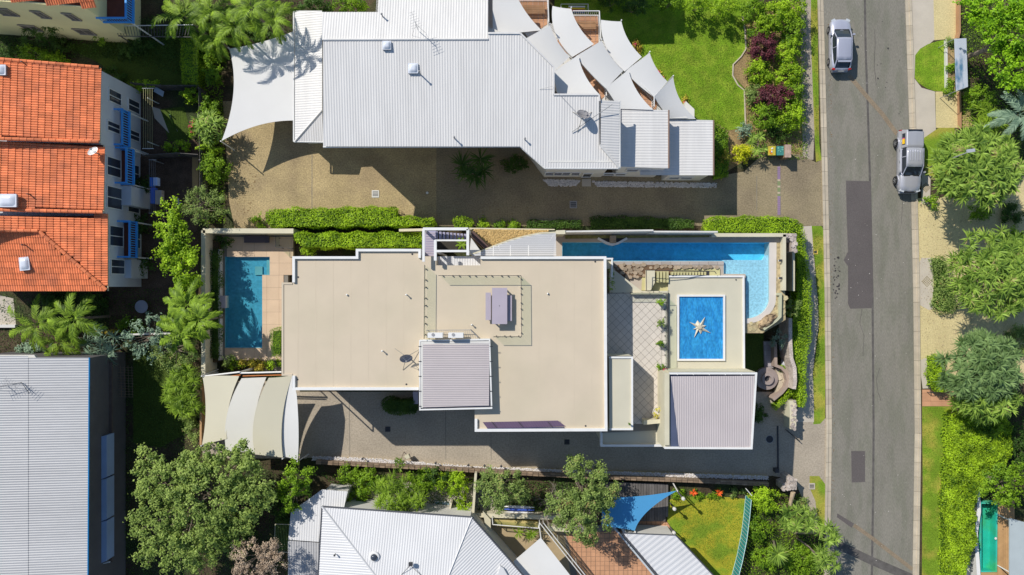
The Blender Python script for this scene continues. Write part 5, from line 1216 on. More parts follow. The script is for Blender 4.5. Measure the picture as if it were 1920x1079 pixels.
t = thing('trailing_plant','thin trailing vine hanging over the edge of the main roof','plant',P(1143,530,ZT))
(vf,cc)=crown_leaves(tuple(P(1144,527,ZT+1.0)),.25,1.0,.3,16,7,.15,.14,.07); npmesh('foliage',vf[0],vf[1],L_mid,t)
# well, stone walk at the street corner
WE = thing('stone_fire_well','round stone well with a dark centre on the street corner court','stone well',P(1440,712,0)); zw=1.0
c=P(1440,711,zw)
MB().lathe((c.x,c.y,0),[(.95,0),(.95,zw-.25),(.5,zw-.2),(.5,zw),(.28,zw),(.22,zw-.3),(.02,zw-.31)],28).build('well_ring', mat('mauve_stone',(.33,.27,.25),.85,.15,2), WE)
MB().lathe((c.x,c.y,zw-.3),[(.2,0),(.2,.02)],14).build('dark_centre', dark_metal, WE)
n=28
segs=[(1440+41*math.cos(a_),711+41*math.sin(a_)) for a_ in [R(-70+i*13) for i in range(14)]]
wallp('curved_wall',[(1454,642),(1455,686),(1466,690),(1475,700),(1478,714),(1475,726),(1466,737),(1450,750)],1.2,0,.24,mat('mauve_render',(.36,.28,.235),.85,.1),label='curved mauve wall wrapping the round stone well',cat='wall')
t=thing('half_moon_bench','pale half moon paving between the well and the curved wall','paving',P(1463,715,0))
stones(t,[(1455,693),(1463,697),(1472,706),(1474,715),(1471,727),(1462,737),(1455,740),(1459,725),(1460,708)],.6,.4,mat('pale_flag',(.55,.47,.35),.85,.1,ovar=.1),.5)
slab('bed', [(1454,690),(1464,695),(1474,706),(1475,722),(1465,738),(1453,742),(1458,722),(1459,708)], .55, 0, mat('pale_bed',(.5,.43,.33),.9), t)
t=thing('stone_walk','grey stone walk leading north from the round well','path',P(1444,665,0))
pavers([(1432,641),(1451,641),(1451,690),(1434,690)], .4, mat('slate_flag',(.33,.30,.31),.85,.15,ovar=.2), t, (.4,.45), gap=.02, stag=True); slab('bed', [(1431,640),(1452,640),(1452,691),(1433,691)], .4, 0, grout, t)
slab('ground_terrace', [(1398,626),(1432,626),(1432,700),(1398,700)], .3, 0, lawn_dk, kind='structure')
wallp('street_wall',[(1482,597),(1482,640),(1484,672),(1490,690),(1491,715),(1489,730)],2.2,0,.3,granite,label='weathered pale wall snaking down the street edge behind the hedge',cat='wall')
t=thing('rubble_wall','rubble stone wall end beside the driveway gate',"wall",P(1487,785,0)); slab('core',[(1480,752),(1493,752),(1493,805),(1482,805)],1.5,0,cream,t); stones(t,[(1483,753),(1493,753),(1493,805),(1484,805)],1.55,.26,granite,.1)
for (x,y,lab) in ((1468,652,'white boulder upper of two beside the curved wall'),(1471,680,'white boulder lower of two beside the curved wall')):
    t=MB(); t.lathe(P(x,y,0),[(.35,0),(.45,.25),(.3,.5),(.08,.6)],9); t.build('boulder', mat('white_rock',(.55,.56,.6),.8,.2,2), label=lab, cat='boulder', smooth=True)
# sliding gate, trench drain, stone piers
t=thing('driveway_gate','dark sliding gate track and rail across the street driveway','gate',P(1460,845,0)); slab('track',[(1457,799),(1459.5,799),(1460.5,880),(1458,880)],.08,0,dark_metal,t); slab('motor_box',[(1454,880),(1461,880),(1461,887),(1454,887)],.6,0,dark_metal,t)
for i in range(9): MB().box(P(1475,807,.25)+Vector((i*.13,-i*.11,0)),(.05,.05,.5),R(0)).build('gate_shadow_bar', dark_metal, t)  # dark bars set along the line of the gate's shadow
t=thing('stone_gate_pier','irregular pale stone gate pier at the driveway corner by the yuccas','stone pier',P(1485,907,0))
slab('core',[(1476,895),(1484,893),(1494,899),(1494,919),(1467,919),(1467,908),(1476,905)],1.5,0,granite,t); stones(t,[(1477,896),(1484,894),(1494,899),(1494,918),(1468,918),(1468,909),(1477,906)],1.55,.30,granite,.12)
t=MB(); a0_=P(1487,923,1.3); t.tube(a0_,P(1481,948,.9),.2,.14,8); t.build('fallen_trunk', mat('pale_timber',(.5,.38,.25),.9,.2,2), label='pale cut log standing below the stone gate pier', cat='log')
def manhole(name,label,px,py,r,m,n=0,z=.02,square=False,cat='manhole cover'):
    t_=thing(name,label,cat,P(px,py,z))
    if square:
        o=MB(); s=r*S0; c=P(px,py,z); 
        for k in (-1,1): o.box((c.x+k*s,c.y,z+.015),(.07,2*s+.07,.03)); o.box((c.x,c.y+k*s,z+.015),(2*s-.07,.07,.03))
        o.build('frame', m, t_); MB().box((c.x,c.y,z+.004),(2*s-.08,2*s-.08,.008)).build('pit', dark_metal, t_)
        for i in range(n): MB().box((c.x,c.y-s+2*s*(i+.6)/n,z+.015),(2*s-.08,.05,.02)).build('grate_bar', m, t_)
    else: MB().lathe(P(px,py,z),[(r*S0,0),(r*S0,.015),(r*S0*.9,.02)],20).build('lid', m, t_); MB().lathe(P(px,py,z-.004),[(r*S0*1.12,0),(r*S0*1.12,.012)],20).build('rim', grey_metal, t_)
    return t_
manhole('drain_grate','pale framed drain grate on the sunlit shared driveway',704,364,6,offwhite,5,square=True,cat='drain grate')
manhole('drain_grate','framed drain grate on the shaded shared driveway',1075,384,6,grey_metal,4,square=True,cat='drain grate')
manhole('manhole_cover','small white round cover on the shaded shared driveway',801,362,2.3,white)
manhole('manhole_cover','round dark manhole cover near the lilac garage roof',1443,824,6.5,dark_metal)
manhole('drain_grate','small dark drain grate left in the lower driveway shade',727,805,4,dark_metal,3,square=True,cat='drain grate')
manhole('drain_grate','small dark drain grate centre of the lower driveway shade',1063,829,4,dark_metal,3,square=True,cat='drain grate')
manhole('valve_box','yellow valve box with orange lid in the verge beside the hedge',1529,473,3.4,mat('yellow_box',(.7,.5,.1),.7),0,.024,True,'valve box')
manhole('service_pit','concrete service pit lid in the lower verge grass',1522,912,5,concrete,3,.03,True,'service pit')
# ---- left pool court
LP = thing('pool_court','left swimming pool court with pinkish stone deck','pool court',P(460,560,0)); zd=.45
slab('deck_base',[(404,440),(550,440),(550,482),(404,482)],zd-.05,0,grout,LP); slab('deck_base',[(404,482),(422,482),(422,652),(404,652)],zd-.05,0,grout,LP)
slab('deck_base',[(492,516),(540,516),(540,700),(492,700)],zd-.05,0,grout,LP); slab('deck_base',[(506,482),(550,482),(550,516),(506,516)],zd-.05,0,grout,LP); slab('deck_base',[(404,652),(492,652),(492,676),(404,676)],zd-.05,0,grout,LP)
for pl in ([(426,445),(550,445),(550,482),(426,482)],[(506,482),(550,482),(550,516),(506,516)],[(492,516),(532,516),(532,676),(492,676)],[(422,653),(492,653),(492,676),(422,676)],[(411,482),(422,482),(422,653),(411,653)]):
    pavers(pl, zd-.05, pinkpave, LP, (1.05,1.05), gap=.012, th=.05)
slab('pool_floor',[(420,480),(508,480),(508,654),(420,654)],-.0+.03,.0,poolteal,LP)
bas=MB()
pp_=[(422,482),(506,482),(506,516),(492,516),(492,652),(422,652)]
strip(bas,W(pp_,zd),-.02,.02,.02,zd-.03,True); bas.build('pool_wall',poolteal,LP)
slab('pool_step',[(500,488),(507,488),(507,516),(500,516)],zd-.12,.02,mat('pale_teal',(.3,.5,.5),.7),LP); slab('pool_step',[(478,500),(492,500),(492,516),(478,516)],.15,.02,mat('pale_teal',(.3,.5,.5)),LP)
wt=MB(); wt.poly([v for v in W(pp_[::-1],zd-.08)]); wt.build('left_pool_water', glassmat('teal_water',(.58,.82,.87),.04,.3,2.5,1.33), kind='structure')
wallp('boundary_wall',[(381,432),(381,705)],2.4,0,.34,cream,label='thick cream boundary wall west of the left pool court',cat='wall')
slab('hedge_planter',[(390,450),(410,450),(410,680),(390,680)],.9,0,soil,kind='structure')
wallp('planter_wall',[(411,468),(411,676)],.95,0,.16,offwhite,label='low pale planter wall on the west edge of the left pool',cat='wall')
t=thing('spillway_box','pale spillway block on the west edge of the left pool','spillway',P(409,567,0)); slab('block',[(401,555),(421,555),(421,578),(401,578)],1.0,0,offwhite,t); slab('slot',[(404,564),(406,564),(406,570),(404,570)],1.01,1.0,dark_metal,t); slab('lip',[(413,555),(422,555),(422,578),(413,578)],1.03,.9,lilf,t)
t=thing('sun_lounger','dark cushioned sun lounger against the north wall of the left pool court','sun lounger',P(481,449,zd)); MB().box(P(481,449,zd+.35),(2.1,.6,.1)).build('cushion', mat('dark_cushion',(.10,.085,.10),.9), t); MB().box(P(501,449,zd+.5),(.5,.6,.08),0,(R(-30),'Y')).build('backrest', mat('dark_cushion',(.1,.085,.1)), t)
for k in (-.9,.9): MB().box(P(481,449,zd+.15)+Vector((k,0,0)),(.06,.5,.3)).build('leg', dark_metal, t)
t=thing('glass_screen','glass pool screen with pale rail near the north wall of the left pool court','glass screen',P(535,452,zd)); glassrail(t,[(517,441),(517,464),(548,466)],zd,1.1)
hedge('clipped_hedge',[(507,619),(527,617),(527,668),(510,668),(506,650)],1.5,'small dense clipped hedge against the west wall of the beige house',L_mid,dens=1.6,L=.07,Wd=.05,rough=.03)
for i,(x,lb,mm) in enumerate(((440,'lime shrub left in the bed below the left pool',L_lime),(462,'bronze and lime shrub in the bed below the left pool',L_bronze),(487,'golden shrub in the bed below the left pool',L_bronze),(512,'bright lime shrub at the right end of the bed below the left pool',L_lime))):
    bush('flowering_shrub' if i in(1,2) else 'shrub',x,684,14,1.2,lb,mm,ry=10)
bush('climbing_shrub',428,680,9,2.2,'narrow leafy shrub at the left pool corner planter',L_olive,ry=14)
bush('shrub',420,452,14,1.6,'dark shaded shrub in the north west corner of the pool court',L_dark,ry=12)
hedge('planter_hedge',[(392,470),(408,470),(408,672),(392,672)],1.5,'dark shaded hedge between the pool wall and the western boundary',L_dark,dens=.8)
# ---- sails over the south west court
sg='beige shade sails over the south west court'
sail('shade_sail',[(380,707,3.3),(448,706,3.5),(425,823,3.4),(379,834,3.2)],sailb,'beige shade sail leftmost of the four over the court',sg,curve=[-.02,.07,0,.05],post=[0,3])
sail('shade_sail',[(453,710,3.7),(499,708,3.8),(478,850,3.3),(424,845,3.3)],mat('cream_shade_cloth',(.68,.655,.585),.8,.02,.5),'paler shade sail second from the left over the court',sg,curve=[.0,.07,0,-.09],post=False)
sail('shade_sail',[(504,709,4.1),(548,704,4.0),(530,858,3.4),(478,852,3.4)],sailb,'beige shade sail third from the left beside the parapet corner',sg,curve=[.03,.06,0,-.09],post=[2])
sail('shade_sail',[(548,706,4.0),(556,740,3.9),(558,863,3.1),(530,856,3.2)],sailw,'narrow white shade sail rightmost of the four, reaching down to its point',sg,curve=[0,-.03,.03,-.08],post=[2])
for (a0_,b0_,lb) in (((381,706,3.0),(450,698,3.4),'left orange and white beam at the top of the beige sails'),((450,700,3.3),(528,698,3.6),'right orange and white beam at the top of the beige sails')):
    t=thing('sail_beam',lb,'beam',(P(*a0_)+P(*b0_))/2); p_=P(*a0_); q_=P(*b0_); MB().tube(p_,q_,.07,n=8).build('tube', white, t); MB().tube(p_+Vector((.2,-.25,-.1)),q_+Vector((0,-.25,-.1)),.05,n=5).build('timber_edge', mat('orange_timber',(.5,.18,.06),.8), t)
    for pt in (p_,q_): MB().tube((pt.x,pt.y,0),pt,.05,n=6).build('post', white, t)
wallp('boundary_wall',[(377,706),(376,835)],2.3,0,.16,mat('orange_brown_wall',(.5,.3,.15),.85),label='thin orange topped boundary wall left of the beige sails',cat='wall')
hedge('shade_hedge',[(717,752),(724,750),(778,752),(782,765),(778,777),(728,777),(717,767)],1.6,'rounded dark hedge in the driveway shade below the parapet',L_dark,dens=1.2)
t=thing('steel_portal','thin dark steel frame standing off the south west parapet of the house','steel portal',P(600,740,0))
for a0_,b0_ in (((551,725,5.0),(562,725,3.0)),): pass
mb=MB(); mb.tube(P(549,728,6.4),P(549,700,6.4),.06,n=4); mb.tube((P(549,728,6.4).x,P(549,728,6.4).y,0),P(549,728,6.4),.06,n=4); mb.build('portal_tube', dark_metal, t)
t=thing('meter_cabinet','pale lavender cabinet against the south wall next to the tower','cabinet',P(779,745,0)); slab('box',[(774,735),(784,735),(784,758),(776,758)],1.6,0,lilf,t)
# ================================================================ SOUTH BOUNDARY
slab('retaining_ledge', [(590,858),(700,862),(890,876),(1140,884),(1440,893),(1440,899),(1140,892),(890,884),(700,870),(590,864)], .45, 0, mat('ledge_cream',(.50,.42,.27),.85,.08), kind='structure')
pebbles('white_pebble_strip', [(585,856),(700,860),(890,875),(1140,884),(1440,893),(1440,900),(1140,891),(890,882),(700,868),(585,864)], .46, 3600, .055, pebw)
BWL = thing('brick_retaining_wall','long low brown brick retaining wall between the lower driveway and the southern gardens','wall',P(900,880,0))
bl = [(592,867),(700,873),(800,878),(890,883),(1010,890),(1140,896),(1300,902),(1442,909)]
strip(MB(),W(bl,.9),-.16,.16,0,.84).build('wall_core', mat('brick_mortar',(.25,.19,.14),.9), BWL)
bm = bpy.data.meshes.new('brick'); q=MB(); q.box((0,0,0),(.44,.145,.07)); bm.from_pydata(q.v,[],q.f); bm.materials.append(mat('brown_brick',(.26,.185,.125),.9,.15,2,fine=.2,ovar=.3)); bw2=W(bl,.9); nb=0
acc=[]
for a0_,b0_ in zip(bw2,bw2[1:]):
    d=b0_-a0_; n=max(1,int(d.length/.46)); nn=Vector((-d.y,d.x,0)).normalized()
    for i in range(n):
        for s in (-.085,.085):
            acc.append((a0_+d*(i+.5)/n+nn*s, math.atan2(d.y,d.x)))
for p_,rz_ in acc[:298]: inst(bm,'brick',BWL,Matrix.Translation((p_.x,p_.y,.87+random.uniform(-.012,.015)))@Matrix.Rotation(rz_,4,'Z'))
# bollard lights
for i,(x,y,lb) in enumerate(((682,858,'bollard light first from the left along the pebble strip, beside the sails shadow'),(758,863,'bollard light on the pebble strip near the tall bamboo plume'),(818,866,'bollard light on the pebble strip in front of the middle shrubs'),(879,870,'bollard light on the pebble strip at the lilac tower side'),(909,871,'bollard light just right of the pale garden partition'),(940,872,'last sunlit bollard light on the pebble strip'))):
    t=thing('bollard_light',lb,'bollard light',P(x,y,.45),'bollard lights along the pebble strip'); c=P(x,y,.45)
    MB().tube(c,c+Vector((0,0,.5)),.035,n=6).build('stem',dark_metal,t); MB().lathe(c+Vector((0,0,.5)),[(.06,0),(.11,.03),(.1,.07),(.02,.1)],8).build('hood',dark_metal,t)
t=thing('post_box','pale square pillar cap leaning on the southern ledge','pillar',P(764,856,.45)); MB().box(P(764,856,.7),(.4,.3,.45),R(25)).build('cap',cream,t)
# ================================================================ SOUTH HOUSE
SH = thing('south_house','white house with a hipped corrugated roof at the bottom centre','house',P(760,1040,0)); zs2=4.4; zr2=6.0
A_=P(604,950,zs2); B_=P(885,970,zs2); C_=P(1010,1112,zs2); D_=P(592,1160,zs2)
MB().prism([tuple(v.xy) for v in offs([A_,B_,C_,Vector((C_.x,D_.y,0)),D_],-.45,True)],0,zs2-.1).build('wall', offwhite, SH)
R1=P(735,1120,zr2); R2=P(825,1120,zr2)
nd=(B_-A_).normalized(); an=math.atan2(nd.y,nd.x)
def face(pts3, ang, name='roof_sheet', m=metal_cool, pitch=.2): return ribbed(name,[pts3],ang,m,SH,pitch,.018)
face([A_,B_,R2,R1],an+R(90)); face([A_,R1,P(735,1200,zr2),P(588,1200,zs2)],R(2)); ed=(C_-B_).normalized(); ae=math.atan2(ed.y,ed.x)
face([B_,C_,R2+Vector((1.,-1.3,0)),R2],ae+R(90)); face([B_,R2,R2],0) if False else None
mb=MB(); mb.tube(A_+Vector((0,0,.04)),R1+Vector((0,0,.04)),.08,n=5); mb.tube(B_+Vector((0,0,.04)),R2+Vector((0,0,.04)),.05,n=5); mb.build('hip_cap',metal_cool,SH)
mb=MB(); mb.tube(A_,B_,.07,n=6); mb.tube(B_,C_,.07,n=6); mb.tube(A_,D_,.07,n=6); mb.build('gutter',mat('charcoal_gutter',(.08,.085,.1),.6),SH)
t_=thing('ventilator',None,None,P(702,1044,5.35)-rootloc(SH)); t_.parent=SH; c=P(702,1044,5.3)
MB().lathe(c,[(.42,0),(.40,.14),(.34,.16)],20).build('collar',white,t_); MB().lathe(c+Vector((0,0,.15)),[(.27,0),(.25,.12),(.13,.2),(.02,.22)],18).build('dark_dome',mat('smoked_dome',(.05,.06,.08),.15,spec=.7),t_,smooth=True)
polemast(SH,(629,1039,4.9),.3,'vent_pipe',.05,dark_metal)
t_=thing('rooftop_antenna',None,None,P(770,1058,5.6)-rootloc(SH)); t_.parent=SH; MB().box(P(770,1058,5.9),(.3,.25,.25)).build('head_box',dark_metal,t_)
mb=MB(); 
for e_ in ((752,1079),(793,1082),(766,1065)): mb.tube(P(*e_,5.6),P(769,1060,5.85),.02,n=4)
mb.build('stay_wire',dark_metal,t_)
MB().prism(W([(938,1062),(944,1066),(958,1090),(930,1090)],4.9),4.5,4.9).build('valley_flashing',metal_cool,SH)
# carport wing west
slab('wing_wall',[(545,965),(600,965),(595,1160),(543,1160)],3.0,0,offwhite,SH)
ribbed('roof_sheet',[w3([(604,918,2.9),(652,922,2.9),(645,952,3.1),(600,952,3.1)])],R(88),metal_cool,SH,.2,.018)
ribbed('roof_sheet',[w3([(546,960,2.9),(604,918,2.9),(604,950,3.05),(598,1016,3.3),(540,1013,3.3)])],R(89),metal_cool,SH,.2,.018)
ribbed('roof_sheet',[w3([(540,1014,3.3),(598,1018,3.3),(594,1160,2.8),(540,1160,2.8)])],R(89),metal_grey,SH,.2,.03)
slab('wing_wall',[(606,924),(648,926),(643,950),(606,950)],2.7,0,offwhite,SH)
t=thing('trellis','green slatted trellis panel beside the white carport wing','trellis',P(526,1008,0))
for i in range(9): MB().tube(P(517+i*3,984,1.5),P(515+i*3,1034,1.5),.02,n=4).build('slat',mat('trellis_green',(.20,.28,.10),.8),t)
mb=MB(); 
for e in (((516,983),(543,984)),((514,1035),(541,1036)),((516,983),(514,1035))): mb.tube(P(*e[0],1.5),P(*e[1],1.5),.03,n=4)
mb.build('frame',cream,t)
wallp('garden_wall',[(892,888),(887,962)],1.6,0,.2,cream,label='cream partition wall running south from the brick wall',cat='wall')
wallp('garden_wall',[(846,944),(843,958)],1.2,0,.12,cream,label='short white wall by the small courtyard pond',cat='wall')
wallp('low_wall',[(885,966),(1060,972)],.9,0,.35,cream,label='pale ledge wall joining the hipped roof corner to the patio',cat='wall')
slab('patio_block',[(905,958),(920,975),(920,998),(912,998)],1.2,0,cream,kind='structure')
t=thing('patio_bench','pale flat coping block beside the glass walkway','coping block',P(1050,990,0)); slab('block',[(1027,987),(1068,990),(1069,998),(1030,996)],1.0,0,cream,t)
GWK=thing('glass_walkway','long diagonal glass balustrade with white rails beside the white square roof','balustrade',P(1050,1040,0)); 
for ofs,zz in ((0,1.9),(7,1.9)):
    w_=[P(1012+ofs,981,zz),P(1040+ofs,1016,zz),P(1075+ofs,1060,zz),P(1120+ofs,1116,zz)]
    for a0_,b0_ in zip(w_,w_[1:]):
        c=(a0_+b0_)/2; d=b0_-a0_; MB().box((c.x,c.y,1.35),(d.length-.05,.02,1.0),math.atan2(d.y,d.x)).build('glass_panel',glass,GWK); MB().tube(a0_,b0_,.045,n=6).build('rail',white,GWK)
    for q in w_: MB().tube((q.x,q.y,0),q,.035,n=5).build('post',white,GWK)
GB2=thing('glass_balustrade','small square glass balustrade in front of the spiky courtyard plant','balustrade',P(970,985,0))
w_=[(923,972),(924,984),(1010,991),(1012,979)]
for a0_,b0_ in zip(w_,w_[1:]):
    a1,b1=P(*a0_,1.5),P(*b0_,1.5); c=(a1+b1)/2; d=b1-a1; MB().box((c.x,c.y,1.0),(d.length-.05,.02,.95),math.atan2(d.y,d.x)).build('glass_panel',glass,GB2); MB().tube(a1,b1,.04,n=6).build('rail',white,GB2); MB().tube((a1.x,a1.y,0),a1,.03,n=5).build('post',white,GB2)
slab('patio_step',[(922,972),(1012,979),(1011,992),(924,986)],.5,0,mat('ochre_paint',(.50,.40,.16),.85),kind='structure')
sail('square_canopy',[(1014,1009,3.4),(1085,1100,3.3),(1010,1150,3.2),(963,1053,3.3)],sailw,'crisp white square canopy at the bottom edge right of the hipped roof',None,curve=[0,0,0,0],post=[0],cat='canopy')
# lean-to roof
LT=thing('leanto_shed','white lean-to with wide ribbed roof sheets beside the dry lawn','shed',P(1255,1050,0)); zl2=3.0
pl=w3([(1166,1000,zl2),(1267,1004,zl2+.0),(1385,1130,zl2),(1285,1140,zl2)])
MB().prism([tuple(v.xy) for v in offs([Vector((p.x,p.y,0)) for p in pl],-.2,True)] ,0,zl2-.12).build('wall',offwhite,LT)
ribbed('roof_sheet',[pl],R(38),metal_cool,LT,.40,.018)
mb=MB(); mb.tube(pl[0],pl[1],.05,n=5); mb.tube(pl[1],pl[2],.06,n=5); mb.tube(pl[0],pl[3],.08,n=5); mb.build('gutter',mat('charcoal_gutter',(.08,.085,.1)),LT)
slab('step_block',[(1164,991),(1197,992),(1196,1000),(1168,999)],1.0,0,offwhite,kind='structure')
wallp('garden_wall',[(1140,978),(1160,1000),(1235,1090)],1.1,0,.14,mat('pale_blue_wall',(.5,.55,.6),.8),label='thin bluish wall between the terracotta terrace and the lean-to roof',cat='wall')
DK=thing('timber_deck','weathered grey timber deck under the blue shade sail','deck',P(1200,930,0))
dkp=[(1125,903),(1252,908),(1252,935),(1250,978),(1180,978),(1125,960)]
w_=W(dkp,.3); x_=P(1125,0,.3).x; xe_=P(1252,0,.3).x
while x_<xe_:
    ys_=[]
    for i in range(len(w_)):
        a0_,b0_=w_[i],w_[(i+1)%len(w_)]
        if (a0_.x-x_-.1)*(b0_.x-x_-.1)<0: ys_.append(a0_.y+(b0_.y-a0_.y)*(x_+.1-a0_.x)/(b0_.x-a0_.x))
    if len(ys_)>=2: MB().prism([(x_,min(ys_)),(x_+.21,min(ys_)),(x_+.21,max(ys_)),(x_,max(ys_))],.2,.3+random.uniform(-.006,.006)).build('deck_board',greytimber,DK)
    x_+=.235
sail('shade_sail',[(1130,932,2.6),(1268,921,2.55),(1190,995,2.3),(1128,985,2.4)],sailblue,'bright blue triangular shade sail dappled by tree shadow',None,curve=[.04,.13,.0,0],n=16,post=[1,2])
for (x,y,h,lb) in ((1267,918,2.6,'pale lamp on the shade sail post at the top of the dry lawn'),(1256,943,1.6,'white post light half way down the deck edge'),(1256,988,1.4,'white post lamp at the corner of the lean-to roof')):
    t=thing('garden_lamp',lb,'lamp',P(x,y,0)); b_=P(x,y,0); MB().tube(b_,b_+Vector((0,0,h)),.06,n=8).build('post',greytimber,t); MB().lathe(b_+Vector((0,0,h)),[(.1,0),(.16,.06),(.14,.25),(.03,.3)],10).build('lamp_head',offwhite,t)
# teal fence
TF=thing('teal_pool_fence','teal framed louvred fence leaning along the east side of the dry lawn','fence',P(1400,1000,0))
f0=[(1398,928),(1395,960),(1390,1000),(1382,1040),(1372,1079),(1360,1130)]; wa=W(f0,0.)
for a0_,b0_ in zip(wa,wa[1:]):
    d=b0_-a0_; n=max(1,int(d.length/.28)); up=Vector((.0,0,1.5))
    for z_ in (.05,1.5): MB().tube(a0_+Vector((0,0,z_)),b0_+Vector((0,0,z_)),.035,n=5).build('rail',mat('teal_white_rail',(.42,.60,.58),.6),TF)
    for i in range(n):
        c=a0_.lerp(b0_,(i+.5)/n); MB().box((c.x,c.y,.78),(.03,.25,1.35),math.atan2(d.y,d.x)+R(90)+R(0)).build('fence_panel',tealm,TF)
        MB().tube((c.x,c.y+.13,.05),(c.x,c.y+.13,1.5),.02,n=4).build('picket',mat('teal_white_rail',(.42,.6,.58)),TF)
mb=MB(); mb.tube(P(1398,916,1.3),P(1410,930,1.5),.03,n=5); mb.build('end_rail',white,TF)
for (x,lb) in ((1300,'left orange flowering clump at the top of the dry lawn'),(1348,'right orange flowering clump at the top of the dry lawn')):
    t=thing('flower_clump',lb,'flower',P(x,924,0)); V,F=rosettes([tuple(P(x,924,.5))],26,.35,.07,.2); npmesh('petals',V,F,flowerm,t); V,F=rosettes([tuple(P(x,924,.12))],24,.55,.05,.3); npmesh('foliage',V,F,L_mid,t)
bush('border_planting',1268,925,16,.5,'low green border at the left end of the dry lawn flower bed',L_mid,ry=8); bush('border_planting',1325,930,22,.4,'low green border between the orange clumps',L_mid,ry=7); bush('border_planting',1382,925,20,.4,'low green border at the right end of the dry lawn bed',L_olive,ry=8)
# pond, bench, kayaks etc in the southern courtyards
t=thing('pond','small blue pond in the shaded southern courtyard','pond',P(835,948,0)); slab('rim',[(815,940),(845,940),(843,958),(815,955)],.15,0,offwhite,t); slab('water_surface',[(817,942),(842,942),(841,956),(817,953)],.17,.151,mat('pond_blue',(.22,.34,.42),.15,.15,2,spec=.6),t)
t=thing('stacked_kayaks','blue and white kayaks lying in dappled shade below the tree','kayaks',P(980,955,0))
for i,(y,m_) in enumerate(((950,white),(955,mat('kayak_blue',(.05,.10,.42),.5)),(961,white))):
    a0_=P(945,y,.3); b0_=P(1002,y+2,.3); c=(a0_+b0_)/2; o=MB(); n=8; V=[]
    for k in range(9):
        s=k/8; rr=.28*math.sin(math.pi*min(.98,max(.02,s)))**.5; p_=a0_.lerp(b0_,s)
        for j in range(6): a_=2*math.pi*j/6; V.append((p_.x,p_.y+rr*math.cos(a_)*.5,p_.z+rr*math.sin(a_)*.6))
    o.add(V,[(k*6+j,k*6+(j+1)%6,(k+1)*6+(j+1)%6,(k+1)*6+j) for k in range(8) for j in range(6)]).build('hull',m_,t,smooth=True)

# ================================================================ EAST SIDE
t=thing('display_board','pale slanted board blotched with blue and white beside the half round lawn','sign board',P(1803,120,0))
sb=mat('surf_print',(.64,.68,.78),.6,.05,1,c2=(.12,.26,.42),c2scale=1.1,c2lo=.52,c2hi=.66,stretch=(1.,.5,1))
w_=[P(1790,73,2.2),P(1811,72,2.2),P(1814,163,2.2),P(1794,171,2.2)]
mb=MB(); c=[P(1790,73,2.3),P(1812,72,1.9),P(1815,163,1.9),P(1793,171,2.3)]; mb.add(c+[v-Vector((0,0,.06)) for v in c],[(3,2,1,0),(4,5,6,7),(0,1,5,4),(1,2,6,5),(2,3,7,6),(3,0,4,7)]).build('printed_panel',sb,t)
for q in c: MB().tube((q.x,q.y,0),(q.x,q.y,q.z-.06),.03,n=5).build('post',grey_metal,t)
t=thing('planter_bed','narrow brown planter with low shrubs behind the half round lawn','planter',P(1783,125,0)); slab('soil_bed',[(1778,74),(1789,74),(1791,170),(1779,170)],.35,0,mat('garden_mulch',(.3,.21,.1)),t); wallp('edge_strip',[(1775,74),(1776,172)],.3,0,.14,offwhite,t)
for i,(y,lb) in enumerate(((82,'topmost small shrub in the narrow planter'),(125,'bigger middle shrub in the narrow planter'),(165,'drooping shrub at the lower end of the narrow planter'))): bush('shrub',1784,y,8 if i!=1 else 9,.9,lb,L_olive if i==0 else L_mid,ry=8 if i==0 else 16)
wallp('fence_wall',[(1800,-40),(1800,60),(1797,72)],.5,0,.14,mat('terracotta_wall',(.42,.24,.13),.85),label='terracotta coloured fence wall at the top right forecourt',cat='wall')
wallp('brick_edge',[(1801,172),(1802,240)],.4,0,.12,mat('terracotta_wall',(.42,.24,.13)),label='terracotta kerb beside the lower yellow forecourt',cat='kerb')
t=thing('brick_path','yellow brick path strip behind the display board','path',P(1812,200,0)); pavers([(1804,172),(1822,172),(1822,240),(1804,240)],.02,mat('yellow_brick',(.45,.35,.15),.85,.1,ovar=.2),t,(.30,.16),gap=.02,stag=True)
t=thing('street_light','grey street light reaching over the screw pine canopy','street light',P(1745,322,0)); b_=P(1752,300,0); MB().tube(b_,P(1765,305,5.2),.07,.05,8).build('pole',grey_metal,t); MB().tube(P(1765,305,5.2),P(1822,283,7.2),.04,n=6).build('arm',grey_metal,t); MB().box(P(1820,283,7.25),(.6,.25,.14),R(8)).build('lamp_head',mat('lamp_grey',(.42,.44,.48),.4),t)
t=thing('leaning_post','pale leaning timber post beside the silver pickup','post',P(1748,312,0)); MB().tube(P(1733,318,.1),P(1752,311,2.3),.05,n=6).build('post_shaft',greytimber,t)
t=thing('bench_frame','dark rectangular metal frame on the footpath above the terracotta path','frame',P(1748,730,0)); mb=MB(); fp=[P(x,y,.5) for x,y in ((1744,722),(1752,722),(1753,737),(1744,737))]
for a0_,b0_ in zip(fp,fp[1:]+fp[:1]): mb.tube(a0_,b0_,.03,n=5)
for q in fp: mb.tube((q.x,q.y,0),q,.03,n=5)
mb.build('tube_frame',dark_metal,t)
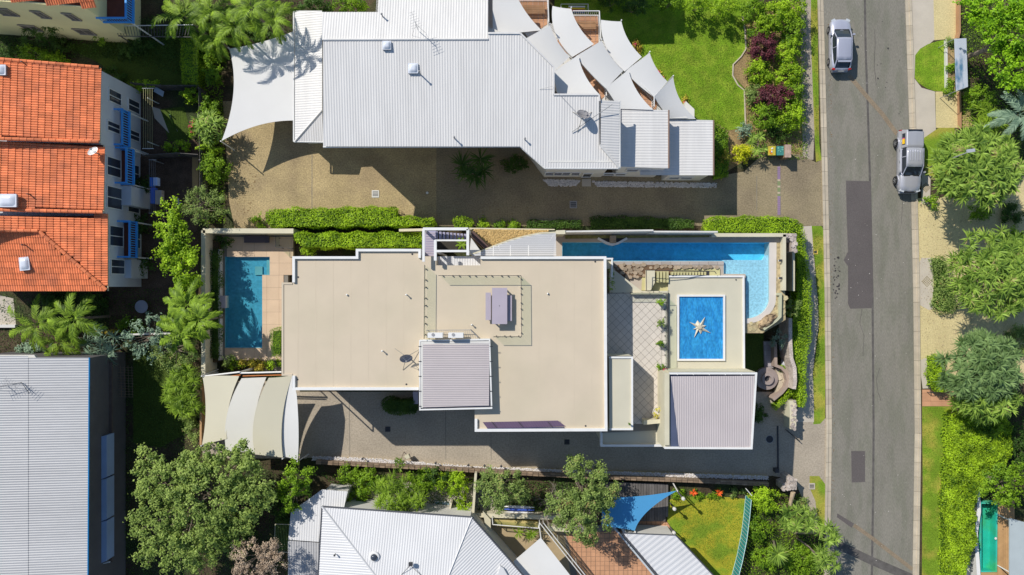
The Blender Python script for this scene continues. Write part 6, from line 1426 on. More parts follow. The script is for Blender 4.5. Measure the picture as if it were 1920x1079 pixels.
# pool at bottom right
PB=thing('lap_pool','narrow green tiled lap pool at the bottom right corner','swimming pool',P(1856,1015,0))
slab('pool_floor',[(1840,945),(1871,945),(1870,1073),(1840,1073)],.05,.0,poolgreen,PB); strip(MB(),W([(1841,945),(1871,945),(1870,1073),(1841,1073)],1.0),-.03,.05,.05,.9,True).build('pool_wall',poolgreen,PB)
wt=MB(); wt.poly(W([(1841,945),(1871,945),(1870,1073),(1841,1073)],.8)[::-1]); wt.build('green_pool_water',glassmat('green_water',(.72,.95,.88),.04,.3,2.5,1.33),kind='structure')
t=thing('timber_pool_deck','orange timber deck strip beside the green lap pool','deck',P(1880,1010,0))
for i in range(9): MB().prism(W([(1872+i*3.4,940),(1875+i*3.4,940),(1875+i*3.4,1090),(1872+i*3.4,1090)],.95),.0,.95).build('deck_board',mat('orange_deck',(.50,.30,.14),.8,.12,1.5,ovar=.08),t)
slab('deck_end',[(1838,1074),(1871,1074),(1871,1140),(1838,1140)],.94,0,mat('orange_deck',(.5,.3,.14)),t)
wallp('white_wall',[(1833,900),(1836,960),(1830,1000),(1836,1090)],1.3,0,.3,white,label='white rendered wall between the bright hedge and the green lap pool',cat='wall'); slab('paved_edge',[(1810,1020),(1832,1000),(1832,1140),(1812,1140)],.3,0,offwhite,kind='structure')
t=thing('pale_roof','pale grey blue flat roof at the bottom right corner','roof',P(1920,1040,0)); slab('roof_sheet',[(1893,972),(1960,990),(1960,1140),(1893,1140)],2.6,2.5,mat('pale_bluegrey',(.42,.47,.48),.7,.05),t)
for x,y in ((1896,977),(1896,1075)): q=P(x,y,2.5); MB().tube((q.x,q.y,0),q,.05,n=6).build('post',white,t)
manhole('pool_skimmer','small white skimmer lid on the green lap pool deck',1867,1010,2.2,white,z=.96)
# ================================================================ VEHICLES
carp=mat('silver_paint',(.50,.51,.60),.28,.02,metal=.35,spec=.6); carp2=mat('pewter_paint',(.50,.50,.54),.3,.02,metal=.35,spec=.6)
tyre=mat('tyre_rubber',(.02,.02,.022),.8); rimm=mat('alloy_rim',(.42,.42,.43),.35,metal=.7); redl=mat('tail_lamp_red',(.5,.02,.02),.3); clr=mat('headlamp_clear',(.55,.58,.62),.12,spec=.8); black=mat('black_trim',(.02,.02,.02),.6)
def loft(secs):   # secs: (y, profile[(x,z)...] right half from bottom centre to top centre)
    mb=MB(); V=[]; k=len(secs[0][1])*2
    for y,pr in secs:
        V+=[(x,y,z) for x,z in pr]+[(-x,y,z) for x,z in pr[::-1]]
    F=[(i*k+j,i*k+(j+1)%k,(i+1)*k+(j+1)%k,(i+1)*k+j) for i in range(len(secs)-1) for j in range(k)]
    F=[f[::-1] for f in F]; F+=[tuple(range(k)),tuple(range((len(secs)-1)*k,len(secs)*k))[::-1]]
    mb.add(V,F); return mb
def bsec(y,w,zb,zm,zt,crown=.04,ti=.88): return (y,[(0,zb),(w*.85,zb),(w*.97,zb+.1),(w,zm),(w*.985,zm+(zt-zm)*.6),(w*ti,zt-.01),(w*.5,zt+crown*.7),(0,zt+crown)])
def wheel(root,x,y,r=.32,wd=.2):
    t_=thing('wheel',None,None,(x,y,r)); t_.parent=root; V=MB(); n=20; s=1 if x>0 else -1
    def ring(prof,m,nm):
        mb=MB(); VV=[]; 
        for xx,rr in prof: VV+=[(x+s*xx,y+rr*math.cos(2*math.pi*i/n),r+rr*math.sin(2*math.pi*i/n)) for i in range(n)]
        FF=[(j*n+i,j*n+(i+1)%n,(j+1)*n+(i+1)%n,(j+1)*n+i) for j in range(len(prof)-1) for i in range(n)]+[tuple(range(n)),tuple(range((len(prof)-1)*n,len(prof)*n))]
        mb.add(VV,FF); mb.build(nm,m,t_)
    ring([(-wd/2,r*.9),(-wd/2+.03,r),(wd/2-.03,r),(wd/2,r*.92),(wd/2,r*.66)],tyre,'tyre'); ring([(0,r*.2),(wd/2-.03,r*.64),(wd/2+.005,r*.62),(wd/2-.03,r*.5),(wd/2+.01,r*.12)],rimm,'rim')
    for i in range(5):
        a_=2*math.pi*i/5; MB().box((x+s*(wd/2+.005),y+r*.34*math.cos(a_),r+r*.34*math.sin(a_)),(.025,r*.5,.07),0,(a_,'X')).build('spoke',rimm,t_)
# hatchback, nose to the north (+y)
HB=thing('hatchback','silver blue hatchback parked against the left kerb, nose up the street','car',(0,0,0))
W_=.88
loft([bsec(-2.22,.62,.35,.6,.86,.01),bsec(-2.12,.78,.25,.6,.94,.02),bsec(-1.8,.86,.2,.6,1.0),bsec(-1.3,.885,.18,.62,1.0),bsec(-.3,.885,.18,.62,.97),bsec(.6,.885,.18,.62,.96),bsec(1.0,.885,.18,.6,.94,.05),bsec(1.5,.87,.2,.58,.86,.06),bsec(1.9,.82,.22,.55,.77,.05),bsec(2.1,.72,.26,.5,.68,.03),bsec(2.2,.55,.34,.48,.58,.01)]).build('body',carp,HB,smooth=True)
def gsec(y,w0,z0_,w1,z1_): return (y,[(0,z0_-.15),(w0,z0_-.15),(w0,z0_),(w0*.5+w1*.5+.02,(z0_+z1_)/2),(w1,z1_-.03),(w1*.8,z1_),(0,z1_+.02)])
loft([gsec(-2.05,.60,.95,.55,1.0),gsec(-1.55,.74,.95,.62,1.38),gsec(-1.3,.78,.95,.63,1.43),gsec(0.,.80,.95,.65,1.47),gsec(.35,.80,.95,.64,1.44),gsec(.75,.78,.95,.66,1.22),gsec(1.12,.70,.93,.66,.98)]).build('glasshouse',carglass,HB,smooth=False)
loft([(y,[(0,z-.03),(w,z-.05),(w+.02,z-.02),(w*.8,z+.012),(w*.4,z+.035),(0,z+.04)]) for y,w,z in ((-1.5,.60,1.40),(-1.2,.63,1.44),(-.4,.65,1.465),(.2,.65,1.465),(.38,.63,1.44))]).build('roof_panel',carp,HB,smooth=True)
for s in (-1,1):
    mb=MB(); mb.tube((s*.64,.38,1.43),(s*.73,1.1,.98),.04,n=5); mb.tube((s*.62,-1.5,1.38),(s*.66,-2.05,.98),.06,n=5); mb.tube((s*.66,-.4,1.44),(s*.82,-.4,.98),.03,n=4); mb.tube((s*.64,-1.5,1.40),(s*.65,.38,1.45),.03,n=4); mb.build('pillar',carp,HB)
    mb=MB(); mb.box((s*.99,.78,1.0),(.2,.14,.13)); mb.build('wing_mirror',carp,HB)
    for y in (.25,-.75): MB().box((s*.895,y-.2,.86),(.03,.18,.03)).build('door_handle',rimm,HB)
    MB().box((s*.62,2.06,.68),(.34,.22,.1),-s*R(25)).build('headlight',clr,HB); MB().box((s*.68,-2.13,.85),(.22,.12,.22),s*R(20)).build('tail_light',redl,HB)
    for y in (1.38,-1.35): wheel(HB,s*.80,y,.32)
MB().box((0,-2.22,.5),(1.3,.12,.24)).build('rear_bumper',carp,HB); MB().box((0,-2.27,.75),(.5,.03,.12)).build('number_plate',white,HB); MB().box((0,-1.62,1.42),(1.1,.16,.03)).build('spoiler',carp,HB); MB().box((0,1.18,.955),(1.25,.1,.02)).build('cowl',black,HB); MB().box((.1,-1.93,1.06),(.4,.03,.02),R(8)).build('rear_wiper',black,HB)
HB.location=(P(1569,81.5).x,20.7,.016)
# pickup, nose to the south (-y); built nose at -y
UT=thing('pickup_truck','silver grey double cab pickup with a bright yellow panel on its canopy side','pickup truck',(0,0,0))
loft([bsec(-2.62,.70,.45,.7,.86,.01),bsec(-2.5,.84,.35,.7,1.02,.03),bsec(-2.1,.9,.32,.72,1.10,.05),bsec(-1.3,.92,.32,.75,1.14,.05),bsec(-1.0,.92,.32,.75,1.12,.02),bsec(0,.92,.32,.75,1.1,.0),bsec(1.0,.92,.32,.75,1.1,.0),bsec(2.4,.9,.34,.75,1.1,.0),bsec(2.58,.88,.42,.75,1.06,.0)]).build('body',carp2,UT,smooth=True)
loft([gsec(-1.25,.74,1.12,.70,1.16),gsec(-.95,.78,1.12,.72,1.42),gsec(-.6,.82,1.12,.70,1.68),gsec(.6,.82,1.12,.70,1.74),gsec(.9,.82,1.12,.70,1.70),gsec(.98,.8,1.12,.70,1.64)]).build('cab_glass',carglass,UT)
loft([(y,[(0,z-.03),(w,z-.05),(w+.02,z-.02),(w*.8,z+.012),(0,z+.04)]) for y,w,z in ((-.62,.68,1.68),(-.3,.71,1.73),(.6,.71,1.745),(1.0,.69,1.69))]).build('roof_panel',carp2,UT,smooth=True)
for i in range(5): MB().box((-.42+i*.21,.35,1.79),(.03,.9,.025)).build('roof_rib',carp,UT)
# canopy over the tray
loft([(y,[(0,1.0),(.86,1.0),(.86,1.14),(w,zt-.04),(w*.9,zt),(0,zt+.02)]) for y,w,zt in ((1.04,.70,1.70),(1.2,.72,1.74),(2.3,.72,1.74),(2.5,.68,1.62))]).build('tray_canopy',carp2,UT)
MB().box((0,2.42,1.715),(1.2,.2,.02)).build('canopy_rear_glass',carglass,UT)
for s in (-1,1):
    mb=MB(); mb.add([(s*.80,1.25,1.25),(s*.80,2.2,1.25),(s*.755,2.15,1.58),(s*.755,1.3,1.58)],[(0,1,2,3)] if s>0 else [(3,2,1,0)]); 
    MB().box((s*.80,1.75,1.40),(.03,.95,.32),0,(-s*R(17),'Y')).build('canopy_side_window',carglass,UT)
    MB().box((s*.825,1.55,1.40),(.03,.42,.24),0,(-s*R(17),'Y')).build('yellow_panel',mat('yellow_board',(.85,.50,.02),.7),UT); MB().box((s*.828,1.8,1.40),(.03,.1,.2),0,(-s*R(17),'Y')).build('pink_panel',mat('pink_board',(.6,.1,.2),.7),UT)
    mb=MB(); mb.tube((s*.70,-.62,1.67),(s*.76,-1.27,1.15),.045,n=5); mb.tube((s*.72,.25,1.72),(s*.84,.25,1.14),.045,n=4); mb.tube((s*.71,-.6,1.69),(s*.72,.95,1.71),.035,n=4); mb.tube((s*.83,-1.2,1.14),(s*.83,1.0,1.14),.03,n=4); mb.build('pillar',carp,UT)
    MB().box((s*1.03,-.98,1.2),(.22,.14,.2)).build('wing_mirror',carp2,UT)
    for y in (-.1,.85): MB().box((s*.925,y,1.0),(.03,.2,.04)).build('door_handle',rimm,UT)
    MB().box((s*.68,-2.52,.9),(.34,.2,.18),s*R(20)).build('headlight',clr,UT); MB().box((s*.82,2.57,.9),(.12,.06,.3)).build('tail_light',redl,UT)
    for y in (-1.6,1.6):
        wheel(UT,s*.88,y,.38,.24); mb=MB(); V=[]; n=9
        for k in range(n): a_=math.pi*k/(n-1); V+=[(s*.86,y+.46*math.cos(a_),.42+.46*math.sin(a_)),(s*1.0,y+.48*math.cos(a_),.42+.47*math.sin(a_))]
        mb.add(V,[(2*k,2*k+1,2*k+3,2*k+2) for k in range(n-1)]).build('wheel_arch',carp2,UT)
MB().box((0,-2.64,.62),(1.5,.16,.22)).build('front_bumper',carp2,UT); MB().box((0,-2.66,.86),(.8,.06,.2)).build('grille',black,UT); MB().box((0,-1.28,1.175),(1.3,.1,.02)).build('cowl',black,UT); MB().box((0,2.62,.55),(1.5,.14,.14)).build('rear_bumper',black,UT); MB().box((0,2.60,.85),(1.4,.04,.4)).build('tailgate',carp2,UT)
UT.location=(P(1695,300).x,10.75,.016); UT.rotation_euler=(0,0,R(-.6))
# wheelie bins
def bin_(px,label,lid,pr=None):
    t_=thing('wheelie_bin',label,'bin',P(px,283,0),'wheelie bins by the shrubs'); c=P(px,283,1.0)
    mb=MB(); mb.add([(c.x+sx*w_,c.y+sy*d_,z) for z,w_,d_ in ((.08,.23,.28),(.95,.29,.36)) for sx,sy in ((-1,-1),(1,-1),(1,1),(-1,1))],[(3,2,1,0),(4,5,6,7),(0,1,5,4),(1,2,6,5),(2,3,7,6),(3,0,4,7)]).build('tub',mat('bin_green',(.02,.07,.05),.6),t_)
    MB().box((c.x,c.y,.99),(.63,.78,.07)).build('lid',lid,t_); MB().tube((c.x-.25,c.y+.42,.95),(c.x+.25,c.y+.42,.95),.02,n=5).build('handle',black,t_)
    for s in (-1,1): MB().tube((c.x+s*.26,c.y+.3,.1),(c.x+s*.3,c.y+.3,.1),.1,n=10).build('wheel',black,t_)
    if pr:
        for i in range(5): MB().box((c.x+random.uniform(-.2,.2),c.y+random.uniform(-.25,.25),1.04),(.16,.12,.05),random.random()*3).build('rubbish',pr[i%len(pr)],t_)
bin_(1447,'yellow topped wheelie bin left of the teal one',mat('bin_yellow',(.52,.43,.05),.6),[mat('cardboard_orange',(.8,.3,.03),.8),white]); bin_(1463,'teal topped wheelie bin right of the yellow one',mat('bin_teal',(.05,.22,.20),.6),[mat('teal_light',(.15,.42,.36),.7)])
t=thing('brick_pillar','speckled pink brick pillar beside the two bins','pillar',P(1478,281,0)); slab('shaft',[(1472,272),(1483,272),(1483,295),(1472,295)],1.3,0,brickm,t); slab('cap',[(1471.5,271.5),(1483.5,271.5),(1483.5,295.5),(1471.5,295.5)],1.36,1.3,mat('speckled_cap',(.42,.30,.24),.9,.3,3,fine=.3),t)

# ================================================================ VEGETATION
# hedges of the central lot
hedge('clipped_hedge',[(498,398),(545,390),(600,392),(700,388),(742,391),(745,406),(812,410),(812,422),(745,424),(560,425),(505,425),(497,412)],2.1,'long bright clipped hedge on the sunlit edge of the shared driveway',L_lime,dens=1.1)
hedge('clipped_hedge',[(552,438),(792,436),(792,463),(700,464),(600,464),(565,462),(552,448)],2.6,'second long clipped hedge south of the bright one, against the beige roof',L_lime,dens=1.1,rough=.15)
bush('shrub',576,474,16,1.6,'lime shrub at the foot of the long hedge by the roof corner',L_lime,ry=10); bush('shrub',484,415,18,1.0,'small leafy shrub at the left end of the bright driveway hedge',L_mid,ry=12)
hedge('clipped_ball_hedge',[(849,412),(862,408),(880,410),(888,416),(884,427),(852,427)],1.2,'small bright rounded hedge above the stair tower',L_lime,dens=1.3,L=.1,Wd=.07)
bush('shrub',904,420,8,.7,'tiny bright shrub right of the small rounded hedge',L_lime); bush('shrub',936,420,14,.6,'low sparse shrub in shade above the gold gravel',L_mid,ry=8); bush('shrub',966,421,14,.6,'low shrub beside the shaded hedge row above the gravel',L_mid,ry=8)
hedge('low_hedge',[(988,415),(1088,413),(1090,428),(988,428)],.6,'low shaded hedge row north of the white pergola',L_dark,dens=1.1)  # dark leaf colour stands in for the white house's shade
hedge('low_hedge',[(1108,408),(1160,406),(1300,412),(1302,428),(1108,429)],.7,'long dark low hedge in shade north of the lap pool',L_dark,dens=1.1)  # house shade given by the darker leaves here too
hedge('street_hedge',[(1328,412),(1345,408),(1440,406),(1480,408),(1497,413),(1507,422),(1509,438),(1470,438),(1330,434)],2.2,'bright street corner hedge north of the curved pool',L_lime,dens=1.2,L=.11,Wd=.08)
hedge('street_hedge',[(1493,438),(1509,438),(1514,480),(1522,540),(1523,600),(1521,640),(1513,665),(1512,700),(1513,740),(1511,763),(1499,764),(1497,720),(1489,690),(1486,650),(1487,590),(1496,545),(1496,500)],1.8,'long winding hedge along the footpath on the street side',L_lime,dens=1.2,L=.11,Wd=.08)
hedge('diagonal_hedge',[(1487,712),(1492,722),(1490,738),(1474,755),(1456,771),(1453,762),(1470,748),(1482,735)],1.3,'short diagonal hedge curving below the round well',L_lime,dens=1.2,L=.1,Wd=.07)
tree('olive_tree',1483,578,21,2.6,'grey green tree with feathery crown leaning over the street hedge',L_olive,ry=20,cr=.25,L=.13,Wd=.05,tr=.05)
tree('olive_tree',1456,637,18,2.0,'smaller grey green tree beside the stone walk',L_grey,ry=16,cr=.24,L=.13,Wd=.05,tr=.05)
bush('shrub',1472,694,10,.7,'small green shrub between the curved wall and the pale street wall',L_mid,ry=12); bush('ground_cover_shrub',1410,779,34,.5,'dark groundcover patch in the shade beside the lilac garage roof',L_dark,ry=20)
# driveway cycad
screwpine('cycad',888,312,30,1.5,'dark cycad palm standing in the shade of the white house eave',L_dark,nros=5,n=34,L=1.3,Wd=.10,droop=.35,cat='cycad',jitter=.3)
bush('shrub',965,310,26,1.1,'dark shrub beside the shaded cycad',L_dark,ry=18)
# NE garden
for a in ((1440,218,27,2.4,'rounded lime shrub left of the bins corner',L_mid,26),(1487,215,24,2.4,'bright lime shrub right of the bins corner',L_lime,30),(1482,140,26,2.4,'lime shrub between the two maroon bushes on the street side',L_lime,24),(1487,175,20,2.2,'mid green shrub beside the lower maroon bush',L_mid,20),(1425,135,26,2.0,'bright lime shrub left of the gap between the maroon bushes',L_lime,24),(1480,95,22,2.4,'lime green shrub right of the upper maroon bush',L_lime,26),(1455,30,34,2.8,'large lime shrub at the top of the street garden',L_lime,30),(1490,55,20,2.6,'mid green shrub near the top kerb',L_mid,26),(1412,20,24,2.2,'lime shrub above the lawn corner',L_mid,22),(1425,60,18,1.8,'small green shrub above the upper maroon bush',L_mid,16),(1490,10,22,2.8,'bright green shrub at the top edge beside the footpath',L_lime,22),(1415,175,14,1.4,'small sparse shrub by the curved lawn edging',L_olive,20)):
    bush('garden_shrub',a[0],a[1],a[2]*1.15,a[3],a[4],a[5],ry=a[6]*1.12,group=None,dens=1.3)
bush('maroon_shrub',1434,88,29,2.6,'upper dark maroon bush in the street garden',L_red,ry=30,dens=1.4); bush('maroon_shrub',1456,182,38,2.6,'lower and wider dark maroon bush in the street garden',L_red,ry=28,dens=1.4)
bush('golden_shrub',1391,288,18,1.6,'bright yellow shrub at the driveway corner of the street garden',L_yel,ry=20,dens=1.4)
screwpine('spiky_plants',1418,272,22,.9,'spiky dark green plants between the yellow shrub and the bins',L_pand,nros=7,n=22,L=.6,Wd=.07,cat='plants')
bush('silver_shrub',1395,245,17,1.2,'silvery pale shrub at the lower corner of the big lawn',L_grey,ry=12)
hedge('dark_hedge',[(1339,228),(1352,232),(1366,245),(1366,330),(1342,335)],1.4,'dark rounded hedge at the east end of the white house',L_mid,dens=1.,rough=.2); bush('climbing_shrub',1357,300,9,1.8,'narrow yellow green creeper beside the dark rounded hedge',L_bronze,ry=34); bush('shrub',1462,245,26,1.4,'dark shaded shrub behind the bins',L_dark,ry=16)
for a in ((1195,8,30,3.4,L_dark,16),(1255,2,34,3.4,L_mid,16),(1312,2,32,3.6,L_lime,16),(1362,10,30,3.6,L_lime,22),(1150,-4,30,3.2,L_dark,16)):
    bush('border_tree',a[0],a[1],a[2],a[3],{1195:'dark bush at the top edge above the lawn shadow',1255:'mid green bush at the top edge above the lawn',1312:'bright bush at the top edge above the lawn, overhanging',1362:'bright green bush at the top corner of the lawn',1150:'dark bush at the top edge beside the clothes airer'}[a[0]],a[4],cat='bush',ry=a[5],dens=1.1)
for (x,y,lb) in ((1192,92,'pinkish low plants at the first sail foot on the lawn'),(1238,145,'reddish low plants at the second sail foot on the lawn'),(1282,198,'mauve low plants at the third sail foot on the lawn')): bush('low_plants',x,y,10,.5,lb,L_bronze,ry=16,extra=(flowerp,3))
# west planting
hedge('clipped_hedge',[(338,71),(370,71),(372,158),(340,156)],1.6,'sunlit clipped hedge block beside the dark northern lawn',L_yel if False else L_lime,dens=1.4,L=.08,Wd=.06,rough=.06)
for a in ((395,95,24,2.2,'dense leafy bush between the clipped hedge block and the carport sail',L_mid,30),(398,140,20,2.2,'leafy bush with red flowers left of the carport sail tip',L_mid,22),(270,158,32,1.6,'lime creeper bush along the yard fence',L_lime,8),(362,178,24,1.8,'lime bush at the corner of the clothesline yard',L_lime,14),(392,200,22,2.2,'mid green bush above the spiky driveway shrub',L_mid,20),(400,312,28,2.4,'round green tree-like shrub west of the driveway sail shade',L_mid,34),(392,275,24,2.2,'bright lime shrub above the round green one',L_lime,18),(330,277,32,1.4,'lime creeper over the fence of the middle yard',L_lime,10),(20,98,24,2.0,'dark bush at the left edge below the yellow wall',L_dark,14),(62,100,36,2.2,'lime bush in front of the orange roof',L_mid,16),(100,82,34,1.8,'dark bush under the yellow wall windows',L_dark,12),(105,108,22,1.6,'bright lime bush over the orange roof edge',L_lime,10),(185,65,20,1.6,'green bush at the corner of the yellow wall',L_mid,14),(255,85,34,1.4,'dark shrubs on the shaded side of the pergola',L_dark,14),(240,95,26,1.2,'very dark low shrub in the northern lawn corner',L_dark,14),(215,140,22,1.4,'dark shrub by the northern townhouse corner',L_dark,16)):
    bush('shrub',a[0],a[1],a[2],a[3],a[4],a[5],ry=a[6],dens=1.1)
screwpine('spiky_shrub',395,238,28,1.8,'spiky bright shrub west of the carport sail',L_pand,nros=16,n=24,L=.7,Wd=.08,cat='shrub'); t=bush('pink_flowers',362,240,7,.8,'strip of pink flowers beside the small lawn patch',L_mid,ry=22,extra=(flowerp,8))
tree('olive_tree',388,385,44,3.2,'feathery yellow green tree at the corner of the left pool court',L_olive,ry=36,cr=.35,L=.17,Wd=.06,tr=.1,dens=1.2)
tree('leafy_tree',335,465,40,3.6,'tall bright green tree column west of the left pool wall',L_lime,ry=74,rz=1.2,cr=.38,L=.2,Wd=.14,tr=.14,dens=1.3,blobs=[(-14,-42,0,.62),(-6,-5,.2,.8),(12,38,0,.72),(18,68,-.3,.45)],group=None)
for (x,y,lb) in ((48,62,'left yucca against the yellow wall'),(75,60,'second yucca against the yellow wall'),(118,48,'tall branching yucca in front of the yellow wall'),(100,58,'low yucca between the wall windows')): screwpine('yucca',x,y,16 if x!=118 else 24,2.2,lb,L_dark,nros=2 if x!=118 else 6,n=30,L=.62,Wd=.06,cat='yucca',tr=.05)
for i,(x,y,r,z,lb) in enumerate(((345,30,60,5.2,'palm at the left of the top palm grove'),(395,22,56,5.2,'tall palm in the middle of the top palm grove'),(440,48,54,5.6,'palm overhanging the tip of the carport sail'),(470,15,56,6.2,'palm right of the middle of the top grove'),(512,36,50,5.8,'rightmost palm of the top grove, above the west roof wing'),(410,75,40,3.6,'low palm below the top palm grove'))): palm('palm_tree',x,y,r,z,lb,nf=11,group='palms of the top grove')
bush('undergrowth',400,40,95,1.6,'dark undergrowth filling the gaps between the top palms',L_dark,ry=40,dens=1.2); bush('undergrowth',500,70,40,1.4,'dark undergrowth beside the west roof wing',L_dark,ry=28)
for a in ((590,10,40,3.4,'dark bush at the top edge left of the roof step',L_dark,14),(655,8,46,3.0,'mid green bush at the top edge in the roof notch',L_mid,14)): bush('bush',a[0],a[1],a[2],a[3],a[4],a[5],ry=a[6],dens=1.2)
for i,(x,y,r,z,lb) in enumerate(((70,608,58,4.4,'left palm above the grey ribbed roof'),(140,598,60,5.0,'tall bright palm above the corner of the grey ribbed roof'),(112,640,50,3.4,'low palm between the two above the grey roof'))): palm('palm_tree',x,y,r,z,lb,nf=11,group='palms above the grey roof')
for i,(x,y,r,z,lb) in enumerate(((350,572,54,4.6,'upper bright palm left of the left pool wall'),(345,622,52,4.2,'middle bright palm left of the left pool wall'),(372,600,46,5.0,'palm leaning over the left pool wall'),(330,600,40,3.6,'low palm at the dark courtyard edge'))): palm('palm_tree',x,y,r,z,lb,nf=11,Wd=.09,group='palms beside the left pool wall',dens=.8)
for a in ((60,655,45,1.8,'pale shrub along the top of the grey ribbed roof',L_grey,10),(195,625,26,1.5,'yellow green fern bed by the courtyard wall',L_bronze,8),(240,612,22,1.6,'small palm-like shrub south of the round table',L_mid,16),(95,560,34,1.6,'dark shrub under the southern townhouse eave',L_dark,14),(170,570,30,1.6,'very dark shrub beside the yard wall',L_dark,18),(250,420,26,1.6,'dark creeper between the middle and southern townhouse',L_dark,24),(262,350,18,1.4,'dark shrub below the middle blue balcony',L_dark,20),(268,500,16,1.5,'dark creeper by the southern townhouse bay',L_dark,20)):
    bush('shrub',a[0],a[1],a[2],a[3],a[4],a[5],ry=a[6],dens=1.1)
screwpine('blue_yucca',196,652,38,2.0,'blue grey spiky yucca above the roof corner',L_grey,nros=12,n=28,L=.85,Wd=.07,cat='yucca')
tree('frangipani_tree',275,632,48,3.2,'open grey green tree with bare forks in the western garden',L_grey,ry=40,cr=.3,L=.22,Wd=.09,tr=.12,dens=.9)
tree('olive_tree',330,660,40,3.2,'loose olive tree against the left pool wall',L_olive,ry=32,cr=.35,L=.16,Wd=.07)
screwpine('feathery_bamboo',345,735,34,2.6,'feathery yellow green bamboo along the orange topped wall',L_palm,nros=34,ry=68,n=34,L=.75,Wd=.05,cat='bamboo',droop=.5)
bush('shrub',352,765,26,2.4,'grey green shrub low on the bamboo row',L_olive,ry=30); bush('shrub',362,812,18,2.0,'olive shrub at the lower end of the bamboo row',L_olive,ry=24)
# big tree bottom left
tree('spreading_tree',368,950,132,5.2,'very large spreading green tree at the lower left covering the sails corner',leafmat('leaf_big_tree',(.05,.095,.015),(.27,.345,.085),.35),ry=122,rz=2.0,cr=.42,L=.2,Wd=.14,tr=.28,dens=1.15,
  blobs=[(20,-5,.6,.72),(-62,-48,0,.42),(70,-70,.1,.42),(100,-20,0,.36),(-70,35,0,.40),(45,40,.2,.42),(-20,85,0,.42),(10,-85,0,.30),(-95,-88,-.3,.14),(-105,-28,-.4,.12),(-95,100,-.2,.16)])
tree('round_tree',553,905,36,3.8,'round leafy tree in front of the white carport wing',L_mid,ry=42,cr=.36,L=.17,Wd=.12,blobs=[(8,-16,0,.7),(-8,22,0,.8)],dens=1.2)
tree('bare_twig_tree',474,1052,58,5.6,'pinkish grey half bare tree at the bottom edge',L_dry,ry=44,cr=.32,L=.13,Wd=.08,tr=.14,dens=1.)
bush('shrub',440,1010,40,2.0,'dark shrub under the large spreading tree',L_dark,ry=40); bush('shrub',530,950,24,1.6,'dark shrub beside the trellis panel',L_dark,ry=30)
# southern gardens
for a in ((655,893,26,2.0,'dark leafy shrub left in the southern garden bed',L_mid,20),(690,905,26,2.2,'mid green shrub near the white wing roof',L_mid,26),(790,905,32,2.4,'rounded green shrub in the middle of the southern bed',L_mid,26),(815,895,26,2.2,'dark shrub against the brick wall',L_dark,18),(850,908,34,2.6,'bright lime shrub left of the cream partition',L_lime,24),(872,950,16,1.6,'lime shrub low against the cream partition',L_lime,18),(670,932,22,1.6,'mixed shrub with red flowers near the wing roof',L_mid,18),(1335,908,1,1,'',L_mid,1)):
    if a[4]: bush('shrub',a[0],a[1],a[2],a[3],a[4],a[5],ry=a[6],dens=1.15)
screwpine('bamboo_clump',735,925,34,3.0,'tall yellow green bamboo clump with a plume over the brick wall',L_palm,nros=26,ry=40,n=30,L=.6,Wd=.05,cat='bamboo',droop=.5)
screwpine('bamboo_clump',775,935,30,2.6,'second feathery clump beside the courtyard',L_palm,nros=14,ry=24,n=28,L=.55,Wd=.05,cat='bamboo',droop=.5)
screwpine('bamboo_plume',748,862,7,2.8,'single bamboo plume reaching over the pebble strip',L_palm,nros=5,ry=22,n=22,L=.35,Wd=.045,cat='bamboo',tr=.03)
tree('twiggy_tree',938,918,50,3.8,'grey twigged green tree right of the cream partition',L_olive,ry=42,cr=.36,L=.14,Wd=.10,dens=1.15,tr=.13); tree('twiggy_tree',1090,930,56,4.2,'large yellow green tree next to the blue sail',L_olive,ry=64,cr=.4,L=.16,Wd=.11,dens=1.3,blobs=[(0,-20,.2,.85),(5,35,.2,.8),(40,0,0,.5),(-30,15,0,.6)],tr=.16)
# bare branches
t=thing('bare_branches','tangle of bare grey branches between the two twiggy trees','dead tree',P(1030,945,0)); mb=MB(); b_=P(1032,950,.2)
def twig(p,d,l,r,dep):
    q=p+d*l; mb.tube(p,q,r,r*.6,4)
    if dep:
        for k in range(3): dd=(d+Vector((random.uniform(-.7,.7),random.uniform(-.7,.7),random.uniform(-.3,.5)))).normalized(); twig(q,dd,l*random.uniform(.6,.85),r*.6,dep-1)
for k in range(9): twig(b_,Vector((random.uniform(-.8,.8),random.uniform(-.3,1.1),random.uniform(.5,1.3))).normalized(),random.uniform(.8,1.3),.05,3)
mb.build('branches',mat('bleached_bark',(.34,.28,.24),.9,.2,3),t)
screwpine('spiky_palm',985,998,16,.9,'small bright spiky palm in the sunny courtyard by the glass balustrade',L_palm,nros=3,n=30,L=.6,Wd=.06,cat='palm')
bush('shrub',1437,940,32,2.4,'glossy bright shrub at the driveway corner above the yuccas',L_lime,ry=26,dens=1.3); bush('shrub',1424,993,22,2.2,'mid green rounded shrub right of the teal fence',L_mid,ry=26,dens=1.2); bush('shrub',1440,1050,30,1.4,'green shrub between the teal fence and the big yucca',L_mid,ry=26)
screwpine('dragon_tree',1488,975,40,3.4,'pale branching screw pine above the footpath verge',L_pand,nros=16,ry=26,n=32,L=.68,Wd=.07,base=(1480,990),tr=.09)
screwpine('dragon_tree',1550,1003,24,3.8,'screw pine overhanging the kerb and road at the bottom',L_pand,nros=9,ry=22,n=30,L=.62,Wd=.07,base=(1490,1000),tr=.08); screwpine('dragon_tree',1545,1048,26,3.6,'second screw pine overhanging the road near the bottom edge',L_pand,nros=12,ry=26,n=30,L=.62,Wd=.07,base=(1495,1010),tr=.08)
screwpine('large_yucca',1464,1028,26,1.8,'large radial yucca rosette near the bottom',L_pand,nros=1,n=90,L=1.05,Wd=.08,cat='yucca',droop=.15)
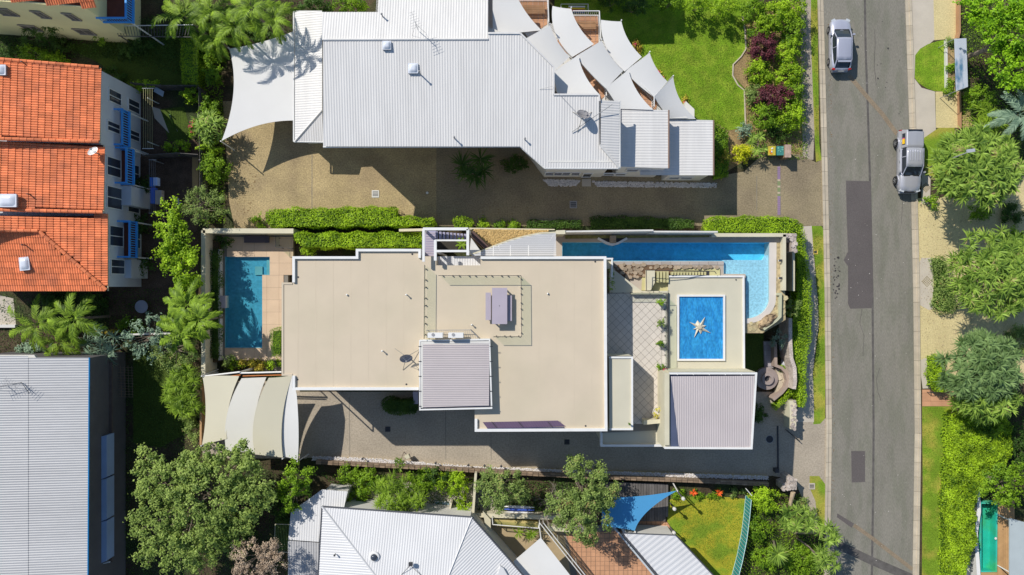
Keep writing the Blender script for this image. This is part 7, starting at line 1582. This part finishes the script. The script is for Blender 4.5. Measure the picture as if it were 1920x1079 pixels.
bush('ground_ferns',1505,1050,42,.8,'ferny groundcover below the screw pines at the bottom',L_mid,ry=34,dens=1.1); bush('grass_tuft',1500,945,16,.7,'light green tuft below the stone gate pier',L_olive,ry=10); bush('shrub',1520,965,16,1.0,'pale shrub at the lower verge tip',L_olive,ry=12)
# east trees
tree('dense_tree',1884,70,84,5.5,'large dense bright green tree at the top right',leafmat('leaf_dense',(.05,.14,.006),(.26,.44,.015),.35),ry=76,rz=2.0,cr=.42,L=.2,Wd=.13,tr=.25,dens=1.4,blobs=[(-22,-52,0,.72),(22,2,.3,.85),(24,55,0,.6)])
bush('shrub',1842,185,34,1.8,'dark shrub under the large dense tree',L_mid,ry=26); screwpine('golden_palm',1852,228,34,1.8,'yellow green fan palm clump above the screw pines',L_palm,nros=10,n=30,L=.9,Wd=.09,cat='palm'); palm('silver_palm',1912,215,56,4.6,'silvery grey palm at the right edge',L_grey,nf=11,Wd=.09)
screwpine('screw_pine',1825,318,92,4.8,'wide dark green screw pine canopy right of the silver pickup',L_pand,nros=110,ry=80,n=34,L=.78,Wd=.10,base=(1850,345),tr=.2)
bush('shrub',1752,378,18,1.4,'dark rounded shrub under the screw pine edge',L_mid,ry=12)
screwpine('screw_pine',1858,512,94,5.0,'airy yellow green screw pine in the middle of the right side',L_pand,nros=98,ry=92,n=28,L=.74,Wd=.09,base=(1880,560),tr=.2)
screwpine('screw_pine',1832,688,84,4.8,'dark screw pine canopy above the terracotta path',leafmat('leaf_pine_dark',(.04,.08,.02),(.17,.25,.09),.25),nros=92,ry=70,n=30,L=.75,Wd=.09,base=(1850,700),tr=.2); screwpine('screw_pine',1850,752,60,4.2,'lower screw pine merging with the bright hedge',L_pand,nros=36,ry=34,n=30,L=.74,Wd=.09,tr=.15)
hedge('street_hedge',[(1751,486),(1768,481),(1784,490),(1792,530),(1802,560),(1800,580),(1785,588),(1765,586),(1752,575),(1757,530)],.7,'patchy hedge beside the upper footpath slab',L_olive,dens=.8,rough=.3); hedge('street_hedge',[(1751,672),(1768,668),(1775,700),(1775,735),(1760,737),(1751,725)],1.3,'small bright hedge beside the lower footpath slab',L_lime,dens=1.1)
hedge('bright_hedge',[(1798,785),(1830,772),(1880,778),(1898,800),(1896,860),(1860,900),(1835,915),(1828,960),(1832,1010),(1815,1060),(1805,1140),(1788,1140),(1793,1020),(1790,960),(1797,880)],2.4,'big bright hedge running down beside the right hand lawn',leafmat('leaf_bright_hedge',(.03,.08,.006),(.30,.43,.02),.35),dens=1.6,rough=.22,L=.16,Wd=.11)
tree('blossom_tree',1882,905,44,4.2,'tree flecked with pale blossom above the green lap pool',L_mid,ry=44,cr=.36,L=.16,Wd=.12,dens=1.3); bush('dark_shrub',1912,835,28,2.0,'dark shaded shrub at the right edge beside the bright hedge',L_dark,ry=40); bush('shrub',1900,400,30,1.0,'low dark groundcover in the shadow of the screw pine',L_dark,ry=20)
bush('shrub',1840,398,28,1.2,'low shrub under the lower edge of the wide screw pine',L_mid,ry=14); bush('broad_shrub',1905,555,34,1.6,'broad dark shrub at the right edge under the airy screw pine',L_mid,ry=40); bush('broad_shrub',1900,455,34,1.6,'broad green shrub at the right edge above the airy screw pine',L_mid,ry=30)
bush('shrub',1910,640,26,1.2,'olive shrub at the right edge between two screw pines',L_olive,ry=34)
t=thing('parked_blue_object','pale blue kayak rack glimpsed under the screw pine','kayak',P(1816,737,0)); MB().box(P(1816,737,1.5),(.9,.4,.2),R(-20)).build('hull',mat('pale_blue_hull',(.4,.55,.75),.5),t)
# loose leaf litter and low ground planting in the unbuilt western and southern beds
def scatter(name,poly,n,m,z=.03,L=.12,Wd=.08,h=.12):
    w_=W(poly,0); xs=[p.x for p in w_]; ys=[p.y for p in w_]; a=RNG.uniform(min(xs),max(xs),n*3); b=RNG.uniform(min(ys),max(ys),n*3)
    pp=np.array([(x,y) for x,y in zip(a,b) if inpoly(x,y,w_)][:n]); C=np.column_stack([pp,z+RNG.uniform(0,h,len(pp))]); v,f=q_leaves(C,RNG.normal(size=C.shape)*.5+np.array([0,0,1.]),L,Wd); npmesh(name,v,f,m,None,kind='stuff')
scatter('ground_cover',[(-5,550),(330,540),(372,660),(372,850),(230,850),(210,670),(-5,665)],5200,L_dark,h=.25)
scatter('ground_cover',[(200,850),(560,870),(560,1085),(200,1085)],7000,L_dark,h=.2)
scatter('ground_cover',[(600,885),(1120,905),(1120,960),(900,955),(650,935)],6500,L_dark,h=.3)
scatter('ground_cover',[(1405,925),(1500,925),(1548,1000),(1565,1085),(1385,1085)],5200,L_mid,h=.25)
scatter('ground_cover',[(1800,-5),(1925,-5),(1925,330),(1800,330)],6500,L_mid,h=.35)
scatter('leaf_litter',[(1720,372),(1925,372),(1925,760),(1730,660)],1800,L_dry,h=.03,L=.1,Wd=.05)
scatter('ground_cover',[(1800,740),(1925,740),(1925,950),(1830,950)],4500,L_dark,h=.35)
scatter('ground_cover',[(200,40),(560,0),(560,60),(430,110),(420,160),(200,110)],6500,L_dark,h=.3)
scatter('ground_cover',[(-5,70),(330,70),(330,110),(-5,110)],3500,L_dark,h=.25)
scatter('ground_cover',[(1395,10),(1510,-10),(1512,300),(1400,300),(1400,180)],5200,L_mid,h=.3)
scatter('ground_cover',[(376,170),(420,170),(425,420),(378,420)],3000,L_mid,h=.4)
scatter('ground_cover',[(1486,545),(1500,545),(1500,765),(1480,765),(1486,640)],1200,L_dark,h=.3)

# specks, leaves and drips on the road
def flecks(name,poly,n,m,z,lo,hi):
    w_=W(poly,0); xs=[p.x for p in w_]; ys=[p.y for p in w_]; V=[]; F=[]; k=0
    while k<n:
        x=random.uniform(min(xs),max(xs)); y=random.uniform(min(ys),max(ys))
        if not inpoly(x,y,w_): continue
        r=random.uniform(lo,hi); a=random.random()*6; b=len(V); nn=6
        V+=[(x+r*random.uniform(.6,1.2)*math.cos(a+i*6.283/nn),y+r*random.uniform(.6,1.2)*math.sin(a+i*6.283/nn),z) for i in range(nn)]; F.append(tuple(range(b,b+nn))); k+=1
    mb=MB(); mb.add(V,F); mb.build(name,m,None,kind='stuff')
flecks('road_flecks',[(1550,0),(1695,0),(1710,1079),(1562,1079)],80,mat('pale_fleck',(.55,.52,.47),.9),.03,.015,.045)
flecks('oil_drips',[(1562,480),(1574,478),(1576,560),(1562,562)],34,mat('oil_spot',(.06,.055,.055),.7),.031,.03,.11)
flecks('oil_drips',[(1640,20),(1690,20),(1695,230),(1640,230)],11,mat('oil_spot',(.06,.055,.055)),.031,.02,.09)
flecks('leaf_drift',[(1552,0),(1558,0),(1566,1000),(1560,1000)],150,mat('dry_leaf',(.22,.14,.06),.9),.032,.02,.05)
flecks('leaf_drift',[(600,395),(760,385),(1320,390),(1320,410),(600,410)],120,mat('dry_leaf',(.22,.14,.06)),.022,.02,.05)
flecks('leaf_drift',[(440,290),(480,290),(480,400),(440,400)],90,mat('dry_leaf',(.22,.14,.06)),.022,.02,.06)
for pts_,wpx in (([(1640,55),(1641,82),(1639,120),(1643,160)],.9),([(1650,690),(1643,712),(1646,735),(1652,752)],.8),([(1616,580),(1612,606),(1620,630),(1618,668)],.7),([(1690,300),(1686,330),(1693,372),(1690,420)],.6)):
    lineband('road_crack',pts_,wpx,.026,asph_seam)

for k,(pl_,n_) in enumerate((([(1165,70),(1300,20),(1395,30),(1372,130),(1398,235),(1300,228)],9000),([(1256,940),(1400,940),(1376,1075),(1268,1000)],4500),([(1522,0),(1531,0),(1535,270),(1529,270)],900),([(1525,430),(1540,430),(1546,700),(1530,700)],1500),([(1730,765),(1795,765),(1788,1079),(1730,1079)],4000))):
    scatter('grass_blades',pl_,n_,mat('grass_blade',(.20,.31,.02),.7,.1,1.,fine=.2,fscale=8),z=.02,L=.09,Wd=.035,h=.05)
